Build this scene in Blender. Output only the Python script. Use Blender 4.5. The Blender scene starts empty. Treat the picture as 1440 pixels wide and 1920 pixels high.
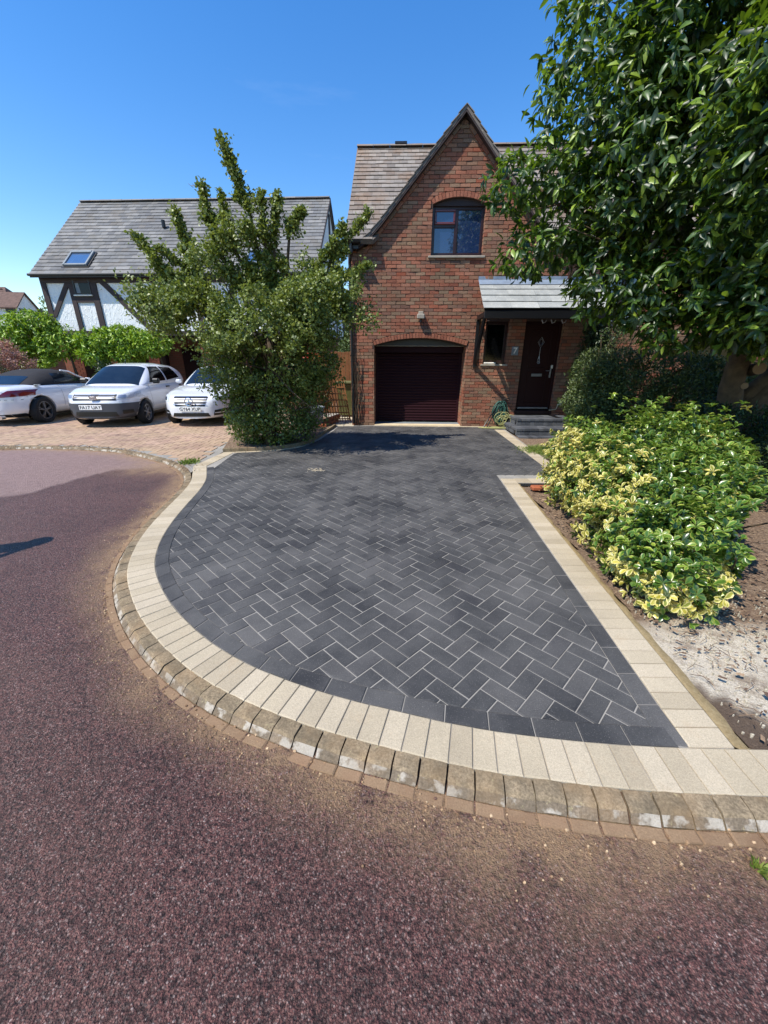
import bpy, bmesh, math, random
import numpy as np
from mathutils import Vector, Matrix, noise as mnoise

R = math.radians
scene = bpy.context.scene
col = scene.collection
rng = np.random.default_rng(7)
random.seed(7)

# ------------------------------------------------------------------ camera
CAM_H = 1.6
cam_d = bpy.data.cameras.new('camera')
cam = bpy.data.objects.new('camera', cam_d)
col.objects.link(cam)
cam.location = (0, 0, CAM_H)
pitch, roll = R(21.5), R(0.3)
fwd = Vector((0, math.cos(pitch), -math.sin(pitch)))
rt0 = Vector((1, 0, 0)); up0 = rt0.cross(fwd)
rt = rt0 * math.cos(roll) + up0 * math.sin(roll)
up = up0 * math.cos(roll) - rt0 * math.sin(roll)
M = Matrix((rt, up, -fwd)).transposed()
cam.rotation_euler = M.to_euler()
cam_d.sensor_fit = 'VERTICAL'
cam_d.sensor_height = 24.0
cam_d.lens = 720.0 / 1920.0 * 24.0
cam_d.clip_start = 0.05
cam_d.clip_end = 2000
scene.camera = cam

# ------------------------------------------------------------------ light
SUN = Vector((1.38, 0.93, -2.5)).normalized()
w = bpy.data.worlds.new('World'); scene.world = w; w.use_nodes = True
nt = w.node_tree; nt.nodes.clear()
sky = nt.nodes.new('ShaderNodeTexSky'); sky.sky_type = 'NISHITA'; sky.sun_disc = False
sky.sun_elevation = math.asin(-SUN.z)
sky.sun_rotation = math.atan2(-SUN.x, -SUN.y)
sky.altitude = 0; sky.air_density = 1.2; sky.dust_density = 0.0; sky.ozone_density = 2.5
bg = nt.nodes.new('ShaderNodeBackground'); bg.inputs['Strength'].default_value = 0.13
wo = nt.nodes.new('ShaderNodeOutputWorld')
hs = nt.nodes.new('ShaderNodeHueSaturation'); hs.inputs['Saturation'].default_value = 1.36; hs.inputs['Value'].default_value = 1.30; hs.inputs['Hue'].default_value = 0.508
nt.links.new(sky.outputs[0], hs.inputs['Color']); 
# thin high cirrus over the whole sky
tcw = nt.nodes.new('ShaderNodeTexCoord'); mpw = nt.nodes.new('ShaderNodeMapping'); mpw.inputs['Scale'].default_value = (1.2, 1.6, 7.0); mpw.inputs['Rotation'].default_value = (0.1, 0.05, 0.4)
cn = nt.nodes.new('ShaderNodeTexNoise'); cn.inputs['Scale'].default_value = 1.6; cn.inputs['Detail'].default_value = 7; cn.inputs['Roughness'].default_value = 0.62
cr_ = nt.nodes.new('ShaderNodeValToRGB'); cr_.color_ramp.elements[0].position = 0.66; cr_.color_ramp.elements[0].color = (0, 0, 0, 1); cr_.color_ramp.elements[1].position = 0.95; cr_.color_ramp.elements[1].color = (.10, .10, .10, 1)
cm = nt.nodes.new('ShaderNodeMix'); cm.data_type = 'RGBA'; cm.inputs[7].default_value = (6.5, 7.4, 8.6, 1)
nt.links.new(tcw.outputs['Generated'], mpw.inputs[0]); nt.links.new(mpw.outputs[0], cn.inputs['Vector']); nt.links.new(cn.outputs['Fac'], cr_.inputs[0]); nt.links.new(cr_.outputs[0], cm.inputs[0])
nt.links.new(hs.outputs[0], cm.inputs[6]); nt.links.new(cm.outputs[2], bg.inputs[0]); nt.links.new(bg.outputs[0], wo.inputs[0])
sd = bpy.data.lights.new('sun', 'SUN'); sd.energy = 5.0; sd.angle = R(0.53); sd.color = (1.0, 0.945, 0.86)
so = bpy.data.objects.new('sun', sd); col.objects.link(so)
so.rotation_euler = SUN.to_track_quat('-Z', 'Y').to_euler(); so.location = (-20, -15, 40)
scene.view_settings.view_transform = 'Standard'
scene.view_settings.look = 'None'
scene.view_settings.exposure = 0.38
scene.view_settings.gamma = 1.0
scene.view_settings.use_curve_mapping = False
try:
    scene.cycles.max_bounces = 7; scene.cycles.diffuse_bounces = 3; scene.cycles.transparent_max_bounces = 8
    scene.cycles.use_denoising = True
    scene.cycles.sample_clamp_indirect = 6
except Exception:
    pass

# ------------------------------------------------------------------ materials
def s2l(c):
    return tuple(((v / 255) / 12.92 if v <= 10 else (((v / 255) + 0.055) / 1.055) ** 2.4) for v in c)

class NT:
    def __init__(s, name):
        s.m = bpy.data.materials.new(name); s.m.use_nodes = True
        s.t = s.m.node_tree; s.t.nodes.clear()
        s.out = s.n('ShaderNodeOutputMaterial')
    def n(s, typ, **kw):
        nd = s.t.nodes.new(typ)
        for k, v in kw.items(): setattr(nd, k, v)
        return nd
    def l(s, a, b): s.t.links.new(a, b)
    def pos(s):
        return s.n('ShaderNodeNewGeometry').outputs['Position']
    def noise(s, scale, detail=4, rough=0.6, vec=None, dim='3D'):
        nd = s.n('ShaderNodeTexNoise'); nd.inputs['Scale'].default_value = scale
        nd.inputs['Detail'].default_value = detail; nd.inputs['Roughness'].default_value = rough
        s.l(vec if vec is not None else s.pos(), nd.inputs['Vector'])
        return nd.outputs['Fac']
    def voro(s, scale, feature='F1', out='Distance', vec=None):
        nd = s.n('ShaderNodeTexVoronoi', feature=feature); nd.inputs['Scale'].default_value = scale
        s.l(vec if vec is not None else s.pos(), nd.inputs['Vector'])
        return nd.outputs[out]
    def ramp(s, fac, stops, interp='LINEAR'):
        nd = s.n('ShaderNodeValToRGB'); cr = nd.color_ramp; cr.interpolation = interp
        while len(cr.elements) > 1: cr.elements.remove(cr.elements[-1])
        for i, (p, c) in enumerate(stops):
            e = cr.elements[0] if i == 0 else cr.elements.new(p)
            e.position = p; e.color = (c[0], c[1], c[2], 1) if hasattr(c, '__len__') else (c, c, c, 1)
        s.l(fac, nd.inputs[0]); return nd.outputs['Color']
    def math(s, op, a, b=0.0, clamp=False):
        nd = s.n('ShaderNodeMath', operation=op, use_clamp=clamp)
        for i, v in enumerate((a, b)):
            if isinstance(v, (int, float)): nd.inputs[i].default_value = v
            else: s.l(v, nd.inputs[i])
        return nd.outputs[0]
    def mix(s, fac, a, b, blend='MIX'):
        nd = s.n('ShaderNodeMix', data_type='RGBA', blend_type=blend)
        for idx, v in ((0, fac), (6, a), (7, b)):
            if isinstance(v, (int, float)): nd.inputs[idx].default_value = v
            elif isinstance(v, (tuple, list)): nd.inputs[idx].default_value = (v[0], v[1], v[2], 1)
            else: s.l(v, nd.inputs[idx])
        return nd.outputs[2]
    def attr(s, name):
        return s.n('ShaderNodeAttribute', attribute_name=name).outputs['Fac']
    def rnd(s):
        oi = s.n('ShaderNodeObjectInfo')
        return s.math('FRACT', s.math('ADD', s.attr('rnd'), s.math('MULTIPLY', oi.outputs['Random'], 0.001)))
    def rndo(s):
        oi = s.n('ShaderNodeObjectInfo')
        return s.math('FRACT', s.math('ADD', s.attr('rnd'), oi.outputs['Random']))
    def bump(s, h, strength, dist=0.01, prev=None):
        b = s.n('ShaderNodeBump'); b.inputs['Strength'].default_value = strength; b.inputs['Distance'].default_value = dist
        s.l(h, b.inputs['Height'])
        if prev is not None: s.l(prev, b.inputs['Normal'])
        return b.outputs['Normal']
    def bsdf(s, color, rough=0.6, normal=None, metal=0.0, spec=0.5, coat=0.0, ior=None):
        b = s.n('ShaderNodeBsdfPrincipled')
        for key, v in (('Base Color', color), ('Roughness', rough)):
            if isinstance(v, (int, float)): b.inputs[key].default_value = v
            elif isinstance(v, (tuple, list)): b.inputs[key].default_value = (v[0], v[1], v[2], 1)
            else: s.l(v, b.inputs[key])
        b.inputs['Metallic'].default_value = metal
        b.inputs['Specular IOR Level'].default_value = spec
        b.inputs['Coat Weight'].default_value = coat
        b.inputs['Coat Roughness'].default_value = 0.04
        if normal is not None: s.l(normal, b.inputs['Normal'])
        return b
    def done(s, b):
        s.l(b.outputs[0], s.out.inputs[0]); return s.m

MATS = {}
def plain(name, rgb, rough=0.5, metal=0.0, spec=0.5, coat=0.0, var=0.15, vs=6.0, bump=0.0, bs=60.0):
    if name in MATS: return MATS[name]
    t = NT(name); c = s2l(rgb)
    nz = t.noise(vs, 5)
    colr = t.ramp(nz, [(0.3, tuple(v * (1 - var) for v in c)), (0.7, tuple(min(1, v * (1 + var)) for v in c))])
    nm = t.bump(t.noise(bs, 4), bump, 0.01) if bump else None
    MATS[name] = t.done(t.bsdf(colr, rough, nm, metal, spec, coat)); return MATS[name]

def piece_mat(name, stops, rough=0.8, fine=120.0, fine_amt=0.3, big=2.0, big_amt=0.2, bump=0.4, bdist=0.003, spec=0.35, extra=None):
    """colour per piece from its own random number, plus fine grain and broad wear"""
    t = NT(name)
    c = t.ramp(t.rnd(), stops)
    f = t.noise(fine, 4, 0.7)
    c = t.mix(1.0, c, t.ramp(f, [(0.25, 1 - fine_amt), (0.75, 1 + fine_amt)]), 'MULTIPLY')
    g = t.noise(big, 5, 0.6)
    c = t.mix(1.0, c, t.ramp(g, [(0.3, 1 - big_amt), (0.7, 1 + big_amt)]), 'MULTIPLY')
    if extra: c = extra(t, c)
    nm = t.bump(f, bump, bdist)
    MATS[name] = t.done(t.bsdf(c, rough, nm, 0, spec)); return MATS[name]

# charcoal blocks
def dusty(t, c):
    d = t.noise(1.3, 6, 0.65)
    m = t.ramp(d, [(0.40, 0.04), (0.75, 0.42)])
    sp = t.ramp(t.voro(120.0), [(0.0, 1.0), (0.22, 0.0)])
    c = t.mix(m, c, s2l((122, 118, 112)))
    return t.mix(t.math('MULTIPLY', sp, 0.8), c, s2l((150, 144, 136)))
piece_mat('charcoal_block', [(0.0, s2l((40, 40, 42))), (0.2, s2l((48, 48, 49))), (0.5, s2l((55, 55, 55))), (0.8, s2l((63, 62, 61))), (0.93, s2l((74, 72, 70))), (1.0, s2l((42, 42, 45)))],
          0.72, 150, 0.5, 1.3, 0.2, 0.9, 0.003, 0.4, dusty)
piece_mat('cream_block', [(0.0, s2l((164, 150, 126))), (0.5, s2l((174, 160, 135))), (1.0, s2l((182, 168, 144)))],
          0.85, 190, 0.30, 2.5, 0.10, 0.9, 0.003, 0.2, lambda t, c: t.mix(t.ramp(t.noise(5, 6, 0.7), [(0.58, 0.0), (0.8, 0.35)]), c, s2l((150, 122, 90))))
def kerbstain(t, c):
    c = t.mix(t.ramp(t.noise(9, 6, 0.7), [(0.42, 0.0), (0.66, 0.6)]), c, s2l((92, 82, 66)))
    c = t.mix(t.ramp(t.noise(26, 5, 0.65), [(0.62, 0.0), (0.72, 0.8)]), c, s2l((168, 156, 118)))
    return t.mix(t.ramp(t.noise(4, 5, 0.6), [(0.45, 0.0), (0.7, 0.45)]), c, s2l((150, 120, 84)))
piece_mat('kerb_stone', [(0.0, s2l((118, 104, 82))), (0.5, s2l((138, 122, 98))), (1.0, s2l((128, 112, 88)))],
          0.9, 95, 0.6, 6.0, 0.25, 0.9, 0.004, 0.2, kerbstain)
def worn(t, c):
    c = kerbstain(t, c)
    return t.mix(t.math('MULTIPLY', t.ramp(t.noise(11, 4, 0.55), [(0.50, 0.0), (0.57, 0.85)]), t.ramp(t.noise(2.3, 2), [(0.35, 0.25), (0.55, 1.0)])), c, t.mix(t.noise(160, 3), s2l((150, 140, 126)), s2l((196, 188, 172))))
piece_mat('kerb_face', [(0.0, s2l((108, 96, 80))), (1.0, s2l((130, 116, 98)))], 0.9, 95, 0.55, 6.0, 0.25, 0.9, 0.004, 0.2, worn)
piece_mat('channel_block', [(0.0, s2l((118, 92, 70))), (1.0, s2l((144, 114, 88)))], 0.92, 220, 0.35, 3.0, 0.15, 0.9, 0.004, 0.2,
          lambda t, c: t.mix(t.ramp(t.noise(7, 5, 0.6), [(0.3, 0.2), (0.6, 0.95)]), c, t.mix(t.noise(140, 4, 0.7), s2l((96, 76, 58)), s2l((172, 144, 112)))))
piece_mat('pink_paver', [(0.0, s2l((150, 122, 106))), (0.4, s2l((170, 142, 122))), (0.7, s2l((164, 138, 114))), (1.0, s2l((138, 114, 100)))],
          0.9, 150, 0.25, 1.0, 0.18, 0.4, 0.003, 0.2, lambda t, c: t.mix(t.ramp(t.noise(0.9, 5, 0.6), [(0.4, 0.0), (0.7, 0.6)]), c, s2l((176, 154, 122))))
piece_mat('step_block', [(0.0, s2l((62, 64, 68))), (0.5, s2l((78, 80, 84))), (1.0, s2l((92, 93, 95)))], 0.7, 250, 0.3, 3, 0.15, 0.5, 0.003)
piece_mat('red_brick', [(0.0, s2l((132, 80, 62))), (0.18, s2l((156, 102, 80))), (0.36, s2l((134, 94, 74))), (0.5, s2l((132, 110, 88))), (0.64, s2l((158, 110, 88))), (0.8, s2l((116, 88, 74))), (0.92, s2l((148, 120, 96))), (1.0, s2l((152, 86, 64)))],
          0.9, 70, 0.35, 1.1, 0.16, 0.9, 0.012, 0.2)
piece_mat('dark_brick', [(0.0, s2l((92, 52, 42))), (0.5, s2l((118, 70, 54))), (1.0, s2l((100, 66, 54)))], 0.9, 70, 0.3, 1.1, 0.2, 0.8, 0.01, 0.2)
def lichen(t, c):
    c = t.mix(t.ramp(t.noise(1.1, 5, 0.65), [(0.46, 0.0), (0.66, 0.6)]), c, s2l((132, 102, 74)))
    return t.mix(t.ramp(t.noise(16, 5, 0.7), [(0.6, 0.0), (0.72, 0.7)]), c, s2l((196, 186, 164)))
piece_mat('brown_slate', [(0.0, s2l((106, 98, 90))), (0.5, s2l((122, 114, 105))), (1.0, s2l((138, 130, 120)))], 0.75, 40, 0.2, 0.8, 0.15, 0.5, 0.006, 0.4, lichen)
piece_mat('grey_slate', [(0.0, s2l((92, 92, 92))), (0.4, s2l((110, 110, 108))), (0.8, s2l((124, 122, 118))), (1.0, s2l((102, 98, 92)))], 0.72, 40, 0.22, 0.9, 0.22, 0.5, 0.006, 0.4,
          lambda t, c: t.mix(t.ramp(t.noise(2.3, 6, 0.7), [(0.5, 0.0), (0.75, 0.45)]), c, s2l((86, 82, 66))))
piece_mat('canopy_slate', [(0.0, s2l((140, 142, 138))), (1.0, s2l((158, 159, 153)))], 0.8, 40, 0.2, 1.6, 0.2, 0.3, 0.004, 0.4,
          lambda t, c: t.mix(t.ramp(t.noise(5, 6, 0.7), [(0.5, 0.0), (0.8, 0.5)]), c, s2l((196, 194, 184))))
piece_mat('soil_chip', [(0.0, s2l((80, 62, 50))), (0.5, s2l((116, 92, 72))), (0.8, s2l((158, 132, 104))), (1.0, s2l((92, 76, 64)))], 0.95, 100, 0.3, 3, 0.2)
piece_mat('grit', [(0.0, s2l((120, 92, 68))), (0.5, s2l((160, 130, 98))), (0.85, s2l((190, 164, 130))), (1.0, s2l((98, 66, 58)))], 0.95, 100, 0.3, 3, 0.2)
piece_mat('hedge_fence', [(0, s2l((96, 62, 40))), (1, s2l((128, 84, 54)))], 0.85, 60, 0.2, 2, 0.2)

# mortar, plaster, timber and so on
plain('mortar', (78, 62, 52), 0.95, bump=0.5, bs=90)
plain('sand_joint', (146, 141, 132), 0.95, bump=0.5, bs=300, vs=3, var=0.2)
plain('mahogany', (38, 14, 18), 0.4, coat=0.1)
plain('mahogany_light', (92, 40, 40), 0.35, coat=0.3)
plain('garage_maroon', (42, 15, 21), 0.6, spec=0.15, var=0.05)
plain('brown_tile', (98, 76, 66), 0.9, var=0.3, vs=8)
plain('door_maroon', (44, 18, 16), 0.5, spec=0.25, coat=0.0, var=0.05)
plain('black_plastic', (16, 16, 18), 0.4, var=0.05)
plain('dark_timber', (54, 42, 40), 0.75, bump=0.5, bs=30)
plain('stone_sill', (150, 142, 128), 0.85, bump=0.3, bs=80)
plain('lead', (128, 142, 158), 0.5, metal=0.2, var=0.2)
plain('silver', (190, 190, 192), 0.3, metal=0.8)
plain('white_trim', (225, 220, 205), 0.6, var=0.04)
plain('threshold', (205, 186, 150), 0.8)
plain('bark', (84, 70, 52), 0.95, bump=1.0, bs=22, var=0.35, vs=9)
plain('twig', (70, 58, 42), 0.9)
plain('cut_wood', (128, 106, 80), 0.8, bump=0.2)
plain('trellis_wood', (150, 98, 58), 0.85, bump=0.4, bs=40)
plain('fence_wood', (120, 76, 40), 0.85, bump=0.4, bs=40)
plain('bin_plastic', (92, 92, 50), 0.5)
plain('pot_grey', (118, 126, 130), 0.7)
plain('terracotta', (150, 82, 50), 0.85)
plain('hose_green', (52, 92, 80), 0.5)
plain('hose_yellow', (170, 168, 110), 0.5)
plain('car_white', (214, 216, 219), 0.22, coat=1.0, var=0.0)
plain('car_black', (14, 14, 15), 0.35, var=0.0)
plain('car_grey', (62, 64, 70), 0.5, var=0.03)
plain('soft_top', (34, 32, 34), 0.9, bump=0.3, bs=400)
plain('tyre', (22, 22, 23), 0.85)
plain('alloy', (168, 170, 174), 0.3, metal=0.75, var=0.05)
plain('dark_alloy', (96, 98, 102), 0.35, metal=0.6, var=0.05)
plain('chrome', (215, 215, 218), 0.15, metal=1.0, var=0.0)
plain('red_lamp', (110, 8, 16), 0.15, coat=1.0, var=0.1)
plain('lamp_glass', (190, 194, 196), 0.25, coat=0.3, var=0.25, vs=30)
plain('plate_white', (235, 235, 230), 0.4, var=0.0)
plain('plate_yellow', (226, 160, 60), 0.4, var=0.0)
plain('ink', (12, 12, 12), 0.5, var=0.0)
plain('cream_plastic', (214, 204, 172), 0.5)
plain('cloth_white', (220, 216, 205), 0.9)
plain('skin', (196, 150, 126), 0.6)
plain('denim', (50, 60, 86), 0.9)
plain('shirt', (70, 78, 84), 0.9)
plain('hair', (44, 32, 26), 0.7)
def glass_mat(name, rgb, rough=0.03):
    t = NT(name)
    b = t.bsdf(t.ramp(t.noise(1.2, 3), [(0.3, tuple(v * 0.75 for v in s2l(rgb))), (0.7, s2l(rgb))]), rough, None, 0, 0.9, 1.0)
    MATS[name] = t.done(b)
glass_mat('window_glass', (30, 48, 84))
MATS['dark_glass'] = plain('dark_glass', (9, 10, 12), 0.1, spec=0.25, var=0.05)
glass_mat('roof_glass', (70, 96, 130))
plain('car_glass', (26, 32, 38), 0.08, spec=0.45, var=0.4, vs=2.5)

def white_plaster():
    t = NT('white_plaster')
    p = t.pos()
    mp = t.n('ShaderNodeMapping'); mp.inputs['Scale'].default_value = (1, 1, 0.45); t.l(p, mp.inputs[0])
    h = t.ramp(t.noise(9, 3, 0.6, mp.outputs[0]), [(0.44, 0), (0.52, 1), (0.56, 0.4)])
    c = t.mix(t.ramp(t.noise(3, 5), [(0.35, 0), (0.8, 0.35)]), s2l((232, 234, 232)), s2l((205, 205, 196)))
    MATS['white_plaster'] = t.done(t.bsdf(c, 0.85, t.bump(h, 0.55, 0.02), 0, 0.3))
white_plaster()

def road_mat():
    t = NT('red_asphalt')
    p = t.pos()
    v1 = t.n('ShaderNodeTexVoronoi'); v1.inputs['Scale'].default_value = 185; t.l(p, v1.inputs['Vector'])
    nfine = t.noise(170, 4, 0.7); nmid = t.noise(62, 4, 0.65); nbig = t.noise(1.1, 6, 0.62); nlow = t.noise(14, 5, 0.65)
    sep = t.n('ShaderNodeSeparateColor'); t.l(v1.outputs['Color'], sep.inputs[0])
    stone = t.ramp(sep.outputs[0], [(0.0, s2l((86, 54, 49))), (0.35, s2l((120, 77, 70))), (0.6, s2l((142, 100, 89))), (0.8, s2l((108, 82, 75))), (0.96, s2l((156, 128, 118))), (1.0, s2l((176, 154, 144)))])
    c = t.mix(t.ramp(v1.outputs['Distance'], [(0.35, 0.0), (0.7, 0.7)]), stone, s2l((50, 32, 30)))
    c = t.mix(1.0, c, t.ramp(nfine, [(0.34, 0.45), (0.5, 1.0), (0.66, 1.35)]), 'MULTIPLY')
    c = t.mix(1.0, c, t.ramp(nmid, [(0.36, 0.32), (0.5, 1.0), (0.64, 1.4)]), 'MULTIPLY')  # shade of the pits and light on the grains put into the colour
    c = t.mix(1.0, c, t.ramp(nlow, [(0.3, 0.8), (0.5, 1.0), (0.7, 1.15)]), 'MULTIPLY')
    c = t.mix(1.0, c, t.ramp(nbig, [(0.32, 0.82), (0.5, 1.0), (0.7, 1.16)]), 'MULTIPLY')
    c = t.mix(t.ramp(t.noise(0.5, 6, 0.62), [(0.5, 0.0), (0.7, 0.25)]), c, t.mix(nfine, s2l((72, 54, 44)), s2l((150, 124, 102))))
    old = t.attr('old')
    c = t.mix(t.math('MULTIPLY', old, t.ramp(nlow, [(0.3, 0.5), (0.7, 0.9)])), c, s2l((166, 138, 128)))
    dust = t.attr('dust')
    dm = t.math('MULTIPLY', dust, t.ramp(t.math('ADD', t.math('MULTIPLY', t.noise(5, 6, 0.7), 0.55), t.math('MULTIPLY', t.noise(60, 4, 0.7), 0.45)), [(0.38, 0.0), (0.58, 1.35)]), True)
    c = t.mix(t.math('MULTIPLY', dm, 0.8), c, t.mix(t.noise(110, 4, 0.75), s2l((104, 78, 58)), s2l((206, 170, 126))))
    hh = t.math('ADD', t.math('MULTIPLY', t.math('SUBTRACT', 1.0, v1.outputs['Distance']), 0.5), t.math('MULTIPLY', nfine, 1.1))
    hm = t.math('ADD', t.math('MULTIPLY', nmid, 2.2), hh)
    nm = t.bump(hm, 1.0, 0.011)
    b = t.bsdf(c, t.ramp(nmid, [(0.3, 0.5), (0.7, 0.72)]), nm, 0, 0.4)
    MATS['red_asphalt'] = t.done(b)
road_mat()

def ground_mats():
    t = NT('garden_soil')
    n1 = t.noise(45, 6, 0.75); n2 = t.noise(3, 5, 0.6)
    c = t.ramp(n1, [(0.25, s2l((72, 58, 48))), (0.5, s2l((118, 98, 80))), (0.66, s2l((166, 144, 120))), (0.8, s2l((96, 80, 66)))])
    sand = t.attr('sand')
    c2 = t.ramp(t.noise(110, 5, 0.75), [(0.3, s2l((150, 136, 116))), (0.5, s2l((206, 194, 172))), (0.7, s2l((226, 216, 198)))])
    c = t.mix(t.math('MULTIPLY', sand, t.ramp(t.noise(7, 5, 0.65), [(0.34, 0.3), (0.5, 1.0)]), True), c, c2)
    dark_soil = t.attr('dark_soil')
    c = t.mix(t.math('MULTIPLY', dark_soil, 0.85), c, t.ramp(t.noise(300, 3), [(0.3, s2l((70, 58, 48))), (0.7, s2l((112, 96, 82)))]))
    MATS['garden_soil'] = t.done(t.bsdf(c, 0.95, t.bump(t.noise(70, 6, 0.75), 0.9, 0.02), 0, 0.2))
    t = NT('haunch_concrete')
    c = t.ramp(t.noise(60, 6, 0.7), [(0.3, s2l((138, 118, 82))), (0.7, s2l((176, 154, 114)))])
    MATS['haunch_concrete'] = t.done(t.bsdf(c, 0.95, t.bump(t.noise(120, 5, 0.7), 0.7, 0.008), 0, 0.2))
    t = NT('dry_ground')
    c = t.ramp(t.noise(0.4, 6, 0.6), [(0.35, s2l((88, 84, 60))), (0.65, s2l((120, 108, 84)))])
    MATS['dry_ground'] = t.done(t.bsdf(c, 0.95, t.bump(t.noise(8, 6, 0.7), 0.5, 0.03), 0, 0.2))
    t = NT('path_paving')
    c = t.ramp(t.noise(20, 6, 0.7), [(0.3, s2l((150, 140, 120))), (0.7, s2l((196, 186, 164)))])
    MATS['path_paving'] = t.done(t.bsdf(c, 0.9, t.bump(t.noise(60, 5, 0.7), 0.4, 0.01), 0, 0.2))
    t = NT('wall_brickwork')
    tc = t.n('ShaderNodeTexCoord'); sp = t.n('ShaderNodeSeparateXYZ'); t.l(tc.outputs['Object'], sp.inputs[0])
    cb = t.n('ShaderNodeCombineXYZ'); t.l(t.math('ADD', sp.outputs[0], sp.outputs[1]), cb.inputs[0]); t.l(sp.outputs[2], cb.inputs[1])
    bt = t.n('ShaderNodeTexBrick'); bt.inputs['Scale'].default_value = 1.0; bt.inputs['Brick Width'].default_value = 0.225
    bt.inputs['Row Height'].default_value = 0.075; bt.inputs['Mortar Size'].default_value = 0.006
    bt.inputs['Color1'].default_value = (*s2l((140, 82, 64)), 1); bt.inputs['Color2'].default_value = (*s2l((116, 78, 62)), 1)
    bt.inputs['Mortar'].default_value = (*s2l((120, 98, 82)), 1); t.l(cb.outputs[0], bt.inputs['Vector'])
    MATS['wall_brickwork'] = t.done(t.bsdf(bt.outputs['Color'], 0.9, t.bump(bt.outputs['Fac'], 0.5, -0.01), 0, 0.2))
ground_mats()

def leaf_mat(name, stops, edge=None, rough=0.38, trans=(120, 150, 30), tw=0.25, spec=0.5, edge_stops=((0.45, 0.0), (0.62, 1.0))):
    """colour of each leaf from its random number; edge: colours of the leaf margin for variegated kinds"""
    t = NT(name); r = t.rndo()
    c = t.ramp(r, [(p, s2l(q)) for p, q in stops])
    if edge:
        e = t.ramp(t.attr('edge'), [(p, v) for p, v in edge_stops])
        c = t.mix(t.math('MULTIPLY', e, t.ramp(r, [(p, v) for p, v in edge[1]])), c, s2l(edge[0]))
    c = t.mix(1.0, c, t.ramp(t.noise(35, 3), [(0.3, 0.85), (0.7, 1.15)]), 'MULTIPLY')
    b = t.bsdf(c, rough, None, 0, spec)
    tr = t.n('ShaderNodeBsdfTranslucent')
    t.l(t.mix(0.6, c, s2l(trans)), tr.inputs['Color'])
    mx = t.n('ShaderNodeMixShader'); mx.inputs[0].default_value = tw
    t.l(b.outputs[0], mx.inputs[1]); t.l(tr.outputs[0], mx.inputs[2]); t.l(mx.outputs[0], t.out.inputs[0])
    MATS[name] = t.m
leaf_mat('laurel_leaf', [(0.0, (30, 50, 22)), (0.4, (48, 74, 30)), (0.7, (74, 102, 38)), (0.88, (108, 136, 46)), (1.0, (150, 170, 64))], rough=0.42, trans=(140, 175, 30), tw=0.3, spec=0.6)
leaf_mat('hawthorn_leaf', [(0.0, (50, 64, 30)), (0.35, (76, 92, 42)), (0.7, (112, 126, 58)), (1.0, (146, 152, 84))], rough=0.42, tw=0.28, trans=(150, 165, 50), spec=0.45)
leaf_mat('euonymus_leaf', [(0.0, (28, 54, 20)), (0.45, (48, 84, 30)), (0.82, (82, 120, 38)), (1.0, (134, 156, 50))],
         edge=((186, 188, 96), [(0.0, 0.05), (0.6, 0.2), (1.0, 0.85)]), rough=0.28, trans=(150, 180, 40), tw=0.25, spec=0.6)
leaf_mat('golden_leaf', [(0.0, (120, 128, 44)), (0.5, (168, 160, 62)), (1.0, (206, 192, 84))],
         edge=((226, 212, 140), [(0.0, 0.9), (1.0, 0.8)]), rough=0.32, trans=(220, 210, 80), tw=0.25, spec=0.5)
leaf_mat('hedge_leaf', [(0.0, (48, 60, 28)), (0.5, (74, 90, 42)), (1.0, (104, 116, 58))], rough=0.5, tw=0.2, trans=(110, 130, 40))
leaf_mat('dark_leaf', [(0.0, (28, 44, 22)), (0.5, (42, 62, 30)), (1.0, (66, 88, 44))], rough=0.45, tw=0.2, trans=(80, 110, 40))
leaf_mat('bright_leaf', [(0.0, (80, 112, 28)), (0.5, (120, 154, 40)), (1.0, (164, 186, 66))], rough=0.4, tw=0.3, trans=(160, 190, 40))
leaf_mat('photinia_leaf', [(0.0, (70, 72, 34)), (0.5, (112, 100, 48)), (0.8, (150, 110, 60)), (1.0, (170, 84, 54))], rough=0.4, tw=0.25, trans=(170, 110, 40))
leaf_mat('red_leaf', [(0.0, (176, 62, 40)), (0.6, (206, 84, 56)), (1.0, (226, 120, 84))], rough=0.4, tw=0.3, trans=(220, 80, 50))
leaf_mat('pink_leaf', [(0.0, (120, 100, 74)), (0.5, (176, 134, 116)), (1.0, (206, 160, 148))], rough=0.5, tw=0.25, trans=(200, 130, 110))
leaf_mat('purple_leaf', [(0.0, (52, 42, 54)), (0.7, (84, 66, 80)), (1.0, (160, 140, 140))], rough=0.5, tw=0.2, trans=(90, 60, 90))
leaf_mat('grass_blade', [(0.0, (86, 104, 40)), (0.6, (116, 134, 52)), (1.0, (150, 158, 78))], rough=0.6, tw=0.3)
leaf_mat('far_leaf', [(0.0, (58, 76, 44)), (0.5, (84, 104, 60)), (1.0, (110, 130, 78))], rough=0.6, tw=0.2)
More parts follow.
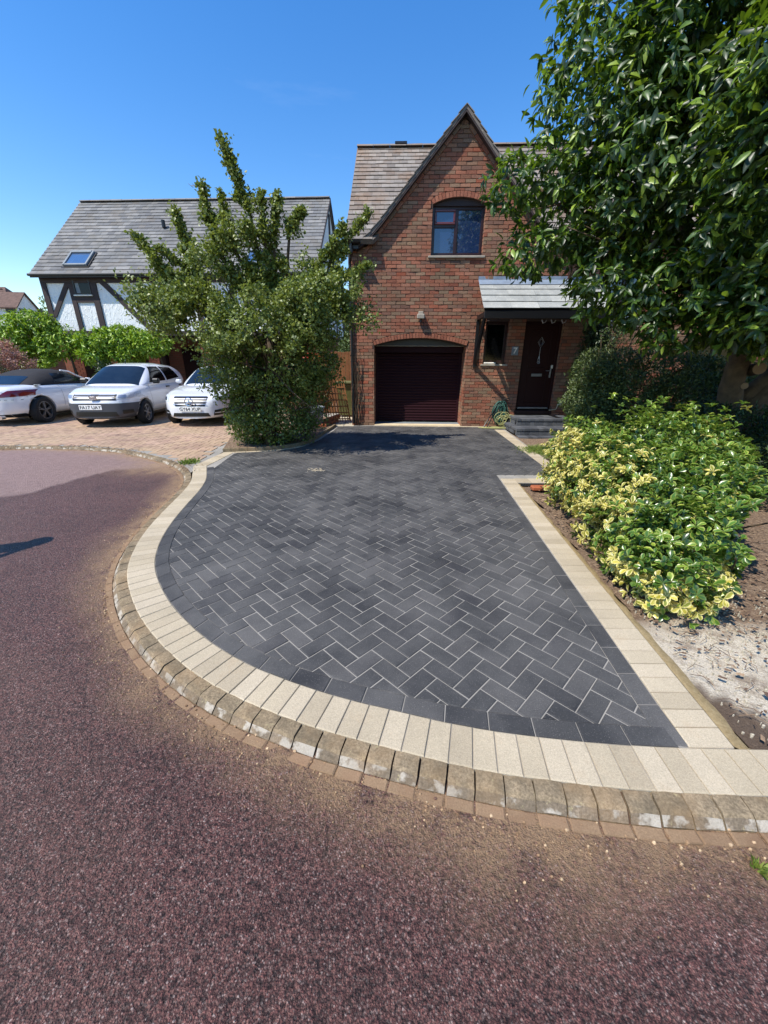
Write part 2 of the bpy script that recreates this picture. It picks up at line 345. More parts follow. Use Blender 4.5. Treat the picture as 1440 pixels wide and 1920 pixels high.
# ------------------------------------------------------------------ geometry helpers
class MB:
    """collects shapes and links them as ONE mesh object"""
    def __init__(s): s.v = []; s.f = []; s.r = []; s.mi = []
    def add(s, vs, fs, r=0.0, mi=0):
        o = len(s.v); s.v += [tuple(q) for q in vs]
        for f in fs: s.f.append([i + o for i in f]); s.r.append(r); s.mi.append(mi)
        return s
    def merge(s, b):
        o = len(s.v); s.v += b.v; s.f += [[i + o for i in f] for f in b.f]; s.r += b.r; s.mi += b.mi; return s
    def box(s, a, b, r=0.0, mi=0, T=None):
        x0, y0, z0 = a; x1, y1, z1 = b
        vs = [(x0,y0,z0),(x1,y0,z0),(x1,y1,z0),(x0,y1,z0),(x0,y0,z1),(x1,y0,z1),(x1,y1,z1),(x0,y1,z1)]
        if T: vs = [T(q) for q in vs]
        return s.add(vs, [(0,3,2,1),(4,5,6,7),(0,1,5,4),(1,2,6,5),(2,3,7,6),(3,0,4,7)], r, mi)
    def rbox(s, a, b, c=0.01, r=0.0, mi=0, T=None):
        """box with chamfered edges"""
        x0, y0, z0 = a; x1, y1, z1 = b; c = min(c, (x1-x0)/2.2, (y1-y0)/2.2, (z1-z0)/2.2)
        bm = bmesh.new(); bmesh.ops.create_cube(bm, size=1)
        for q in bm.verts: q.co = Vector(((q.co.x+.5)*(x1-x0)+x0, (q.co.y+.5)*(y1-y0)+y0, (q.co.z+.5)*(z1-z0)+z0))
        bmesh.ops.bevel(bm, geom=bm.edges[:], offset=c, segments=1, affect='EDGES')
        bm.verts.index_update()
        vs = [tuple(q.co) for q in bm.verts]; fs = [[q.index for q in f.verts] for f in bm.faces]; bm.free()
        if T: vs = [T(q) for q in vs]
        return s.add(vs, fs, r, mi)
    def prism(s, poly, z0, z1, ch=0.004, r=0.0, mi=0, jit=0.0, T=None):
        """upright prism over a ccw polygon, its top edge chamfered; T maps local to final"""
        n = len(poly); cx = sum(p[0] for p in poly)/n; cy = sum(p[1] for p in poly)/n
        tx, ty = random.uniform(-jit, jit), random.uniform(-jit, jit)
        def tilt(x, y): return (x-cx)*tx + (y-cy)*ty
        vs = [(x, y, z0) for x, y in poly]
        vs += [(x, y, z1 - ch + tilt(x, y)) for x, y in poly]
        for x, y in poly:
            d = math.hypot(x-cx, y-cy) + 1e-9; k = max(0.0, 1 - ch*1.5/d)
            vs.append((cx+(x-cx)*k, cy+(y-cy)*k, z1 + tilt(x, y)))
        fs = [[i, (i+1) % n, n+(i+1) % n, n+i] for i in range(n)] + [[n+i, n+(i+1) % n, 2*n+(i+1) % n, 2*n+i] for i in range(n)] + [[2*n+i for i in range(n)]]
        if T: vs = [T(q) for q in vs]
        return s.add(vs, fs, r, mi)
    def tube(s, pts, rad, n=8, r=0.0, mi=0, caps=True):
        pts = [Vector(p) for p in pts]; m = len(pts)
        if not hasattr(rad, '__len__'): rad = [rad]*m
        ref = Vector((0.13, 0.31, 0.94)); vs = []
        for i, p in enumerate(pts):
            t = (pts[min(i+1, m-1)] - pts[max(i-1, 0)]).normalized()
            if abs(t.dot(ref)) > 0.97: ref = Vector((0.9, 0.2, 0.1))
            a = t.cross(ref).normalized(); b = t.cross(a)
            ref = a.cross(t) if False else ref
            vs += [tuple(p + (a*math.cos(2*math.pi*k/n) + b*math.sin(2*math.pi*k/n))*rad[i]) for k in range(n)]
        fs = [[i*n+k, i*n+(k+1) % n, (i+1)*n+(k+1) % n, (i+1)*n+k] for i in range(m-1) for k in range(n)]
        if caps: fs += [[k for k in range(n)][::-1], [(m-1)*n+k for k in range(n)]]
        return s.add(vs, fs, r, mi)
    def build(s, name, mat, parent=None, smooth=False, kind=None, label=None):
        me = bpy.data.meshes.new(name)
        me.from_pydata(s.v, [], s.f)
        for m_ in (mat if isinstance(mat, (list, tuple)) else [mat]):
            me.materials.append(MATS[m_] if isinstance(m_, str) else m_)
        if any(s.mi): me.polygons.foreach_set('material_index', s.mi)
        if any(s.r):
            a = me.attributes.new('rnd', 'FLOAT', 'FACE'); a.data.foreach_set('value', s.r)
        if smooth: me.polygons.foreach_set('use_smooth', [True]*len(me.polygons))
        me.update()
        o = bpy.data.objects.new(name, me); col.objects.link(o)
        if parent is not None: o.parent = parent
        if kind: o['kind'] = kind
        if label: o['label'] = label
        return o

def tag(o, label=None, cat=None, group=None, kind=None):
    if label: o['label'] = label
    if cat: o['category'] = cat
    if group: o['group'] = group
    if kind: o['kind'] = kind
    return o
def thing(name, label, cat, loc=(0, 0, 0), rz=0.0, group=None):
    o = bpy.data.objects.new(name, None); col.objects.link(o); o.empty_display_size = 0.2
    o.location = loc; o.rotation_euler = (0, 0, rz)
    return tag(o, label, cat, group)

def emit(name, pieces, mat, parent, limit=300, key=None, stuff_name=None):
    """pieces: list of (MB, size-key). The largest become parts, the rest one stuff part"""
    pieces = sorted(pieces, key=lambda q: -q[1])
    for mb, k in pieces[:limit]: mb.build(name, mat, parent)
    if len(pieces) > limit:
        a = MB()
        for mb, k in pieces[limit:]: a.merge(mb)
        a.build(stuff_name or name, mat, parent, kind='stuff')
def near(x, y): return 1.0 / (math.hypot(x, y) + 0.01)

def clip_poly(poly, a, b):
    """keep the part of poly left of the line a->b"""
    out = []; n = len(poly)
    def side(p): return (b[0]-a[0])*(p[1]-a[1]) - (b[1]-a[1])*(p[0]-a[0])
    for i in range(n):
        p, q = poly[i], poly[(i+1) % n]; sp, sq = side(p), side(q)
        if sp >= 0: out.append(p)
        if (sp >= 0) != (sq >= 0):
            t = sp/(sp-sq); out.append((p[0]+(q[0]-p[0])*t, p[1]+(q[1]-p[1])*t))
    return out
def area(p): return 0.5*sum(p[i][0]*p[(i+1) % len(p)][1]-p[(i+1) % len(p)][0]*p[i][1] for i in range(len(p)))
def clean(p, eps=0.002):
    o = []
    for q in p:
        if not o or math.hypot(q[0]-o[-1][0], q[1]-o[-1][1]) > eps: o.append(q)
    if len(o) > 1 and math.hypot(o[0][0]-o[-1][0], o[0][1]-o[-1][1]) <= eps: o.pop()
    return o
def inside(p, poly):
    x, y = p; c = False; n = len(poly)
    for i in range(n):
        x1, y1 = poly[i]; x2, y2 = poly[(i+1) % n]
        if (y1 > y) != (y2 > y) and x < (x2-x1)*(y-y1)/(y2-y1)+x1: c = not c
    return c
def catmull(P, n=12):
    P = [np.array(p, float) for p in P]; Q = [2*P[0]-P[1]] + P + [2*P[-1]-P[-2]]; out = []
    for i in range(1, len(Q)-2):
        for k in range(n):
            t = k/n
            out.append(0.5*((2*Q[i]) + (-Q[i-1]+Q[i+1])*t + (2*Q[i-1]-5*Q[i]+4*Q[i+1]-Q[i+2])*t*t + (-Q[i-1]+3*Q[i]-3*Q[i+1]+Q[i+2])*t**3))
    out.append(P[-1]); return np.array(out)
def resample(P, step=None, n=None):
    P = np.array(P, float); d = np.r_[0, np.cumsum(np.hypot(*np.diff(P, axis=0).T))]
    if n is None: n = max(2, int(round(d[-1]/step))+1)
    s = np.linspace(0, d[-1], n)
    return np.stack([np.interp(s, d, P[:, 0]), np.interp(s, d, P[:, 1])], 1)
def smooth_line(P, k=3):
    P = P.copy()
    for _ in range(k): P[1:-1] = 0.25*P[:-2] + 0.5*P[1:-1] + 0.25*P[2:]
    return P
def offset(P, d):
    """shift a polyline to its left by d"""
    T = np.gradient(P, axis=0); T /= np.linalg.norm(T, axis=1)[:, None]
    return P + np.stack([-T[:, 1], T[:, 0]], 1)*d
def strip_blocks(A, B, z0, z1, ch=0.004, gap=0.0022, jit=0.01):
    """one block between each pair of successive points of two matching lines"""
    out = []
    for i in range(len(A)-1):
        a0, a1, b0, b1 = A[i], A[i+1], B[i], B[i+1]
        ta = (a1-a0)/(np.linalg.norm(a1-a0)+1e-9)*gap; tb = (b1-b0)/(np.linalg.norm(b1-b0)+1e-9)*gap
        na = (b0-a0)/(np.linalg.norm(b0-a0)+1e-9)*gap*0.6
        poly = [tuple(a0+ta+na), tuple(a1-ta+na), tuple(b1-tb-na), tuple(b0+tb-na)]
        if area(poly) < 0: poly = poly[::-1]
        m = MB().prism(poly, z0, z1+random.uniform(-.001, .001), ch, random.random()*0.999+0.0005, 0, jit)
        c = (a0+b1)/2; out.append((m, near(c[0], c[1])))
    return out
def herring(region, u, z0, z1, ang=45.0, ch=0.0045, gap=0.0024, jit=0.010, ox=0.0, oy=0.0):
    """herringbone blocks 2u x u clipped to a region"""
    xs = [p[0] for p in region]; ys = [p[1] for p in region]
    e1 = np.array([math.cos(R(ang)), math.sin(R(ang))]); e2 = np.array([-e1[1], e1[0]])
    cx, cy = (min(xs)+max(xs))/2, (min(ys)+max(ys))/2; rad = math.hypot(max(xs)-min(xs), max(ys)-min(ys))/2+u*2
    n = int(rad/u)+2; out = []; reg = [tuple(p) for p in region]
    for i in range(-n, n):
        for j in range(-n, n):
            c = (i-j) % 4
            if c == 0: w, h = 2, 1
            elif c == 3: w, h = 1, 2
            else: continue
            g = gap/u
            cor = [(i+g, j+g), (i+w-g, j+g), (i+w-g, j+h-g), (i+g, j+h-g)]
            P = [tuple(np.array([cx+ox, cy+oy])+e1*a*u+e2*b*u) for a, b in cor]
            mx, my = sum(p[0] for p in P)/4, sum(p[1] for p in P)/4
            if mx < min(xs)-2*u or mx > max(xs)+2*u or my < min(ys)-2*u or my > max(ys)+2*u: continue
            ins = [inside(p, reg) for p in P]
            if not all(ins) or not inside((mx, my), reg):
                lo = (min(p[0] for p in P), min(p[1] for p in P)); hi = (max(p[0] for p in P), max(p[1] for p in P))
                q = list(reg)
                for k in range(4):
                    q = clip_poly(q, P[k], P[(k+1) % 4])
                    if len(q) < 3: break
                q = clean(q) if len(q) >= 3 else []
                if len(q) < 3 or area(q) < 0.015*u*u: continue
            else: q = P
            m = MB().prism(q, z0, z1+random.uniform(-.0012, .0012), ch, random.random()*0.999+0.0005, 0, jit)
            out.append((m, near(mx, my)*min(1, area(q)/(u*u))))
    return out

# ------------------------------------------------------------------ leaves (many small faces at once)
def tmpl(stations, fold=0.12, droop=0.25):
    """leaf along +x, length 1; stations: (t, half width); V fold and droop"""
    vs = [(0, 0, 0)]; ed = [0.6]
    for t, h in stations:
        z = -droop*t*t
        vs += [(t, h, z+fold*h*2), (t, 0, z), (t, -h, z+fold*h*2)]; ed += [1, 0, 1]
    vs.append((1, 0, -droop)); ed.append(1)
    n = len(stations); fs = [(0, 3, 2), (0, 2, 1)]
    for i in range(n-1):
        a, b = 1+3*i, 4+3*i
        fs += [(a+1, a+2, b+2, b+1), (a, a+1, b+1, b)]
    a = 1+3*(n-1); e = len(vs)-1
    fs += [(a+1, a+2, e), (a, a+1, e)]
    return np.array(vs, float), fs, np.array(ed, float)
T_LONG = tmpl([(0.2, 0.12), (0.5, 0.19), (0.8, 0.12)], 0.25, 0.3)
T_OBO = tmpl([(0.25, 0.12), (0.6, 0.27), (0.87, 0.2)], 0.25, 0.22)
T_OVAL = tmpl([(0.4, 0.26)], 0.3, 0.15)
T_LOBE = tmpl([(0.45, 0.4)], 0.2, 0.1)
T_THIN = tmpl([(0.4, 0.12)], 0.2, 0.35)

def unit(a): return a/(np.linalg.norm(a, axis=-1, keepdims=True)+1e-9)
def leaf_obj(name, T, P, D, Nn, S, mat, parent=None, kind='stuff', rnd=None):
    """P base points, D directions, Nn rough normals, S sizes"""
    tv, tf, te = T; n = len(P); V = len(tv)
    X = unit(D); Z = unit(Nn - (Nn*X).sum(1)[:, None]*X); Y = np.cross(Z, X)
    co = P[:, None, :] + S[:, None, None]*(tv[None, :, 0, None]*X[:, None, :] + tv[None, :, 1, None]*Y[:, None, :] + tv[None, :, 2, None]*Z[:, None, :])
    me = bpy.data.meshes.new(name)
    lt = [len(f) for f in tf]; flat = np.array([i for f in tf for i in f]); nl = len(flat)
    me.vertices.add(n*V); me.vertices.foreach_set('co', co.reshape(-1).astype(np.float32))
    me.loops.add(n*nl); me.loops.foreach_set('vertex_index', (flat[None, :] + (np.arange(n)*V)[:, None]).reshape(-1).astype(np.int32))
    me.polygons.add(n*len(tf))
    ls = np.r_[0, np.cumsum(lt)[:-1]]
    me.polygons.foreach_set('loop_start', (ls[None, :] + (np.arange(n)*nl)[:, None]).reshape(-1).astype(np.int32))
    me.polygons.foreach_set('loop_total', np.tile(lt, n).astype(np.int32))
    me.update(calc_edges=True)
    me.polygons.foreach_set('use_smooth', np.ones(n*len(tf), bool))
    if rnd is None: rnd = rng.random(n)
    a = me.attributes.new('rnd', 'FLOAT', 'POINT'); a.data.foreach_set('value', np.repeat(np.clip(rnd, 0, .999), V).astype(np.float32))
    a = me.attributes.new('edge', 'FLOAT', 'POINT'); a.data.foreach_set('value', np.tile(te, n).astype(np.float32))
    me.materials.append(MATS[mat]); me.validate()
    o = bpy.data.objects.new(name, me); col.objects.link(o)
    if parent is not None: o.parent = parent
    if kind: o['kind'] = kind
    return o
_tm = {}
def single_leaves(T, P, D, Nn, S, mat, parent, eye=(0, 0, 1.6), count=300):
    """the leaves nearest the viewer as leaf objects of their own; returns the mask of the others"""
    key = (id(T), mat)
    if key not in _tm:
        me = bpy.data.meshes.new('leaf'); me.from_pydata([tuple(v) for v in T[0]], [], [list(f) for f in T[1]])
        a = me.attributes.new('edge', 'FLOAT', 'POINT'); a.data.foreach_set('value', T[2])
        me.materials.append(MATS[mat]); me.polygons.foreach_set('use_smooth', [True]*len(me.polygons)); me.update(); _tm[key] = me
    d = np.linalg.norm(P-np.array(eye), axis=1)/S
    view = (P[:, 1] > 0.5) & (np.abs(P[:, 0]) < P[:, 1]*0.98)
    idx = np.argsort(np.where(view, d, 1e9))[:count]
    X = unit(D); Z = unit(Nn-(Nn*X).sum(1)[:, None]*X); Y = np.cross(Z, X)
    for i in idx:
        o = bpy.data.objects.new('leaf', _tm[key]); col.objects.link(o); o.parent = parent
        m = Matrix(((X[i, 0]*S[i], Y[i, 0]*S[i], Z[i, 0]*S[i], P[i, 0]), (X[i, 1]*S[i], Y[i, 1]*S[i], Z[i, 1]*S[i], P[i, 1]), (X[i, 2]*S[i], Y[i, 2]*S[i], Z[i, 2]*S[i], P[i, 2]), (0, 0, 0, 1)))
        o.matrix_local = m
    mask = np.ones(len(P), bool); mask[idx] = False; return mask

def blob_points(blobs, n, inner=0.55, cut=None):
    """points in the outer shells of ellipsoids; returns points, outward directions"""
    vol = np.array([b[3]*b[4]+b[4]*b[5]+b[3]*b[5] for b in blobs]); k = rng.choice(len(blobs), n, p=vol/vol.sum())
    B = np.array(blobs)[k]; d = unit(rng.normal(size=(n, 3)))
    r = (inner + (1-inner)*rng.random(n)**0.6)*(1+0.16*np.sin(d[:, 0]*7+B[:, 0]*5)*np.sin(d[:, 1]*6+B[:, 1]*3)*np.cos(d[:, 2]*8)*1.6)
    P = B[:, :3]+d*B[:, 3:6]*r[:, None]
    O = unit(d/B[:, 3:6])
    if cut is not None: m = cut(P); P, O = P[m], O[m]
    return P, O
def whorls(P, O, k, S, up=0.4, droop=0.35, spread=(0.9, 1.5), sj=0.25):
    """k leaves around every shoot tip"""
    n = len(P); A = unit(O+np.array([0, 0, up])+rng.normal(size=(n, 3))*0.35)
    ref = unit(np.cross(A, unit(rng.normal(size=(n, 3))))); ref2 = np.cross(A, ref)
    LP, LD, LN, LS, LR = [], [], [], [], []
    r0 = rng.random(n)
    for j in range(k):
        ph = 2*math.pi*(j/k)+rng.random(n)*0.7; th = rng.uniform(spread[0], spread[1], n)
        D = A*np.cos(th)[:, None] + (ref*np.cos(ph)[:, None]+ref2*np.sin(ph)[:, None])*np.sin(th)[:, None]
        D = unit(D+np.array([0, 0, -droop]))
        off = A*(rng.uniform(-0.35, 0.05, n)*S)[:, None]
        LP.append(P+off); LD.append(D); LN.append(A+np.array([0, 0, 0.4])); LS.append(S*rng.uniform(1-sj, 1+sj, n)); LR.append(np.clip(r0*0.6+rng.random(n)*0.4, 0, 1))
    A5 = [np.concatenate(q) for q in (LP, LD, LN, LS, LR)]; kp_ = rng.random(len(A5[0])) < .8
    A5[1] = unit(A5[1]+rng.normal(size=A5[1].shape)*.22); return [q[kp_] for q in A5]

def text_mb(txt, h, depth=0.002, font_scale=1.0, bold=0.0):
    cu = bpy.data.curves.new('t', 'FONT'); cu.body = txt; cu.size = h*1.38; cu.extrude = depth; cu.align_x = 'CENTER'; cu.align_y = 'CENTER'; cu.offset = bold
    o = bpy.data.objects.new('t', cu); col.objects.link(o)
    bpy.context.view_layer.update()
    me = bpy.data.meshes.new_from_object(o.evaluated_get(bpy.context.evaluated_depsgraph_get()))
    m = MB(); m.v = [tuple(q.co) for q in me.vertices]; m.f = [list(f.vertices) for f in me.polygons]; m.r = [0]*len(m.f); m.mi = [0]*len(m.f)
    bpy.data.objects.remove(o); bpy.data.curves.remove(cu); bpy.data.meshes.remove(me)
    return m
def xf(mb, T):
    mb.v = [tuple(T(q)) for q in mb.v]; return mb
# ------------------------------------------------------------------ ground, road, paving
gm = MB(); gm.add([(-400, -200, -0.5), (400, -200, -0.5), (400, 700, -0.5), (-400, 700, -0.5)], [(0, 1, 2, 3)])
tag(gm.build('ground', 'dry_ground'), kind='structure')

cream_out = smooth_line(resample(catmull([(1.72, 1.006), (1.529, 1.008), (1.131, 1.02), (0.726, 1.058), (0.364, 1.114), (0.03, 1.201), (-0.334, 1.305), (-0.766, 1.48), (-1.048, 1.641),
    (-1.312, 1.836), (-1.648, 2.147), (-1.939, 2.499), (-2.1, 2.745), (-2.218, 2.993), (-2.344, 3.34), (-2.453, 3.774), (-2.548, 4.298), (-2.63, 4.78), (-2.745, 5.235), (-2.93, 5.68), (-3.08, 6.03)]), step=0.05), 6)
RI0, RI1 = np.array([1.366, 1.206]), np.array([1.703, 5.423])         # inner edge of the cream band on the right
RO0, RO1 = np.array([1.572, 1.206]), np.array([1.909, 5.213])

def road_mesh():
    gx = np.r_[-60, -40, -25, -18, -14, np.arange(-11, 4.01, 0.09), 5, 8, 14, 25, 60]
    gy = np.r_[-60, -30, -12, -5, -2, np.arange(-0.5, 8.6, 0.09), 9.4]
    X, Y = np.meshgrid(gx, gy); P = np.stack([X.ravel(), Y.ravel()], 1); nx, ny = len(gx), len(gy)
    K = np.array(kerb_line)
    d = np.min(np.hypot(P[:, None, 0]-K[None, ::3, 0], P[:, None, 1]-K[None, ::3, 1]), axis=1)
    wdt = np.interp(P[:, 0], [-4.5, -2.6, -2.3, -1.5, -0.5, 0.3, 1.0], [0.30, 0.26, 0.22, 0.16, 0.18, 0.30, 0.36])
    nz = np.array([mnoise.noise(Vector((p[0]*1.3, p[1]*1.3, 0))) for p in P])
    wid = 0.14+wdt*0.7*(0.55+0.9*(nz+0.45))
    dust = np.clip(1.15-(d-0.1)/wid, 0, 1)**1.3
    corner = np.exp(-(((P[:, 0]+3.7)/0.55)**2+((P[:, 1]-6.0)/0.3)**2))
    dust = np.clip(dust+corner*0.9, 0, 1)
    edge = np.interp(P[:, 0], [-14, -6, -4.63, -4.6, -4.35, -3.4, 0], [3.2, 4.0, 4.75, 5.3, 5.95, 6.1, 6.2]) + 0.06*nz
    old = np.clip((P[:, 1]-edge)/0.12, 0, 1)
    nz2 = np.array([mnoise.noise(Vector((p[0]*5.3, p[1]*5.3, 4))) for p in P])
    z = -0.052 + 0.004*nz + 0.016*np.clip(nz2+.25, 0, 1)*np.exp(-((d-0.165)/0.055)**2)
    poly = [tuple(q) for q in K[::10]]+[(-60, 60), (60, 60), (60, 3)]
    ins = np.zeros(len(P), bool)
    for i in range(len(poly)):
        (xa, ya), (xb, yb) = poly[i], poly[(i+1) % len(poly)]
        if ya == yb: continue
        hit = ((ya > P[:, 1]) != (yb > P[:, 1])) & (P[:, 0] < (xb-xa)*(P[:, 1]-ya)/(yb-ya)+xa); ins ^= hit
    z = np.where(ins & (d > .06), z-0.09, z)
    me = bpy.data.meshes.new('road')
    me.from_pydata([(p[0], p[1], zz) for p, zz in zip(P, z)], [], [(j*nx+i, j*nx+i+1, (j+1)*nx+i+1, (j+1)*nx+i) for j in range(ny-1) for i in range(nx-1)])
    for nm, a in (('dust', dust), ('old', old)):
        at = me.attributes.new(nm, 'FLOAT', 'POINT'); at.data.foreach_set('value', a.astype(np.float32))
    me.materials.append(MATS['red_asphalt']); me.polygons.foreach_set('use_smooth', [True]*len(me.polygons)); me.update()
    o = bpy.data.objects.new('road', me); col.objects.link(o); tag(o, kind='structure'); return o

kl = list(map(tuple, cream_out[cream_out[:, 1] < 5.3])) + [(-2.98, 5.72), (-3.28, 6.12), (-3.72, 6.5), (-4.3, 6.9), (-5.0, 7.28), (-5.9, 7.52), (-6.9, 7.6), (-8.0, 7.45), (-9.4, 7.0), (-11.5, 6.0), (-15, 4.0), (-22, 0.5)]
kl = [(4.5, 1.35), (3.2, 1.14), (2.4, 1.05)] + [q for q in kl if q[0] < 1.75]
kerb_line = resample(np.array(kl), 0.03); kerb_line = smooth_line(kerb_line, 25)
road_mesh()

# --- kerb: units 115 mm wide with a flat top, a worn sloping face, and a channel row at their foot
kerb = MB(); kb = resample(kerb_line, 0.115); inn = offset(kb, 0.0); 
# kerb_line runs right to left; the road lies on its left-hand side (towards the camera)
sgn = 1 if offset(kb, 0.1)[20][1] < kb[20][1] else -1
bed = MB()
A, B, C = offset(kb, -sgn*0.0), offset(kb, sgn*0.103), offset(kb, sgn*0.16)
O1_ = offset(kb, sgn*0.070)
for i in range(len(kb)-1):
    bed.add([(*A[i], -0.02), (*A[i+1], -0.02), (*O1_[i+1], -0.032), (*O1_[i], -0.032), (*B[i+1], -0.056), (*B[i], -0.056)], [(0, 1, 2, 3), (3, 2, 4, 5)])
    bed.add([(*B[i], -0.06), (*B[i+1], -0.06), (*C[i+1], -0.063), (*C[i], -0.063)], [(0, 1, 2, 3)])
kerb_o = tag(bed.build('kerb', 'soil_chip'), kind='structure')
kp, cp = [], []
O0, O1, O2, O3 = kb+0.0, offset(kb, sgn*0.064), offset(kb, sgn*0.078), offset(kb, sgn*0.104)
C0, C1 = offset(kb, sgn*0.107), offset(kb, sgn*0.152)
for i in range(len(kb)-1):
    g = random.uniform(0.015, 0.045); r = random.random()*0.99+0.005; dz = random.uniform(-.004, .003); lat = random.uniform(-.006, .006)
    def L(a, b, t): return a[i]*(1-t)+a[i+1]*t
    prof = [(O0, -0.004), (O0, 0.0), (O1, -0.004), (O2, -0.013), (O3, -0.042), (O3, -0.10)]
    m = MB(); vs = []
    for t in (g, 0.5, 1-g):
        for q, z in prof:
            p = L(q, q, t); e = -0.004 if t != 0.5 else 0.0
            vs.append((p[0]+random.uniform(-.002, .002), p[1]+random.uniform(-.002, .002), z+dz+e+random.uniform(-.0015, .001)))
    n = len(prof)
    # profile rows 0..n-1 at each t
    for a in range(2):
        for k in range(n-1):
            m.add([vs[a*n+k], vs[(a+1)*n+k], vs[(a+1)*n+k+1], vs[a*n+k+1]], [(0, 1, 2, 3)], r, 1 if k == 3 else 0)
    m.add([vs[k] for k in range(n)], [list(range(n))[::-1]], r); m.add([vs[2*n+k] for k in range(n)], [list(range(n))], r)
    # sides down to the bed
    kp.append((m, near(*kb[i])))
    if i % 1 == 0:
        a0, a1, b0, b1 = L(C0, C0, 0.02), L(C0, C0, 0.98), L(C1, C1, 0.02), L(C1, C1, 0.98)
        poly = [tuple(a0), tuple(a1), tuple(b1), tuple(b0)]
        if area(poly) < 0: poly = poly[::-1]
        cp.append((MB().prism(poly, -0.1, -0.0445+random.uniform(-.003, .003), 0.005, random.random()*0.99+0.005, 0, 0.05), near(*kb[i])))
for m, k in kp: pass
emit('kerb_stone', kp, ['kerb_stone', 'kerb_face'], kerb_o)
emit('channel_block', cp, 'channel_block', kerb_o)

# --- the driveway
ISL = [(-2.975, 7.08), (-2.7, 7.12), (-2.425, 7.18), (-2.1, 7.3), (-1.837, 7.473), (-1.66, 7.72), (-1.567, 8.005), (-1.46, 8.5), (-1.387, 9.083), (-1.31, 9.6), (-1.257, 10.15)]
inner1 = offset(cream_out, -sgn*0.2); inner2 = offset(cream_out, -sgn*0.303)
top_in = np.array([-2.862, 7.03])
lim = inner1[:, 0] < 1.37
ed1 = inner1[(inner1[:, 1] < 6.0)]
def till_right(P):   # cut the line where it meets the right band
    return P[P[:, 0] < 1.355]
L2 = till_right(inner2); L2 = L2[L2[:, 1] < 6.0]
wall_y = lambda x: 10.38 - (x+0.86)*0.035
drive_region = [tuple(p) for p in L2[::2]][::-1]            # from top left down to bottom right
drive_region = drive_region[:]
reg = [(-2.765, 6.95)] + drive_region + [(1.268, 1.32), (1.2885, 1.60), (RI1[0]-0.107+0.016, 5.62), (3.6, 5.64), (3.6, 5.75), (2.604, 5.813), (2.75, 9.385), (2.765, 9.75), (3.04, 9.78), (3.04, wall_y(3.04)-0.12),
       (-0.80, wall_y(-0.8)-0.12), (-1.22, 10.15)] + [(x+0.07, y-0.07) for x, y in ISL[::-1][1:-2]] + [(-2.72, 7.03)]
if area(reg) < 0: reg = reg[::-1]
bedm = MB()
reg_bed = [(-3.0, 7.05)] + [tuple(p) for p in cream_out[::4][::-1]] + [(1.55, 1.05), (1.566, 1.206), (1.895, 5.213), (3.7, 5.22), (3.7, 6.0), (2.81, 6.01), (3.04, 9.6), (3.1, 10.3), (-0.86, 10.42), (-1.25, 10.15)] + ISL[::-1]
reg_bed = clean(reg_bed, 0.02)
bedm.add([(x, y, -0.0045) for x, y in reg_bed], [list(range(len(reg_bed)))])
drive = tag(bedm.build('driveway', 'sand_joint'), kind='structure')
emit('paving_block', herring(reg, 0.1025, -0.05, 0.0, 45, ox=0.02, oy=0.03), 'charcoal_block', drive)
# charcoal stretcher course inside the curve and along the right band
ei, eo = inner2, inner1
m1 = (eo[:, 1] < 6.0) & (eo[:, 0] < 1.37)
n_ = int(np.hypot(*np.diff(eo[m1], axis=0).T).sum()/0.205)+1
edges = strip_blocks(resample(eo[m1], n=n_), resample(ei[m1], n=n_), -0.05, 0.001)
n_ = int(5.62-1.33)*5
Re_o = np.linspace(RI0+(0.0, 0.03), RI1+(0.0, 0.19), 22); Re_i = Re_o-np.array([0.103, 0]); Re_o[0] = [1.372, 1.216]; Re_i[0] = [1.250, 1.232]
edges += strip_blocks(Re_o, Re_i, -0.05, 0.001)
ue = np.linspace([2.604-0.0, 5.82], [2.76, 9.75], 21)
edges += strip_blocks(np.linspace([-3.068, 6.03], [-2.87, 6.98], 2), np.linspace([-2.87, 6.0], [-2.77, 6.95], 2), -0.06, -0.02)
emit('edging_block', edges, 'charcoal_block', drive)
# cream header courses
cb = []
m2 = cream_out[:, 0] < 1.75
n_ = int(np.hypot(*np.diff(cream_out[m2], axis=0).T).sum()/0.103)+1
co_ = resample(cream_out[m2], n=n_)
ci_ = offset(co_, -sgn*0.2)
cb += strip_blocks(co_, ci_, -0.05, 0.003)
n_ = 42
cb += strip_blocks(np.linspace(RI0+(0, 0.004), RI1, n_), np.linspace(RO0+(0, 0.004), RO1+(0.0, 0.2), n_), -0.05, 0.003)
cb += strip_blocks(np.linspace([-3.09, 6.06], [-2.99, 7.06], 11), np.linspace([-2.875, 6.03], [-2.80, 7.02], 11), -0.05, 0.003)
cb += strip_blocks(np.linspace([1.90, 5.44], [3.4, 5.42], 16), np.linspace([1.90, 5.235], [3.4, 5.215], 16), -0.05, 0.003)
cb += strip_blocks(np.linspace([2.604, 5.813], [2.765, 9.75], 39), np.linspace([2.80, 5.813], [2.99, 9.70], 39), -0.05, 0.003)
I2 = np.array(ISL[:6]); io = smooth_line(resample(catmull(I2), 0.2), 1)
cb += strip_blocks(io+np.array([0.0, -0.01]), offset(io, -0.085), -0.05, 0.002)
# course of setts at the foot of the house wall
cb += strip_blocks(np.linspace([0.0, wall_y(0)-0.005], [3.0, wall_y(3)-0.005], 16), np.linspace([0.0, wall_y(0)-0.11], [3.0, wall_y(3)-0.11], 16), -0.05, 0.003)
emit('cream_block', cb, 'cream_block', drive)
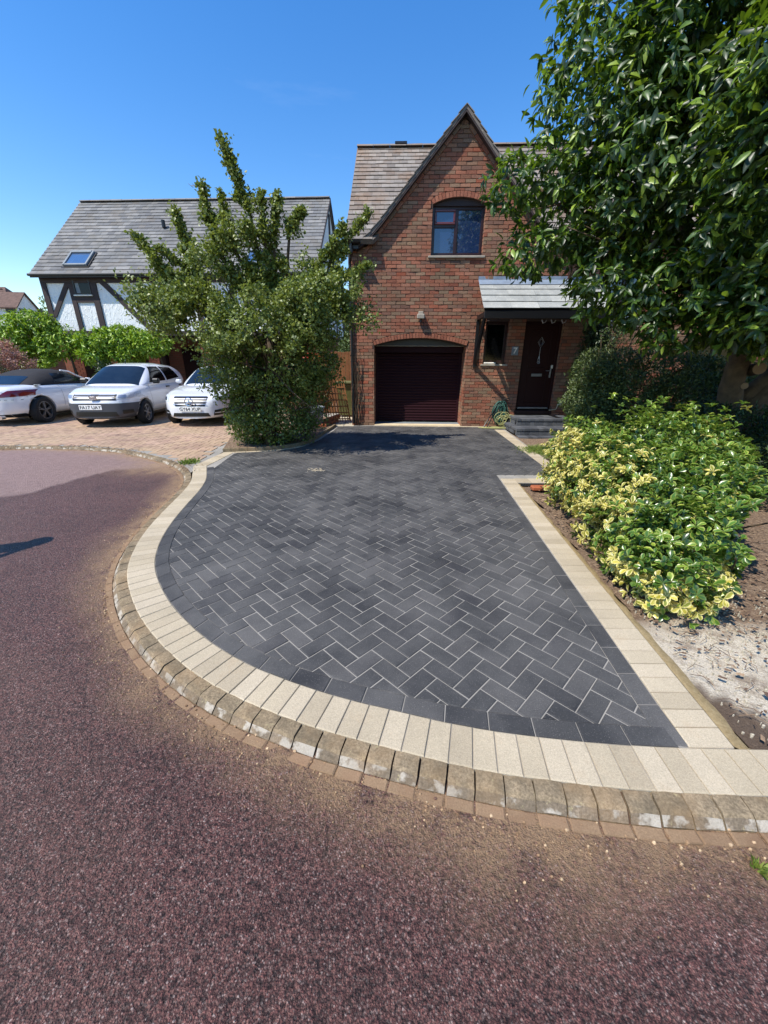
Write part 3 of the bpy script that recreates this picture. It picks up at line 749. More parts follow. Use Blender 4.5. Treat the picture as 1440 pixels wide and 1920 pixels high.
# small sandy repair and a few stray chips on the blocks
gs = MB()
for _ in range(50):
    x, y = random.gauss(-1.06, 0.055), random.gauss(5.84, 0.045); s_ = random.uniform(.006, .014)
    gs.prism([(x-s_, y-s_), (x+s_, y-s_*.6), (x+s_*.7, y+s_), (x-s_, y+s_*.7)], 0.001, 0.006, 0.002, random.random()*.99+.005)
tag(gs.build('sand_crumbs', 'cream_block'), 'crumbs of pale sand left on the charcoal paving', 'sand', kind='stuff')

# --- neighbour's pinkish paving
kk = kerb_line[(kerb_line[:, 0] < -2.95) & (kerb_line[:, 0] > -15.5)]
npoly = [(-3.0, 5.9)] + [tuple(p) for p in offset(kk, -sgn*0.0)[::5]] + [(-17, 5), (-17, 17), (-1.0, 17), (-1.1, 11.0), (-1.6, 8.2), (-2.2, 7.3), (-3.04, 7.1)]
base_poly = clean(npoly, 0.02)
pm = MB(); pm.add([(x, y, -0.012) for x, y in base_poly], [list(range(len(base_poly)))])
paving = tag(pm.build('pavement', 'sand_joint'), kind='structure')
pin = [(-3.2, 6.02)] + [tuple(p) for p in offset(kk, -sgn*0.01)[::6]][1:]
pin = [q for q in pin if q[0] > -13] + [(-13, 5.4), (-13, 13.5), (-3.3, 13.5), (-3.2, 7.2), (-3.06, 7.0), (-3.12, 6.1)]
pin = clean(pin, 0.02)
emit('paving_brick', herring(pin, 0.108, -0.03, -0.002, 0.0, ch=0.004, gap=0.003, jit=0.02), 'pink_paver', paving)
# crumbs, moss and dead leaves along the neighbour's kerb
lit = MB()
for _ in range(1500):
    i = random.randrange(0, len(kk)); off = random.gauss(0.03, 0.07); p = offset(kk[max(0, i-1):i+2] if 0 < i < len(kk)-1 else kk[:3], sgn*off)[1]
    if p[0] < -9: continue
    if mnoise.noise(Vector((p[0]*1.1, 3, 0))) < -0.1: continue
    s_ = random.uniform(.008, .02); a = random.uniform(0, 6.3); z = 0.004 if off < 0.1 else -0.055
    q = [(p[0]+math.cos(a+k*2.1)*s_*random.uniform(.5, 1), p[1]+math.sin(a+k*2.1)*s_, z+random.uniform(0, .018)) for k in range(3)]
    lit.add(q, [(0, 1, 2)], random.random()*.99+.005)
tag(lit.build('leaf_litter', 'soil_chip'), 'dead leaves and crumbs gathered along the far kerb of the road', 'leaf litter', kind='stuff')

# --- garden ground on the right
def garden_mesh():
    gx = np.arange(1.2, 9.0, 0.08); gy = np.arange(0.6, 10.6, 0.08)
    X, Y = np.meshgrid(gx, gy); nx, ny = len(gx), len(gy)
    lx = np.interp(Y, [1.2, 5.42], [RO0[0], RO1[0]])+0.0
    kyy = np.interp(X, [1.2, 1.75, 2.4, 3.2, 4.5, 9], [1.03, 1.02, 1.06, 1.15, 1.36, 2.4])
    nz = np.array([mnoise.noise(Vector((x*2.2, y*2.2, 1))) for x, y in zip(X.ravel(), Y.ravel())]).reshape(X.shape)
    Z = -0.045+0.02*nz+0.03*np.clip((X-2.3)/2, 0, 1)
    bank = np.clip((Y-1.05)/0.3, 0, 1); Z = Z*bank+(-0.035)*(1-bank)
    keep = (X > lx+0.02) & (Y > kyy-0.02) & ~((Y > 5.25) & (X < 2.75)) & ~((Y > 5.2) & (Y < 6.0) & (X < 3.6))
    sand = np.clip(1-((X-2.15)/0.95)**2-((Y-1.72)/0.5)**2, 0, 1)**0.5*1.2
    sand = np.clip(sand, 0, 1)
    line = 1.205+0.34*np.clip((X-1.55), 0, 9)*0+np.interp(X, [1.5, 1.62, 1.7, 1.8, 1.95, 2.4, 4], [0.0, 0.55, 0.42, 0.27, 0.16, 0.08, 0.05])
    dark_soil = np.clip((line-Y)/0.06, 0, 1)  # darker brown soil on the kerb side of the line
    sand = np.where(dark_soil > .5, 0, sand)
    idx = -np.ones(X.size, int); k = np.where(keep.ravel())[0]; idx[k] = np.arange(len(k))
    fs = []
    I = idx.reshape(X.shape)
    for j in range(ny-1):
        for i in range(nx-1):
            q = (I[j, i], I[j, i+1], I[j+1, i+1], I[j+1, i])
            if min(q) >= 0: fs.append(q)
    me = bpy.data.meshes.new('garden_bed')
    me.from_pydata(list(zip(X.ravel()[k].tolist(), Y.ravel()[k].tolist(), Z.ravel()[k].tolist())), [], [tuple(map(int, f)) for f in fs])
    for nm, a in (('sand', sand), ('dark_soil', dark_soil)):
        at = me.attributes.new(nm, 'FLOAT', 'POINT'); at.data.foreach_set('value', a.ravel()[k].astype(np.float32))
    me.materials.append(MATS['garden_soil']); me.polygons.foreach_set('use_smooth', [True]*len(me.polygons)); me.update()
    o = bpy.data.objects.new('garden_bed', me); col.objects.link(o); tag(o, kind='structure')
garden_mesh()
sub = MB(); sub.add([(1.3, 1.25, -0.085), (14, 2.2, -0.085), (14, 11, -0.085), (1.3, 11, -0.085)], [(0, 1, 2, 3)])
tag(sub.build('garden_subsoil', 'garden_soil'), kind='structure')
# concrete haunching beside the right band
hm = MB(); n_ = 60
hy = np.linspace(1.01, 5.2, n_)
for i in range(n_-1):
    def hw(y): return np.interp(y, [1.0, 1.25, 1.8, 2.2, 5.2], [0.09, 0.12, 0.105, 0.08, 0.05])+0.012*math.sin(y*23)+0.008*math.sin(y*61)
    y0, y1 = hy[i], hy[i+1]; x0 = np.interp(y0, [1.2, 5.42], [RO0[0], RO1[0]])+0.004; x1 = np.interp(y1, [1.2, 5.42], [RO0[0], RO1[0]])+0.004
    if y0 < 1.2: x0 = RO0[0]+0.06+(1.2-y0)*0.45
    if y1 < 1.2: x1 = RO0[0]+0.06+(1.2-y1)*0.45
    a, b = hw(y0), hw(y1)
    hm.add([(x0, y0, -0.006), (x0+a*.6, y0, -0.014), (x0+a, y0, -0.08), (x1, y1, -0.006), (x1+b*.6, y1, -0.014), (x1+b, y1, -0.08)], [(0, 1, 4, 3), (1, 2, 5, 4)])
tag(hm.build('haunching', 'haunch_concrete', smooth=True), kind='structure')
# bark chips and twigs on the soil
ch = MB()
for _ in range(3200):
    x = random.uniform(1.75, 4.0); y = random.uniform(1.15, 5.1)
    if x < np.interp(y, [1.2, 5.42], [RO0[0], RO1[0]])+0.09: continue
    if random.random() < 0.5 and y < 2.0: continue
    s_ = random.uniform(.006, .02); a = random.uniform(0, 6.3); b = random.uniform(.25, .8); z = -0.03+random.uniform(0, .02)
    c, s = math.cos(a), math.sin(a)
    q = [(x+(u*c-v*s)*s_, y+(u*s+v*c)*s_, z+random.uniform(0, .008)) for u, v in ((-1, -b), (1, -b*.6), (1.1, b), (-.8, b*.7))]
    ch.add(q, [(0, 1, 2, 3)], random.random()*.99+.005)
for _ in range(170):
    x = random.uniform(1.72, 3.2); y = random.uniform(1.25, 2.4); a = random.uniform(0, 3.14); l_ = random.uniform(.03, .12)
    if x < 1.75: continue
    ch.tube([(x, y, -.02), (x+math.cos(a)*l_*.5, y+math.sin(a)*l_*.5, -.012+random.uniform(0, .01)), (x+math.cos(a+.3)*l_, y+math.sin(a+.3)*l_, -.02)], 0.0016, 4, random.random()*.99+.005)
gv = MB()
for _ in range(1100):
    x, y = random.uniform(1.7, 3.4), random.uniform(1.2, 2.6); s_ = random.uniform(.002, .007)
    if x < np.interp(y, [1.2, 5.42], [RO0[0], RO1[0]])+0.12: continue
    k = [(x+s_*math.cos(a+random.uniform(-.3, .3)), y+s_*.8*math.sin(a)) for a in np.linspace(0, 5.2, 6)]
    gv.prism(k, -.05, -.03+s_*random.uniform(-.2, .5), s_*.3, random.random()*.99+.005, 0, .2)
tag(gv.build('gravel', 'path_paving'), 'small pale stones scattered on the sandy ground below the variegated shrub', 'gravel', kind='stuff')
sd_ = MB()
for _ in range(5200):
    i = random.randrange(1, len(kerb_line)-1)
    if kerb_line[i][1] > 5 or kerb_line[i][0] > 1.6: continue
    tdir = kerb_line[i+1]-kerb_line[i-1]; tdir = tdir/np.linalg.norm(tdir); nn = np.array([-tdir[1], tdir[0]])*sgn
    off = min(.42, abs(random.gauss(.15, .06))+random.expovariate(22)); p = kerb_line[i]+nn*off
    if off < .10: continue
    s_ = random.uniform(.0015, .006)*(1.3 if off < .17 else .9); a0 = random.uniform(0, 6)
    k = [(p[0]+s_*math.cos(a+a0), p[1]+s_*.8*math.sin(a+a0)) for a in (0, 1.2, 2.6, 3.9, 5.1)]
    z0 = -.0455 if off < .155 else -.048
    sd_.prism(k, z0-.01, z0+s_*random.uniform(.4, 1.0), s_*.3, random.random()*.99+.005, 0, .3)
tag(sd_.build('sand_grit', 'grit'), 'sandy grit lying along the foot of the near kerb', 'grit', kind='stuff')
tag(ch.build('bark_chippings', 'soil_chip'), 'bark chippings and dry twigs strewn on the soil under the variegated shrub', 'bark chippings', kind='stuff')
# flat stone lying on the soil
st = MB().rbox((2.0, 4.93, -0.03), (2.36, 5.04, 0.03), 0.015)
tag(st.build('stone_slab', 'terracotta'), 'flat brown stone lying on the soil by the corner of the cream border', 'stone')

# --- island bed on the left with a raised edging
isl = [(-3.04, 7.12), (-2.7, 7.17), (-2.4, 7.24), (-2.1, 7.37), (-1.86, 7.55), (-1.72, 7.8), (-1.63, 8.05), (-1.54, 8.5), (-1.47, 9.1), (-1.4, 9.6), (-1.36, 10.2), (-1.5, 11.6), (-3.3, 12.6), (-3.5, 9)]
im = MB(); im.add([(x, y, 0.03) for x, y in isl], [list(range(len(isl)))][::1])
if area(isl) < 0: pass
tag(im.build('planting_bed', 'garden_soil'), kind='structure')
il = smooth_line(resample(catmull([np.array(p) for p in [(-3.02, 7.09)]+ISL[1:]]), 0.15), 1)
edg = strip_blocks(il, offset(il, 0.055), -0.05, 0.065, 0.006, 0.002)
eo_ = tag(MB().add([(il[i][0], il[i][1], 0.0) for i in (0, 1, 2)], [(0, 1, 2)]).build('bed_edging', 'haunch_concrete'), kind='structure')
emit('edging_stone', edg, 'kerb_stone', eo_)
# alley path between the bed and the house, sun-dappled
al = MB(); 
slabs = []
for j in range(9):
    for i in range(2):
        x0 = -1.34+i*0.27; y0 = 10.2+j*0.45
        slabs.append((MB().prism([(x0+.004, y0+.004), (x0+.262, y0+.004), (x0+.262, y0+.442), (x0+.004, y0+.442)], -0.05, 0.004, 0.004, random.random()*.99+.005, 0, 0.01), near(x0, y0)))
ap = tag(al.add([(-1.45, 10.1, -0.008), (-0.8, 10.1, -0.008), (-0.8, 16, -0.008), (-1.45, 16, -0.008)], [(0, 1, 2, 3)]).build('path', 'sand_joint'), kind='structure')
emit('path_slab', slabs, 'path_paving', ap)
# ------------------------------------------------------------------ brick house (local: x along the wall, y into the house, z up)
H7 = thing('brick_house', 'red brick house with steep front gable, brown garage door and slate roof', 'house', (-0.86, 10.40, 0), R(-2.0))
H7M = Matrix.Translation((-0.86, 10.40, 0)) @ Matrix.Rotation(R(-2.0), 4, 'Z')
def H7w(x, y, z): return H7M @ Vector((x, y, z))
AX, AZ, SL = 2.49, 6.33, math.tan(R(47.8))
def roofz(x):       # top of the brickwork
    g = AZ-0.06-abs(x-AX)*SL
    return max(4.02, g) if 0.2 < x < 4.85 else 4.02
def arch(xc, half, z0, rise, x):
    rr = (half*half+rise*rise)/(2*rise)
    return z0+math.sqrt(max(0, rr*rr-(x-xc)**2))-(rr-rise)
# openings: x0, x1, z0, z1, rise of arch, depth of recess
OPEN = [(0.59, 2.875, 0.0, 1.95, 0.17), (1.90, 3.07, 3.83, 4.80, 0.13), (3.30, 3.86, 1.53, 2.50, 0.0), (4.25, 5.16, 0.30, 2.50, 0.0), (6.0, 6.85, 2.42, 3.5, 0.0), (8.2, 9.6, 0.9, 2.1, 0.0)]
HW = 11.0
def otop(o, x, extra=0.0):
    if o[4] == 0: return o[3]+extra*0
    return arch((o[0]+o[1])/2, (o[1]-o[0])/2, o[3], o[4], x)+extra
def in_open(x, z, m=0.0, course=True):
    for o in OPEN:
        if o[0]-m < x < o[1]+m and o[2]-m < z < otop(o, min(max(x, o[0]), o[1]))+m: return True
    return False
# solid backing in narrow upright slices
back = MB(); xs = sorted(set([0.0, HW]+[v for o in OPEN for v in o[:2]]+[round(v, 3) for v in np.arange(0.2, 4.86, 0.11)]+[AX]))
for i in range(len(xs)-1):
    a, b = xs[i], xs[i+1]; m_ = (a+b)/2
    segs = [(0.0, None)]; cuts = []
    for o in OPEN:
        if o[0] <= m_ <= o[1]: cuts.append(o)
    cuts.sort(key=lambda o: o[2]); z0a = z0b = -0.2; parts = []
    for o in cuts:
        if o[2] > 0: parts.append((z0a, z0b, o[2], o[2]))
        z0a, z0b = otop(o, a), otop(o, b)
    parts.append((z0a, z0b, max(4.02, min(roofz(a), 9)), max(4.02, roofz(b))))
    for p in parts:
        D = 0.62 if m_ < 3 and p[0] < 2.3 else 0.3
        vs = [(a, 0, p[0]), (b, 0, p[1]), (b, 0, p[3]), (a, 0, p[2]), (a, D, p[0]), (b, D, p[1]), (b, D, p[3]), (a, D, p[2])]
        back.add(vs, [(0, 1, 2, 3), (5, 4, 7, 6), (0, 4, 5, 1), (3, 2, 6, 7), (0, 3, 7, 4), (1, 5, 6, 2)])
back.build('wall', 'mortar', H7)
wall7 = [c for c in H7.children if c.name.startswith('wall')][0]
side = MB(); side.box((0.0, 0.3, -0.2), (0.28, 6.3, 4.1)).box((HW-.28, 0.3, -0.2), (HW, 6.3, 4.1)).box((0.28, 6.0, -0.2), (HW-.28, 6.3, 4.1))
for xx in (0.0, HW-.28): side.add([(xx, .3, 4.1), (xx+.28, .3, 4.1), (xx+.28, 6.3, 4.1), (xx, 6.3, 4.1), (xx, 3.15, 7.0), (xx+.28, 3.15, 7.0)], [(0, 4, 3), (1, 2, 5), (0, 1, 5, 4), (3, 4, 5, 2)])
side.build('side_wall', 'wall_brickwork', H7)
bricks = []
row = 0; z = 0.0
while z < 6.5:
    off = 0.1125 if row % 2 else 0.0
    x = -off
    while x < HW:
        a, b = max(0.0, x), min(HW, x+0.215)
        if b-a > 0.03:
            z0, z1 = z+random.uniform(-.002, .002), z+0.065+random.uniform(-.002, .002)
            # side jambs: split where an opening crosses the course
            rngs = [(a, b)]
            for o in OPEN:
                if z1 > o[2] and z0 < (o[3]+(0 if o[4] else 0)):
                    new = []
                    for p, q in rngs:
                        if q <= o[0] or p >= o[1]: new.append((p, q))
                        else:
                            if p < o[0]: new.append((p, o[0]))
                            if q > o[1]: new.append((o[1], q))
                    rngs = new
            for p, q in rngs:
                if q-p < 0.02: continue
                # arch and gable: lower and upper bounds along the brick
                sx = np.linspace(p, q, 6); lo = []; hi = []
                for s_ in sx:
                    l_ = z0; h_ = z1
                    for o in OPEN:
                        if o[4] and o[0]-0.025 <= s_ <= o[1]+0.025 and z1 > o[3]-0.02:
                            t_ = arch((o[0]+o[1])/2, (o[1]-o[0])/2, o[3], o[4], min(max(s_, o[0]-.06), o[1]+.06))+0.118
                            if z0 < t_: l_ = max(l_, t_)
                    h_ = min(h_, roofz(s_)-0.004)
                    lo.append(l_); hi.append(h_)
                ok = [k for k in range(6) if hi[k]-lo[k] > 0.008]
                if len(ok) < 2: continue
                k0, k1 = ok[0], ok[-1]
                straight = all(abs(lo[k]-z0) < 1e-6 and abs(hi[k]-z1) < 1e-6 for k in range(k0, k1+1))
                ks = [k0, k1] if straight else list(range(k0, k1+1))
                poly = [(sx[k], lo[k]) for k in ks]+[(sx[k], hi[k]) for k in ks[::-1]]
                poly = clean(poly, 0.003)
                if len(poly) < 3: continue
                j = random.uniform(-.0015, .0015)
                poly = [(u+random.uniform(-.003, .003)*(0.4 if not straight else 1), v+random.uniform(-.0025, .0025)) for u, v in poly]
                pr = 0.014+random.uniform(-.004, .005)
                r = random.random()*0.999+0.0005
                m = MB().prism(poly, -0.02, pr, 0.0028, r, 0, 0.05, T=lambda q: (q[0], -q[2], q[1]))
                m.f = [f[::-1] for f in m.f] if False else m.f
                vis = 1 if (0 < p < 4.3 and not (p > 3.2 and z < 4.3)) else 0
                bricks.append((m, vis*10+z if p < 4.6 else -5))
        x += 0.225
    z += 0.075; row += 1
# arches of bricks on edge
for o in OPEN[:2]:
    xc, half, rise, z0 = (o[0]+o[1])/2, (o[1]-o[0])/2, o[4], o[3]
    rr = (half*half+rise*rise)/(2*rise); th = math.asin(half/rr); cz = z0-(rr-rise)
    n = int(2*th*rr/0.073)
    for i in range(n):
        t0 = -th+2*th*i/n+0.0045/rr; t1 = -th+2*th*(i+1)/n-0.0045/rr
        P_ = [(xc+math.sin(t)*q, cz+math.cos(t)*q) for t, q in ((t0, rr+.002), (t1, rr+.002), (t1, rr+.108), (t0, rr+.108))]
        if area(P_) < 0: P_ = P_[::-1]
        bricks.append((MB().prism(P_, -0.09, 0.016+random.uniform(-.003, .003), 0.004, random.random()*.2+.02, 0, .02, T=lambda q: (q[0], -q[2], q[1])), 30+random.random()))
# jamb bricks inside the reveals
for o, D in ((OPEN[0], 0.57), (OPEN[1], 0.12), (OPEN[2], 0.1), (OPEN[3], 0.1)):
    zz = math.ceil(o[2]/0.075)*0.075; k = 0
    while zz < o[3]-0.02:
        for xx, s_ in ((o[0], 1), (o[1], -1)):
            y = 0.0
            while y < D-0.02:
                l_ = min(0.215 if (k % 2 or y > 0) else 0.10, D-y)
                x0, x1 = (xx-0.02, xx+0.006) if s_ > 0 else (xx-0.006, xx+0.02)
                bricks.append((MB().rbox((x0, y+.005, zz), (x1, y+l_-.004, zz+.065), .003, random.random()*.99+.005), -1))
                y += l_
        zz += 0.075; k += 1
emit('brick', bricks, 'red_brick', wall7)

# --- roofs
def slates(parent, mat, name, org, uvec, svec, nvec, width_at, length, gauge, tw, thick=0.012, keyf=None, cut=None, limit=300):
    """rows of overlapping slates: org + u*uvec + s*svec, s measured up the slope from the eave"""
    out = []; org, uvec, svec, nvec = map(Vector, (org, uvec, svec, nvec)); rows = int(math.ceil(length/gauge))
    for rI in range(rows):
        s0 = rI*gauge; s1 = min(length, s0+gauge*1.12); u0, u1 = width_at(s0)
        off = (tw/2 if rI % 2 else 0)+random.uniform(-.01, .01); u = u0-off
        while u < u1:
            a, b = max(u0, u+.002), min(u1, u+tw-.002)
            u += tw
            if b-a < 0.03: continue
            if cut and cut((a+b)/2, s0): continue
            l1 = thick*1.9+random.uniform(0, .005); l2 = 0.004
            ds = random.uniform(-.006, .006); lf = random.uniform(-.003, .003)
            q = []
            for uu, ss, hh in ((a, s0+ds, l1+lf), (b, s0+ds, l1-lf), (b, s1, l2), (a, s1, l2)):
                q.append(org+uvec*uu+svec*ss+nvec*hh)
            d = [p-nvec*thick for p in q]
            m = MB(); m.add([tuple(p) for p in q]+[tuple(p) for p in d], [(0, 1, 2, 3), (0, 4, 5, 1), (1, 5, 6, 2), (3, 7, 4, 0)], random.random()*.999+.0005)
            out.append((m, keyf((a+b)/2, s0) if keyf else -s0))
    emit(name, out, mat, parent, limit)
def slab(parent, mat, name, P, nvec, t):
    n = Vector(nvec).normalized(); m = MB(); k = len(P)
    m.add([tuple(Vector(p)) for p in P]+[tuple(Vector(p)-n*t) for p in P], [list(range(k)), list(range(k, 2*k))[::-1]]+[[i, (i+1) % k, k+(i+1) % k, k+i][::-1] for i in range(k)])
    return m.build(name, mat, parent)
EZ, RZ, RY = 4.10, 7.06, 3.15      # eave and ridge of the main roof
sv = Vector((0, RY+0.22, RZ-EZ)); SLn = sv.length; sv.normalize(); nv = Vector((0, -sv.z, sv.y))
VL = (AZ-EZ)/SL-0.12; vy = (AZ-.05-EZ)/sv.z*sv.y-.22
main = slab(H7, 'brown_slate', 'roof', [(-0.04, -0.22, EZ), (AX-VL, -0.22, EZ), (AX, vy, AZ-.05), (AX+VL, -0.22, EZ), (HW+.1, -0.22, EZ), (HW+.1, RY, RZ), (-0.04, RY, RZ)], nv, 0.09)
rear = slab(H7, 'brown_slate', 'rear_roof', [(-0.04, RY, RZ), (HW+.1, RY, RZ), (HW+.1, 6.5, EZ), (-0.04, 6.5, EZ)], (0, .68, .73), 0.09)
def hidden(u, s):      # under the front gable
    zz = EZ+s*sv.z; g = abs(u-AX-0.0)
    return zz < AZ-g*SL-0.05 and 0.35 < u < 4.7
slates(main, 'brown_slate', 'slate', (0, -0.22, EZ), (1, 0, 0), sv, nv, lambda s: (-0.05+0.03*s/4, HW+.1), SLn, 0.207, 0.21, cut=hidden, keyf=lambda u, s: (10 if u < 3 else 0)-u*.1+s*.01)
rt_ = MB()
for i in range(25): 
    x0 = -0.04+i*0.45
    vs = []; 
    for xx in (x0+.004, x0+.446):
        for k in range(5):
            a = R(-65+k*32.5); vs.append((xx, RY+math.sin(a)*0.13, RZ-0.045+math.cos(a)*0.12+random.uniform(-.003, .003)))
    rt_.add(vs, [(k, k+1, 5+k+1, 5+k) for k in range(4)]+[(4, 3, 2, 1, 0), (5, 6, 7, 8, 9)], random.random()*.99)
rt_.build('ridge_tile', 'brown_slate', H7, kind='stuff')
MB().rbox((1.0, RY-.10, RZ+.04), (1.33, RY+.10, RZ+.105), .01).build('ridge_vent', 'black_plastic', H7)
# gable roof with a kick at the foot of each verge
prof = [(0.0, AZ), (-1.72, AZ-1.72*SL+0.0), (-1.95, AZ-1.95*SL+.03), (-2.14, AZ-2.14*SL+.09), (-2.3, AZ-2.3*SL+.17)]
YF = -0.17
for sg, nm in ((1, 'gable_roof'), (-1, 'gable_roof')):
    m = MB(); yb = lambda z: (z-EZ)/sv.z*sv.y-0.22+0.35
    pts = [(AX+sg*x, zz+0.07) for x, zz in prof]
    vs = []
    for x, zz in pts: vs += [(x, YF, zz), (x, max(YF+.3, yb(zz)), zz), (x, YF, zz-.075), (x, max(YF+.3, yb(zz)), zz-.075)]
    fs = []
    for i in range(len(pts)-1):
        a, b = 4*i, 4*(i+1); fs += [(a, a+1, b+1, b), (a+2, b+2, b+3, a+3), (a, b, b+2, a+2)]
    fs += [(4*(len(pts)-1), 4*(len(pts)-1)+1, 4*(len(pts)-1)+3, 4*(len(pts)-1)+2)]
    m.add(vs, fs); g_ = m.build(nm, 'brown_slate', H7)
    # slates stacked up the slope, their ends showing at the verge
    out = []
    tot = 0
    for i in range(len(pts)-1):
        (xa, za), (xb, zb) = pts[i], pts[i+1]; L_ = math.hypot(xb-xa, zb-za); n = max(1, int(L_/0.2))
        for k in range(n):
            t0, t1 = k/n, (k+1)/n
            x0, z0, x1, z1 = xa+(xb-xa)*t0, za+(zb-za)*t0, xa+(xb-xa)*t1, za+(zb-za)*t1
            yend = max(YF+.3, yb(z1))
            y = YF-0.02
            while y < yend:
                ye = min(y+.3, yend)
                nx_, nz_ = (zb-za)/L_*-1*1, 1
                ln = Vector((-(z1-z0), 0, (x1-x0)))*(1 if (x1-x0) > 0 else -1); ln.normalize()
                p = [Vector((x0, y+.002, z0))+ln*.006, Vector((x1, y+.002, z1))+ln*.026, Vector((x1, ye-.002, z1))+ln*.026, Vector((x0, ye-.002, z0))+ln*.006]
                q = [v-ln*.013 for v in p]
                out.append((MB().add([tuple(v) for v in p+q], [(0, 1, 2, 3), (4, 7, 6, 5), (0, 4, 5, 1), (1, 5, 6, 2), (2, 6, 7, 3), (3, 7, 4, 0)], random.random()*.99+.005), -y)); y = ye
    emit('slate', out, 'brown_slate', g_, 150)
    # plain soffit strip under the overhang
    m = MB(); vs = []
    for x, zz in prof: vs += [(AX+sg*x, YF+.005, zz-.012), (AX+sg*x, -0.006, zz-.012), (AX+sg*x, YF+.005, zz-.05), (AX+sg*x, -0.006, zz-.05)]
    fs = []
    for i in range(len(prof)-1):
        a, b = 4*i, 4*(i+1); fs += [(a, a+1, b+1, b), (a+2, b+2, b+3, a+3), (a, b, b+2, a+2)]
    m.add(vs, fs); m.build('verge', 'dark_timber', H7)
    # corbel course of brick under the verge
    cors = []
    xk = 0.12
    while xk < 2.12:
        x0, x1 = AX+sg*(-xk), AX+sg*(-xk-.205*math.cos(R(47.8)))
        z0_, z1_ = AZ-xk*SL-.055, AZ-(xk+.205*math.cos(R(47.8)))*SL-.055
        dn = Vector((math.sin(R(47.8))*sg, 0, -math.cos(R(47.8))))*.065
        q = [Vector((x0, -.045, z0_)), Vector((x1, -.045, z1_)), Vector((x1, -.045, z1_))+dn, Vector((x0, -.045, z0_))+dn]
        b_ = [v+Vector((0, .06, 0)) for v in q]
        cors.append((MB().add([tuple(v) for v in q+b_], [(0, 1, 2, 3), (4, 7, 6, 5), (0, 4, 5, 1), (1, 5, 6, 2), (2, 6, 7, 3), (3, 7, 4, 0)], random.random()*.99+.005), xk))
        xk += .215*math.cos(R(47.8))
    emit('corbel_brick', cors, 'red_brick', H7)
# eaves: fascia, gutter, downpipe
fas = MB().box((-0.02, -0.20, 3.94), (0.26, -0.17, 4.10)).box((-0.02, -0.17, 3.94), (0.26, 0.0, 3.96)).box((4.8, -0.20, 3.94), (HW, -0.17, 4.10)).box((4.8, -.17, 3.94), (HW, 0, 3.96))
fas.build('fascia', 'black_plastic', H7)
gt = MB()
for xa, xb in ((-0.03, 0.32), (4.75, HW)):
    vs = []
    for xx in (xa, xb):
        for k in range(7): a = R(180+k*30); vs.append((xx, -0.265+.06*math.cos(a), 4.07+.055*math.sin(a)))
    gt.add(vs, [(k, k+1, 8+k, 7+k) for k in range(6)]+[(0, 6, 5, 4, 3, 2, 1)])
gt.build('gutter', 'black_plastic', H7)
dp = MB().tube([(0.1, -.26, 4.03), (0.1, -.26, 3.86), (0.045, -.09, 3.70), (0.045, -.06, 3.5), (0.045, -.06, 0.05)], 0.034, 10).box((0.0, -.1, 3.1), (.09, 0, 3.13)).box((0.0, -.1, 1.7), (.09, 0, 1.73))
dp.tube([(0.1, -.26, 3.9), (.1, -.26, 3.86)], .042, 10)
dp.build('downpipe', 'black_plastic', H7, smooth=False)

# --- garage door: ribbed slats in a deep recess
x0, x1 = 0.59, 2.875
fr = MB().box((x0-.0, .56, 0.02), (x0+.07, .62, 1.95)).box((x1-.07, .56, .02), (x1, .62, 1.95)).box((x0, .40, 1.80), (x1, .62, 1.955))
gd = fr.build('garage_door', 'garage_maroon', H7, label='dark maroon ribbed roller garage door')
nsl = 24
for i in range(nsl):
    z0 = 0.04+i*(1.79-.04)/nsl; h = (1.79-.04)/nsl
    vs = []
    for xx in (x0+.07, x1-.07):
        for k, (dz, dy) in enumerate(((0.0, 0.0), (0.08, 0.0), (0.2, -.012), (0.5, -.017), (0.8, -.012), (0.92, 0.0), (1.0, 0.0))): vs.append((xx, .59+dy, z0+h*dz))
    MB().add(vs, [(k, 7+k, 8+k, k+1) for k in range(6)], random.random()*.9+.05).build('slat', 'garage_maroon', gd)
gi = MB()
n = 16; 
for i in range(n):     # dark board filling the arch head
    a, b = x0+(x1-x0)*i/n, x0+(x1-x0)*(i+1)/n
    gi.add([(a, .3, 1.95), (b, .3, 1.95), (b, .3, otop(OPEN[0], b)+.03), (a, .3, otop(OPEN[0], a)+.03)], [(0, 1, 2, 3)])
gi.box((x0, .3, 1.945), (x1, .42, 1.96))
gi.build('arch_board', 'black_plastic', H7)
MB().box((x0+.02, .285, 1.943), (x1-.02, .3, 1.962)).build('bead', 'stone_sill', H7)
MB().rbox((x0+.005, -.02, -.03), (x1-.005, .20, 0.022), .006).build('threshold', 'threshold', H7)
MB().box((x0+.005, .2, -.03), (x1-.005, .56, 0.016)).build('garage_floor', 'pot_grey', H7)

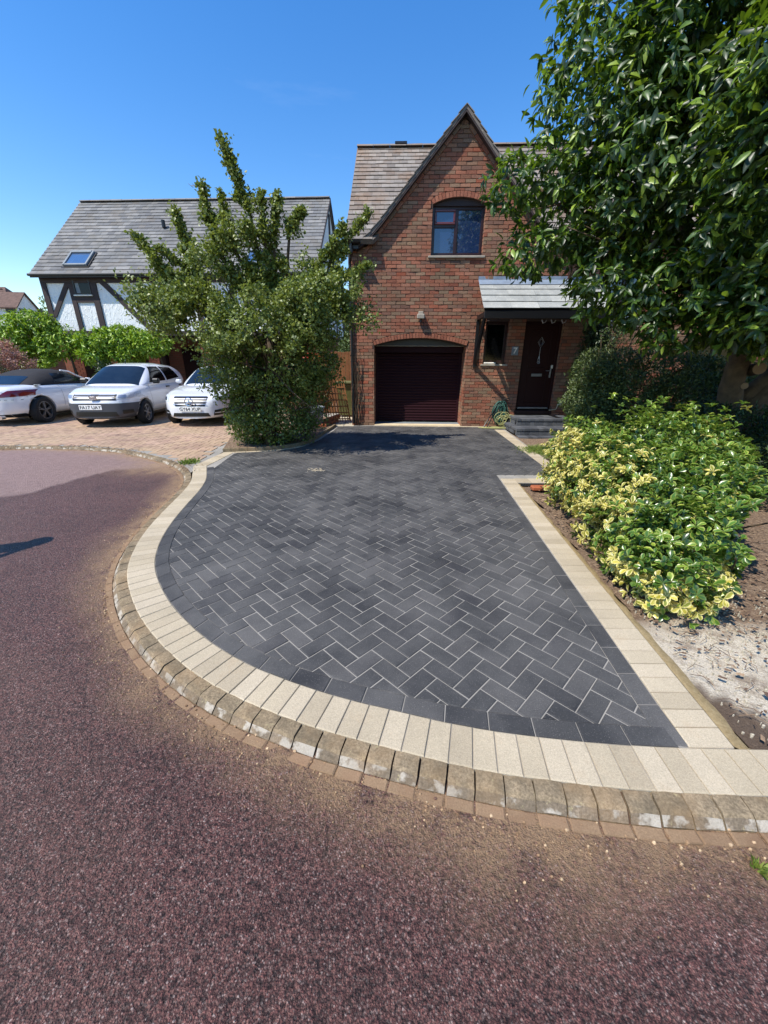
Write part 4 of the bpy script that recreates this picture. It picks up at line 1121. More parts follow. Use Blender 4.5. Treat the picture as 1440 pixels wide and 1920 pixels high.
# --- windows
def window7(x0, x1, z0, z1, cols, top_vent=None, depth=0.11, mat='mahogany', gl='window_glass', rise=0.0, fw=0.06):
    w_ = MB().rbox((x0, depth, z0), (x0+fw, depth+.07, z1), .006).rbox((x1-fw, depth, z0), (x1, depth+.07, z1), .006).rbox((x0+fw, depth, z1-fw), (x1-fw, depth+.07, z1), .006).rbox((x0+fw, depth, z0), (x1-fw, depth+.07, z0+fw), .006)
    xs_ = [x0+fw+(x1-x0-2*fw)*t for t in cols]
    for xx in xs_[1:-1]: w_.rbox((xx-.03, depth+.002, z0+fw), (xx+.03, depth+.068, z1-fw), .005)
    W_ = w_.build('window', mat, H7)
    for i in range(len(xs_)-1):
        a, b = xs_[i]+(.03 if i else 0), xs_[i+1]-(.03 if i < len(xs_)-2 else 0)
        zt = z1-fw; zb = z0+fw
        if top_vent and i == top_vent[0]:
            zv = top_vent[1]
            MB().rbox((a, depth+.004, zv-.03), (b, depth+.066, zv+.03), .005).build('transom', mat, W_)
            c = .045
            s_ = MB().rbox((a+.0, depth-.025, zv+.02), (b, depth+.02, zv+.02+c), .008).rbox((a, depth-.025, zt-c+.0), (b, depth+.02, zt), .008).rbox((a, depth-.025, zv+.02+c), (a+c, depth+.02, zt-c), .008).rbox((b-c, depth-.025, zv+.02+c), (b, depth+.02, zt-c), .008)
            s_.build('sash', 'mahogany_light', W_)
            MB().box((a+c, depth+.0, zv+.02+c), (b-c, depth+.012, zt-c)).build('pane', gl, W_)
            zt = zv-.03
        MB().box((a, depth+.03, zb), (b, depth+.045, zt)).build('pane', gl, W_)
        bd = MB().box((a, depth+.015, zb), (a+.012, depth+.03, zt)).box((b-.012, depth+.015, zb), (b, depth+.03, zt)).box((a+.012, depth+.015, zb), (b-.012, depth+.03, zb+.012)).box((a+.012, depth+.015, zt-.012), (b-.012, depth+.03, zt))
        bd.build('glazing_bead', mat, W_)
    return W_
window7(1.90, 3.07, 3.85, 4.80, [0, 0.47, 1], (0, 4.44))
hb = MB(); n = 12
for i in range(n):
    a, b = 1.90+1.17*i/n, 1.90+1.17*(i+1)/n
    hb.add([(a, .06, 4.80), (b, .06, 4.80), (b, .06, otop(OPEN[1], b)+.02), (a, .06, otop(OPEN[1], a)+.02)], [(0, 1, 2, 3)])
hb.box((1.90, .06, 4.79), (3.07, .12, 4.802))
hb.build('arch_board', 'dark_timber', H7)
MB().rbox((1.84, -.06, 3.79), (3.13, .2, 3.835), .008).build('sill', 'stone_sill', H7)
window7(3.30, 3.86, 1.55, 2.50, [0, 1], gl='dark_glass')
MB().rbox((3.25, -.05, 1.49), (3.91, .2, 1.535), .008).build('sill', 'stone_sill', H7)
tag(MB().rbox((3.33, -.045, 1.536), (3.62, .03, 1.575), .015).build('folded_cloth', 'cloth_white'), 'small white folded cloth lying on the sill of the narrow window', 'cloth').matrix_world = H7M
window7(6.0, 6.85, 2.44, 3.5, [0, .5, 1]); MB().rbox((5.95, -.05, 2.38), (6.9, .2, 2.43), .008).build('sill', 'stone_sill', H7)
window7(8.2, 9.6, 0.92, 2.1, [0, .5, 1], gl='dark_glass'); MB().rbox((8.14, -.05, 0.86), (9.66, .2, 0.91), .008).build('sill', 'stone_sill', H7)
# objects on the sill inside the upper window are seen as pale shapes on the glass: an ornament standing behind it
# --- front door
d0, d1, dz0, dz1 = 4.25, 5.16, 0.42, 2.50
fd = MB().rbox((d0, .08, dz0), (d0+.06, .16, dz1), .006).rbox((d1-.06, .08, dz0), (d1, .16, dz1), .006).rbox((d0+.06, .08, dz1-.06), (d1-.06, .16, dz1), .006)
fd.rbox((d0+.06, .105, dz0+.03), (d1-.06, .15, dz1-.06), .004)
FD = fd.build('front_door', 'door_maroon', H7, label='dark maroon front door with small leaded glass')
for a, b in ((.18, .95), (1.02, 1.9)): 
    MB().rbox((d0+.2, .094, dz0+a), (d1-.2, .108, dz0+a+.02), .004).rbox((d0+.2, .094, dz0+b-.02), (d1-.2, .108, dz0+b), .004).rbox((d0+.2, .094, dz0+a+.02), (d0+.22, .108, dz0+b-.02), .004).rbox((d1-.22, .094, dz0+a+.02), (d1-.2, .108, dz0+b-.02), .004).build('moulding', 'door_maroon', FD)
xc = (d0+d1)/2
dg = MB()
def ring(m, cx, cz, rx, rz, n, rad=.006, y=.09): m.tube([(cx+math.sin(2*math.pi*k/n)*rx, y, cz+math.cos(2*math.pi*k/n)*rz) for k in range(n+1)], rad, 5)
ring(dg, xc, dz0+1.62, .075, .12, 4); ring(dg, xc, dz0+1.62, .04, .07, 8, .004); dg.tube([(xc, .09, dz0+1.5), (xc, .09, dz0+1.25)], .005, 5); ring(dg, xc, dz0+1.22, .022, .08, 4); ring(dg, xc, dz0+1.16, .03, .03, 8, .006)
dg.build('leaded_motif', 'silver', FD)
MB().rbox((xc-.13, .085, dz0+.83), (xc+.13, .106, dz0+.895), .004).build('letterbox', 'silver', FD)
hd = MB().rbox((d1-.14, .08, dz0+.8), (d1-.105, .106, dz0+1.02), .004).tube([(d1-.125, .06, dz0+.97), (d1-.25, .055, dz0+.965)], .01, 8).tube([(d1-.125, .1, dz0+.97), (d1-.125, .055, dz0+.97)], .01, 8)
hd.build('handle', 'silver', FD)
MB().rbox((d1-.125, .07, dz0+1.02), (d1-.085, .106, dz0+1.1), .004).build('key_safe', 'cloth_white', FD)
MB().rbox((d0+.07, .06, dz0+.035), (d1-.07, .106, dz0+.075), .004).build('weatherbar', 'silver', FD)
MB().rbox((d0-.02, -.03, dz0-.09), (d1+.02, .16, dz0), .006).build('door_sill', 'mahogany', H7)
MB().box((d0, .16, .3), (d1, .2, dz1)).build('door_backing', 'black_plastic', H7)
# house number plaque
pq = MB().rbox((3.98, -.035, 1.74), (4.14, -.016, 1.94), .004).build('number_plaque', 'pot_grey', H7)
t7 = xf(text_mb('7', 0.14, .003, bold=.004), lambda q: (4.06+q[0], -.038-q[2], 1.84+q[1])); t7.build('numeral', 'cloth_white', pq)
# canopy over the door
CX0, CX1, CY, CZ0, CZ1 = 3.06, 5.85, -0.92, 2.66, 3.33
svc = Vector((0, -CY, CZ1-CZ0)); lc = svc.length; svc.normalize(); nc = Vector((0, -svc.z, svc.y))
can = slab(H7, 'black_plastic', 'canopy', [(CX0, CY, CZ0), (CX1, CY, CZ0), (CX1, 0, CZ1), (CX0, 0, CZ1)], nc, .05)
slates(can, 'canopy_slate', 'slate', (0, CY-.03, CZ0), (1, 0, 0), svc, nc, lambda s: (CX0-.03, CX1+.03), lc-.12, 0.255, 0.6)
fl = MB(); fl.add([(CX0-.03, -.19, CZ1-.12+.03), (CX1+.03, -.19, CZ1-.12+.03), (CX1+.03, -.016, CZ1+.03), (CX0-.03, -.016, CZ1+.03), (CX0-.03, -.016, CZ1+.1), (CX1+.03, -.016, CZ1+.1)], [(0, 1, 2, 3), (3, 2, 5, 4)]); fl.build('lead_flashing', 'lead', can)
bm_ = MB().rbox((CX0, CY-.02, CZ0-.19), (CX1, CY+.05, CZ0-.03), .008).rbox((CX0, CY+.05, CZ0-.15), (CX0+.07, -.016, CZ0-.05), .006).rbox((CX1-.07, CY+.05, CZ0-.15), (CX1, -.016, CZ0-.05), .006)
bm_.build('canopy_beam', 'black_plastic', can)
for xx in (CX0+.035, CX1-.035):
    m = MB(); r_ = .034
    P0, P1 = Vector((xx, CY+.07, CZ0-.12)), Vector((xx, -.03, 1.50))
    m.tube([P0, P1], .042, 4); m.build('strut', 'black_plastic', can)
MB().box((CX0, -.075, 1.46), (CX0+.07, -.014, 2.56)).build('wall_post', 'black_plastic', can)
for k, xx in enumerate((4.35, 4.55, 4.78)):
    MB().tube([(xx, CY+.1, CZ0-.2), (xx+.03, CY+.1, CZ0-.27), (xx+.08, CY+.1, CZ0-.25), (xx+.1, CY+.1, CZ0-.21)], .012, 6).build('hook', 'silver', can)
# meter box, light over the garage
sb = MB().rbox((5.30, -.06, 0.55), (5.42, -.016, 0.68), .006).tube([(5.31, -.03, .56), (5.28, -.03, .46), (5.1, -.03, .43)], .008, 5)
sb.build('socket_box', 'cream_plastic', H7)
sl_ = MB().rbox((1.66, -.09, 2.62), (1.78, -.014, 2.70), .01).rbox((1.63, -.16, 2.535), (1.81, -.06, 2.64), .015)
SLT = sl_.build('security_light', 'stone_sill', H7); MB().rbox((1.69, -.12, 2.44), (1.75, -.07, 2.535), .02).build('sensor', 'black_plastic', SLT)

# --- steps up to the front door
ST = thing('front_steps', 'two charcoal block steps in front of the maroon front door', 'steps', (0, 0, 0))
def step_block(x0, x1, y0, y1, z0, z1):
    out = []
    MB().box((x0+.02, y0+.02, z0-.05), (x1-.02, y1, z1-.012)).build('step_core', 'black_plastic', ST)
    n = int(round((x1-x0)/.104))
    for i in range(n):
        a, b = x0+(x1-x0)*i/n+.002, x0+(x1-x0)*(i+1)/n-.002
        out.append((MB().rbox((a, y0, z1-.06), (b, y0+.2, z1), .006, random.random()*.99+.005), 1))
        out.append((MB().rbox((a, y0+.012, z0), (b, y0+.06, z1-.064), .004, random.random()*.99+.005), 0))
    m = int(round((y1-y0-.2)/.104))
    for j in range(m):
        a, b = y0+.204+(y1-y0-.204)*j/m, y0+.2+(y1-y0-.2)*(j+1)/m-.002
        for q, w_ in ((x0, .2), (x1-.2, .2)):
            out.append((MB().rbox((q, a, z1-.06), (q+w_, b, z1), .006, random.random()*.99+.005), 1))
            out.append((MB().rbox((q+.012 if q == x0 else q+.14, a, z0), (q+.06 if q == x0 else q+.188, b, z1-.064), .004, random.random()*.99+.005), 0))
    for i in range(int((x1-x0-.4)/.204)):
        for j in range(int((y1-y0-.2)/.104)):
            a = x0+.2+i*.204; c = y0+.204+j*.104
            if c+.1 < y1: out.append((MB().rbox((a+.002, c, z1-.06), (a+.2, c+.1, z1-.001), .004, random.random()*.99+.005), 0))
    return out
sbk = step_block(3.06, 4.75, 8.98, 10.18, 0.0, 0.155)+step_block(3.2, 4.6, 9.42, 10.16, 0.155, 0.315)
emit('paving_block', sbk, 'step_block', ST)
# strip of pavers at the foot of the steps
sp_ = []
for i in range(16): sp_.append((MB().prism([(3.06+i*.104, 8.72), (3.16+i*.104, 8.72), (3.16+i*.104, 8.96), (3.06+i*.104, 8.96)], -.05, .004, .004, random.random()*.99+.005, 0, .01), 1))
emit('apron_block', sp_, 'step_block', ST)
# ------------------------------------------------------------------ half-timbered house on the left
LHo = (-12.62, 16.15, 0); LHr = R(-3.0)
LH = thing('timbered_house', 'white half-timbered house with long grey slate roof behind the parked cars', 'house', LHo, LHr)
LHM = Matrix.Translation(LHo) @ Matrix.Rotation(LHr, 4, 'Z')
LW, LD, LE, LR_ = 10.15, 6.5, 4.42, 7.62
up_ = MB()
up_.box((0.0, 0.0, 2.60), (LW, 0.2, LE)).box((0.0, LD-.2, 2.6), (LW, LD, LE)).box((0.0, .2, 2.6), (.2, LD-.2, LE)).box((LW-.2, .2, 2.6), (LW, LD-.2, LE))
for xx in (0.0, LW-.2): up_.add([(xx, 0, LE), (xx+.2, 0, LE), (xx+.2, LD, LE), (xx, LD, LE), (xx, LD/2, LR_-.12), (xx+.2, LD/2, LR_-.12)], [(0, 4, 3), (1, 2, 5), (0, 1, 5, 4), (3, 4, 5, 2)])
up_.build('wall', 'white_plaster', LH)
def beam(P, y0=-0.045, y1=0.0, parent=LH): # P: ccw polygon in x,z on the front wall
    return MB().prism(P, -y1, -y0, .006, random.random(), T=lambda q: (q[0], -q[2], q[1])).build('timber_beam', 'dark_timber', parent)
ox = 12.62
def X(v): return v+ox
beam([(0, 4.18), (LW, 4.18), (LW, 4.42), (0, 4.42)], -0.05)
beam([(-.02, 2.44), (LW+.02, 2.44), (LW+.02, 2.60), (-.02, 2.60)], -0.10, 0.0)
beam([(0, 2.6), (.2, 2.6), (.2, 4.18), (0, 4.18)])
beam([(X(-12.50), 3.12), (X(-12.36), 3.05), (X(-11.5), 4.18), (X(-11.70), 4.18)], -.04)
beam([(X(-11.58), 2.6), (X(-11.40), 2.6), (X(-11.40), 4.18), (X(-11.58), 4.18)])
beam([(X(-10.74), 2.6), (X(-10.52), 2.6), (X(-10.52), 4.18), (X(-10.74), 4.18)])
beam([(X(-11.40), 3.55), (X(-10.74), 3.55), (X(-10.74), 3.75), (X(-11.40), 3.75)], -.042)
beam([(X(-8.85), 2.6), (X(-8.58), 2.6), (X(-10.12), 4.18), (X(-10.38), 4.18)], -.04)
beam([(X(-8.42), 2.6), (X(-8.22), 2.6), (X(-8.22), 4.18), (X(-8.42), 4.18)])
beam([(X(-6.9), 2.6), (X(-6.7), 2.6), (X(-6.7), 4.18), (X(-6.9), 4.18)])
beam([(X(-6.6), 2.6), (X(-6.35), 2.6), (X(-5.2), 4.18), (X(-5.42), 4.18)], -.04)
beam([(X(-5.05), 2.6), (X(-4.85), 2.6), (X(-4.85), 4.18), (X(-5.05), 4.18)])
beam([(X(-4.15), 2.6), (X(-3.95), 2.6), (X(-3.95), 4.18), (X(-4.15), 4.18)])
beam([(LW-.2, 2.6), (LW, 2.6), (LW, 4.18), (LW-.2, 4.18)])
# timbers of the right-hand gable end
def gb(pts, dx=.045): 
    return MB().prism(pts, 0, dx, .006, random.random(), T=lambda q: (LW+q[2], q[0], q[1])).build('timber_beam', 'dark_timber', LH)
gb([(0, 2.6), (.22, 2.6), (.22, 4.3), (0, 4.3)]); gb([(LD-.22, 2.6), (LD, 2.6), (LD, 4.3), (LD-.22, 4.3)])
gb([(.22, 4.22), (LD-.22, 4.22), (LD-.22, 4.42), (.22, 4.42)]); gb([(2.1, 2.6), (2.3, 2.6), (2.3, 4.22), (2.1, 4.22)]); gb([(4.2, 2.6), (4.4, 2.6), (4.4, 4.22), (4.2, 4.22)]); gb([(3.15, 4.42), (3.35, 4.42), (3.35, 7.1), (3.15, 7.1)])
# first-floor windows with skylights above them
def lwin(xa, xb):
    z0, z1 = 3.80, 4.46
    f_ = MB().rbox((xa, -.055, z0), (xa+.05, .03, z1), .006).rbox((xb-.05, -.055, z0), (xb, .03, z1), .006).rbox((xa+.05, -.055, z0), (xb-.05, .03, z0+.05), .006).rbox((xa+.05, -.055, z1-.05), (xb-.05, .03, z1), .006)
    W_ = f_.build('window', 'black_plastic', LH); MB().box((xa+.05, -.02, z0+.05), (xb-.05, -.01, z1-.05)).build('pane', 'dark_glass', W_)
    MB().add([(xa+.06, -.024, z0+.06), (xa+.22, -.024, z0+.06), (xa+.18, -.024, z1-.06), (xa+.06, -.024, z1-.06)], [(0, 1, 2, 3)]).build('curtain', 'pot_grey', W_)
    MB().rbox((xa-.03, -.10, z0-.045), (xb+.03, .02, z0-.002), .006).build('sill', 'white_trim', LH)
lwin(X(-11.39), X(-10.75)); lwin(X(-4.84), X(-4.16))
svl = Vector((0, LD/2+.25, LR_-LE)); ll = svl.length; svl.normalize(); nl_ = Vector((0, -svl.z, svl.y))
rf = slab(LH, 'grey_slate', 'roof', [(-.12, -.25, LE), (LW+.08, -.25, LE), (LW+.08, LD/2, LR_), (-.12, LD/2, LR_)], nl_, .1)
slab(LH, 'grey_slate', 'rear_roof', [(-.12, LD/2, LR_), (LW+.08, LD/2, LR_), (LW+.08, LD+.25, LE), (-.12, LD+.25, LE)], (0, svl.z, svl.y), .1)
slates(rf, 'grey_slate', 'slate', (0, -.25, LE), (1, 0, 0), svl, nl_, lambda s: (-.15, LW+.1), ll, 0.215, 0.27, keyf=lambda u, s: (10-u) if u < 4 else (-u+(3 if u > 7.5 else 0)))
MB().box((-.12, -.27, LE-.1), (LW+.08, -.24, LE+.02)).tube([(-.14, -.31, LE-.02), (LW+.1, -.31, LE-.02)], .045, 8).build('gutter', 'black_plastic', LH)
# verge boards on the right gable
vb = MB()
for y0, y1 in ((-.25, LD/2), (LD+.25, LD/2)):
    vb.add([(LW+.085, y0, LE-.12), (LW+.085, y1, LR_-.12), (LW+.085, y1, LR_+.02), (LW+.085, y0, LE+.02), (LW+.115, y0, LE-.12), (LW+.115, y1, LR_-.12), (LW+.115, y1, LR_+.02), (LW+.115, y0, LE+.02)], [(0, 1, 2, 3), (4, 5, 6, 7), (0, 4, 7, 3), (0, 1, 5, 4), (3, 2, 6, 7)])
vb.build('bargeboard', 'dark_timber', LH)
rt_ = MB()
for i in range(23):
    x0 = -.12+i*.45; vs = []
    for xx in (x0+.004, x0+.446):
        for k in range(5): a = R(-65+k*32.5); vs.append((xx, LD/2+math.sin(a)*.13, LR_-.04+math.cos(a)*.12+random.uniform(-.004, .004)))
    rt_.add(vs, [(k, k+1, 5+k+1, 5+k) for k in range(4)]+[(4, 3, 2, 1, 0), (5, 6, 7, 8, 9)], random.random()*.99)
rt_.build('ridge_tile', 'grey_slate', LH, kind='stuff')
def velux(u0, u1, s0, s1):
    O = Vector((0, -.25, LE))
    def T(q): return tuple(O+Vector((1, 0, 0))*q[0]+svl*q[1]+nl_*q[2])
    f_ = MB().rbox((u0, s0, 0), (u0+.07, s1, .11), .008, T=T).rbox((u1-.07, s0, 0), (u1, s1, .11), .008, T=T).rbox((u0+.07, s0, 0), (u1-.07, s0+.08, .10), .008, T=T).rbox((u0+.07, s1-.1, 0), (u1-.07, s1, .13), .008, T=T)
    V = f_.build('skylight', 'pot_grey', LH); MB().box((u0+.07, s0+.08, .06), (u1-.07, s1-.1, .075), T=T).build('pane', 'roof_glass', V)
    MB().box((u0-.06, s0-.08, .012), (u1+.06, s0, .03), T=T).box((u1, s0, .012), (u1+.07, s1, .05), T=T).build('flashing', 'black_plastic', V)
velux(X(-11.62), X(-10.72), .40, 1.20); velux(X(-4.95), X(-4.05), .42, 1.20)
MB().tube([(X(-8.58), 1.75, 6.32), (X(-8.58), 1.75, 6.55)], .07, 10).build('roof_vent', 'black_plastic', LH)
ae = MB().tube([(X(-7.55), LD/2-.3, 7.2), (X(-7.55), LD/2-.3, 8.05)], .025, 6).tube([(X(-7.55)-.3, LD/2-.3, 8.0), (X(-7.55)+.3, LD/2-.3, 8.0)], .012, 5)
for k in range(5): ae.tube([(X(-7.55)-.3+k*.15, LD/2-.5, 8.0), (X(-7.55)-.3+k*.15, LD/2-.1, 8.0)], .008, 4)
ae.build('aerial', 'stone_sill', LH)
# round cream alarm box
ab = MB()
ab.tube([(X(-9.36), -.0, 4.0), (X(-9.36), -.10, 4.0)], .135, 16); ab.tube([(X(-9.36), -.10, 4.0), (X(-9.36), -.13, 4.0)], [.10, .06], 14)
AB = ab.build('alarm_box', 'cream_plastic', LH)
ring_ = MB(); ring(ring_, X(-9.36), 4.0, .045, .045, 10, .008, -.132); ring_.build('emblem', 'pot_grey', AB)
# brick ground floor set back behind piers
gf = MB().box((0.2, 1.6, 0), (LW-.2, 1.8, 2.45)).box((LW-.3, .05, 0), (LW-.02, LD-.1, 2.44)).box((0.02, .05, 0), (.3, LD-.1, 2.44)).box((.3, LD-.3, 0), (LW-.3, LD-.1, 2.44))
gf.build('ground_floor_wall', 'wall_brickwork', LH)
MB().box((.3, .2, 2.38), (LW-.3, 1.6, 2.44)).build('soffit', 'dark_timber', LH)
for xx in (0.35, 1.9, 3.45, 5.6, 7.3, 9.0):
    out = []; pc = MB().box((xx+.01, .06, 0), (xx+.43, .5, 2.38)).build('brick_pier', 'mortar', LH)
    zz = 0.0; k = 0
    while zz < 2.33:
        off = 0 if k % 2 else -.11
        for a, b in ((0, .215), (.225, .44)) if k % 2 else ((0, .1), (.11, .325), (.335, .44)):
            out.append((MB().rbox((xx+a, .045, zz), (xx+b, .1, zz+.065), .005, random.random()*.99+.005), zz))
        zz += .075; k += 1
    emit('brick', out, 'dark_brick', pc)
for xa, xb in ((2.4, 3.35), (4.0, 5.5), (6.1, 7.2), (7.8, 8.9)):
    g_ = MB().box((xa, 1.55, 0.02), (xb, 1.6, 2.1)).build('garage_door', 'door_maroon', LH)

# ------------------------------------------------------------------ far house at the left edge
FH = thing('dormer_house', 'brown tiled house with white dormer beyond the half-timbered house', 'house', (-18.2, 22, 0), R(6))
MB().box((-8, 0, 0), (-1.5, 6, 2.9)).build('wall', 'wall_brickwork', FH)
m = MB(); m.add([(-8.2, -.4, 2.6), (-0.9, -.4, 2.6), (-2.6, 2.6, 5.3), (-8.2, 2.6, 5.3), (-0.9, 6.4, 2.6), (-8.2, 6.4, 2.6)], [(0, 1, 2, 3), (1, 4, 2), (3, 2, 4, 5)]); fr_ = m.build('roof', 'brown_tile', FH)
rows = []
for k in range(16):
    z0 = 2.6+k*.17; y0 = -.42+k*.188
    xr = -0.95-k*.105
    for i in range(24):
        xa = -8.2+i*.3+(.15 if k % 2 else 0)
        if xa+.29 > xr: break
        rows.append((MB().box((xa, y0, z0), (xa+.285, y0+.05, z0+.05), random.random()*.99+.005), xa))
emit('roof_tile', rows, 'brown_tile', fr_)
# dormer: front faces right, ridge runs left-right
dm = MB().box((-5.0, -.1, 3.0), (-.45, 1.3, 4.12))
dm.add([(-.45, -.1, 4.12), (-.45, 1.3, 4.12), (-.45, .6, 4.72), (-5, -.1, 4.12), (-5, 1.3, 4.12), (-5, .6, 4.72)], [(0, 1, 2), (3, 5, 4)])
DM = dm.build('dormer', 'white_plaster', FH)
m = MB()
for sg in (-1, 1):
    y0 = .6+sg*.85
    m.add([(-5.1, y0, 4.02), (-.35, y0, 4.02), (-.35, .6, 4.80), (-5.1, .6, 4.80), (-5.1, y0, 3.96), (-.35, y0, 3.96), (-.35, .6, 4.74), (-5.1, .6, 4.74)], [(0, 1, 2, 3), (4, 7, 6, 5), (0, 4, 5, 1), (1, 5, 6, 2)])
m.build('dormer_roof', 'brown_tile', DM)
MB().box((-.46, .0, 3.2), (-.42, 1.1, 4.0)).build('window_frame', 'black_plastic', DM)
MB().box((-.425, .06, 3.26), (-.41, .52, 3.94)).box((-.425, .58, 3.26), (-.41, 1.04, 3.94)).build('pane', 'dark_glass', DM)
# side window visible from the road
MB().box((-1.0, -.13, 3.3), (-.55, -.1, 4.0)).build('window_frame', 'black_plastic', DM); MB().box((-.95, -.145, 3.35), (-.6, -.13, 3.95)).build('pane', 'dark_glass', DM)
# ------------------------------------------------------------------ parked cars (local: x forward, origin on the ground at the centre)
from mathutils.bvhtree import BVHTree
def car_shell(L, W, top, bot, n_plan, e1, e2, tumble, nx=56, nf=26, x0=None, x1=None):
    """closed rounded shell; top/bot: (xs, zs) profiles; returns MB"""
    x0 = -L/2 if x0 is None else x0; x1 = L/2 if x1 is None else x1; xc, hl = (x0+x1)/2, (x1-x0)/2
    m = MB(); vs = []
    for i in range(nx+1):
        u = -math.pi/2+math.pi*i/nx; s = math.sin(u); s = max(-.9999, min(.9999, s)); x = xc+hl*s
        hw = W/2*(1-abs(s)**n_plan)**(1/n_plan)
        zt = np.interp(x, *top); zb = np.interp(x, *bot); zm = zb+(zt-zb)*.5; hh = (zt-zb)/2
        for k in range(nf+1):
            ph = -math.pi/2+math.pi*k/nf; sn, cs = math.sin(ph), max(0.0, math.cos(ph))
            z = zm+hh*math.copysign(abs(sn)**e2, sn); y = hw*cs**e1
            f = (z-zb)/(zt-zb+1e-6); y *= tumble(f, z)
            vs.append((x, y, z))
    N = nf+1
    # mirrored half
    full = []; idx = {}
    for i in range(nx+1):
        row = []
        for k in range(N): row.append(len(full)); full.append(vs[i*N+k])
        for k in range(N-2, 0, -1): p = vs[i*N+k]; row.append(len(full)); full.append((p[0], -p[1], p[2]))
        idx[i] = row
    K = 2*N-2; fs = []
    for i in range(nx):
        for k in range(K): fs.append((idx[i][k], idx[i][(k+1) % K], idx[i+1][(k+1) % K], idx[i+1][k]))
    fs.append(tuple(idx[0])[::-1]); fs.append(tuple(idx[nx]))
    return m.add(full, fs)
def bvh_of(*mbs):
    a = MB()
    for q in mbs: a.merge(q)
    return BVHTree.FromPolygons([Vector(v) for v in a.v], a.f)
def patch(bvh, quad, axis, off=0.006, nu=10, nv=6, thick=0.0):
    """quad: four (a, b) corners projected along an axis onto the shell. axis 'front','rear','left','right','top','screen','rscreen'"""
    m = MB(); g = {}; vs = []
    dirs = {'front': Vector((-1, 0, 0)), 'rear': Vector((1, 0, 0)), 'left': Vector((0, -1, 0)), 'right': Vector((0, 1, 0)), 'top': Vector((0, 0, -1)),
            'screen': Vector((-1, 0, -.9)).normalized(), 'rscreen': Vector((1, 0, -.5)).normalized()}
    d = dirs[axis]
    for i in range(nu+1):
        for j in range(nv+1):
            u, v = i/nu, j/nv
            a = (quad[0][0]*(1-u)+quad[1][0]*u)*(1-v)+(quad[3][0]*(1-u)+quad[2][0]*u)*v
            b = (quad[0][1]*(1-u)+quad[1][1]*u)*(1-v)+(quad[3][1]*(1-u)+quad[2][1]*u)*v
            if axis in ('front', 'rear'): o = Vector((0, a, b))-d*6
            elif axis in ('left', 'right'): o = Vector((a, 0, b))-d*4
            elif axis == 'top': o = Vector((a, b, 4))
            else:   # a: y, b: height on the screen at its plane
                o = Vector((quad_x0, a, b))-d*4
            h = bvh.ray_cast(o, d)
            if h[0] is None: g[i, j] = None; continue
            n = h[1]
            if n.dot(d) > 0: n = -n
            g[i, j] = len(vs); vs.append(tuple(h[0]+n*off))
    fs = []
    for i in range(nu):
        for j in range(nv):
            q = [g[i, j], g[i+1, j], g[i+1, j+1], g[i, j+1]]
            q = [k for k in q if k is not None]
            if len(q) >= 3: fs.append(q)
    return m.add(vs, fs)
quad_x0 = 0.0
def line_patch(bvh, pts, axis, w=0.008, off=0.003):
    m = MB()
    for (a0, b0), (a1, b1) in zip(pts[:-1], pts[1:]):
        L_ = math.hypot(a1-a0, b1-b0)+1e-9; na, nb = -(b1-b0)/L_*w/2, (a1-a0)/L_*w/2
        m.merge(patch(bvh, [(a0+na, b0+nb), (a1+na, b1+nb), (a1-na, b1-nb), (a0-na, b0-nb)], axis, off, max(2, int(L_/.08)), 1))
    return m
def cut_arches(o, xs, r, W, zc):
    for x in xs:
        c = MB(); n = 28
        vs = [(x+r*math.cos(2*math.pi*k/n), y, zc+r*math.sin(2*math.pi*k/n)) for y in (-W, W) for k in range(n)]
        c.add(vs, [list(range(n)), list(range(n, 2*n))[::-1]]+[(k, n+k, n+(k+1) % n, (k+1) % n) for k in range(n)])
        bm = bmesh.new(); me = bpy.data.meshes.new('c'); me.from_pydata(c.v, [], c.f); bm.from_mesh(me); bmesh.ops.recalc_face_normals(bm, faces=bm.faces[:]); bm.to_mesh(me); bm.free()
        co = bpy.data.objects.new('c', me); col.objects.link(co); co.parent = o.parent
        md = o.modifiers.new('b', 'BOOLEAN'); md.operation = 'DIFFERENCE'; md.object = co; md.solver = 'EXACT'
        bpy.context.view_layer.update()
        ev = o.evaluated_get(bpy.context.evaluated_depsgraph_get()); nm = bpy.data.meshes.new_from_object(ev)
        o.modifiers.clear(); o.data = nm; bpy.data.objects.remove(co)
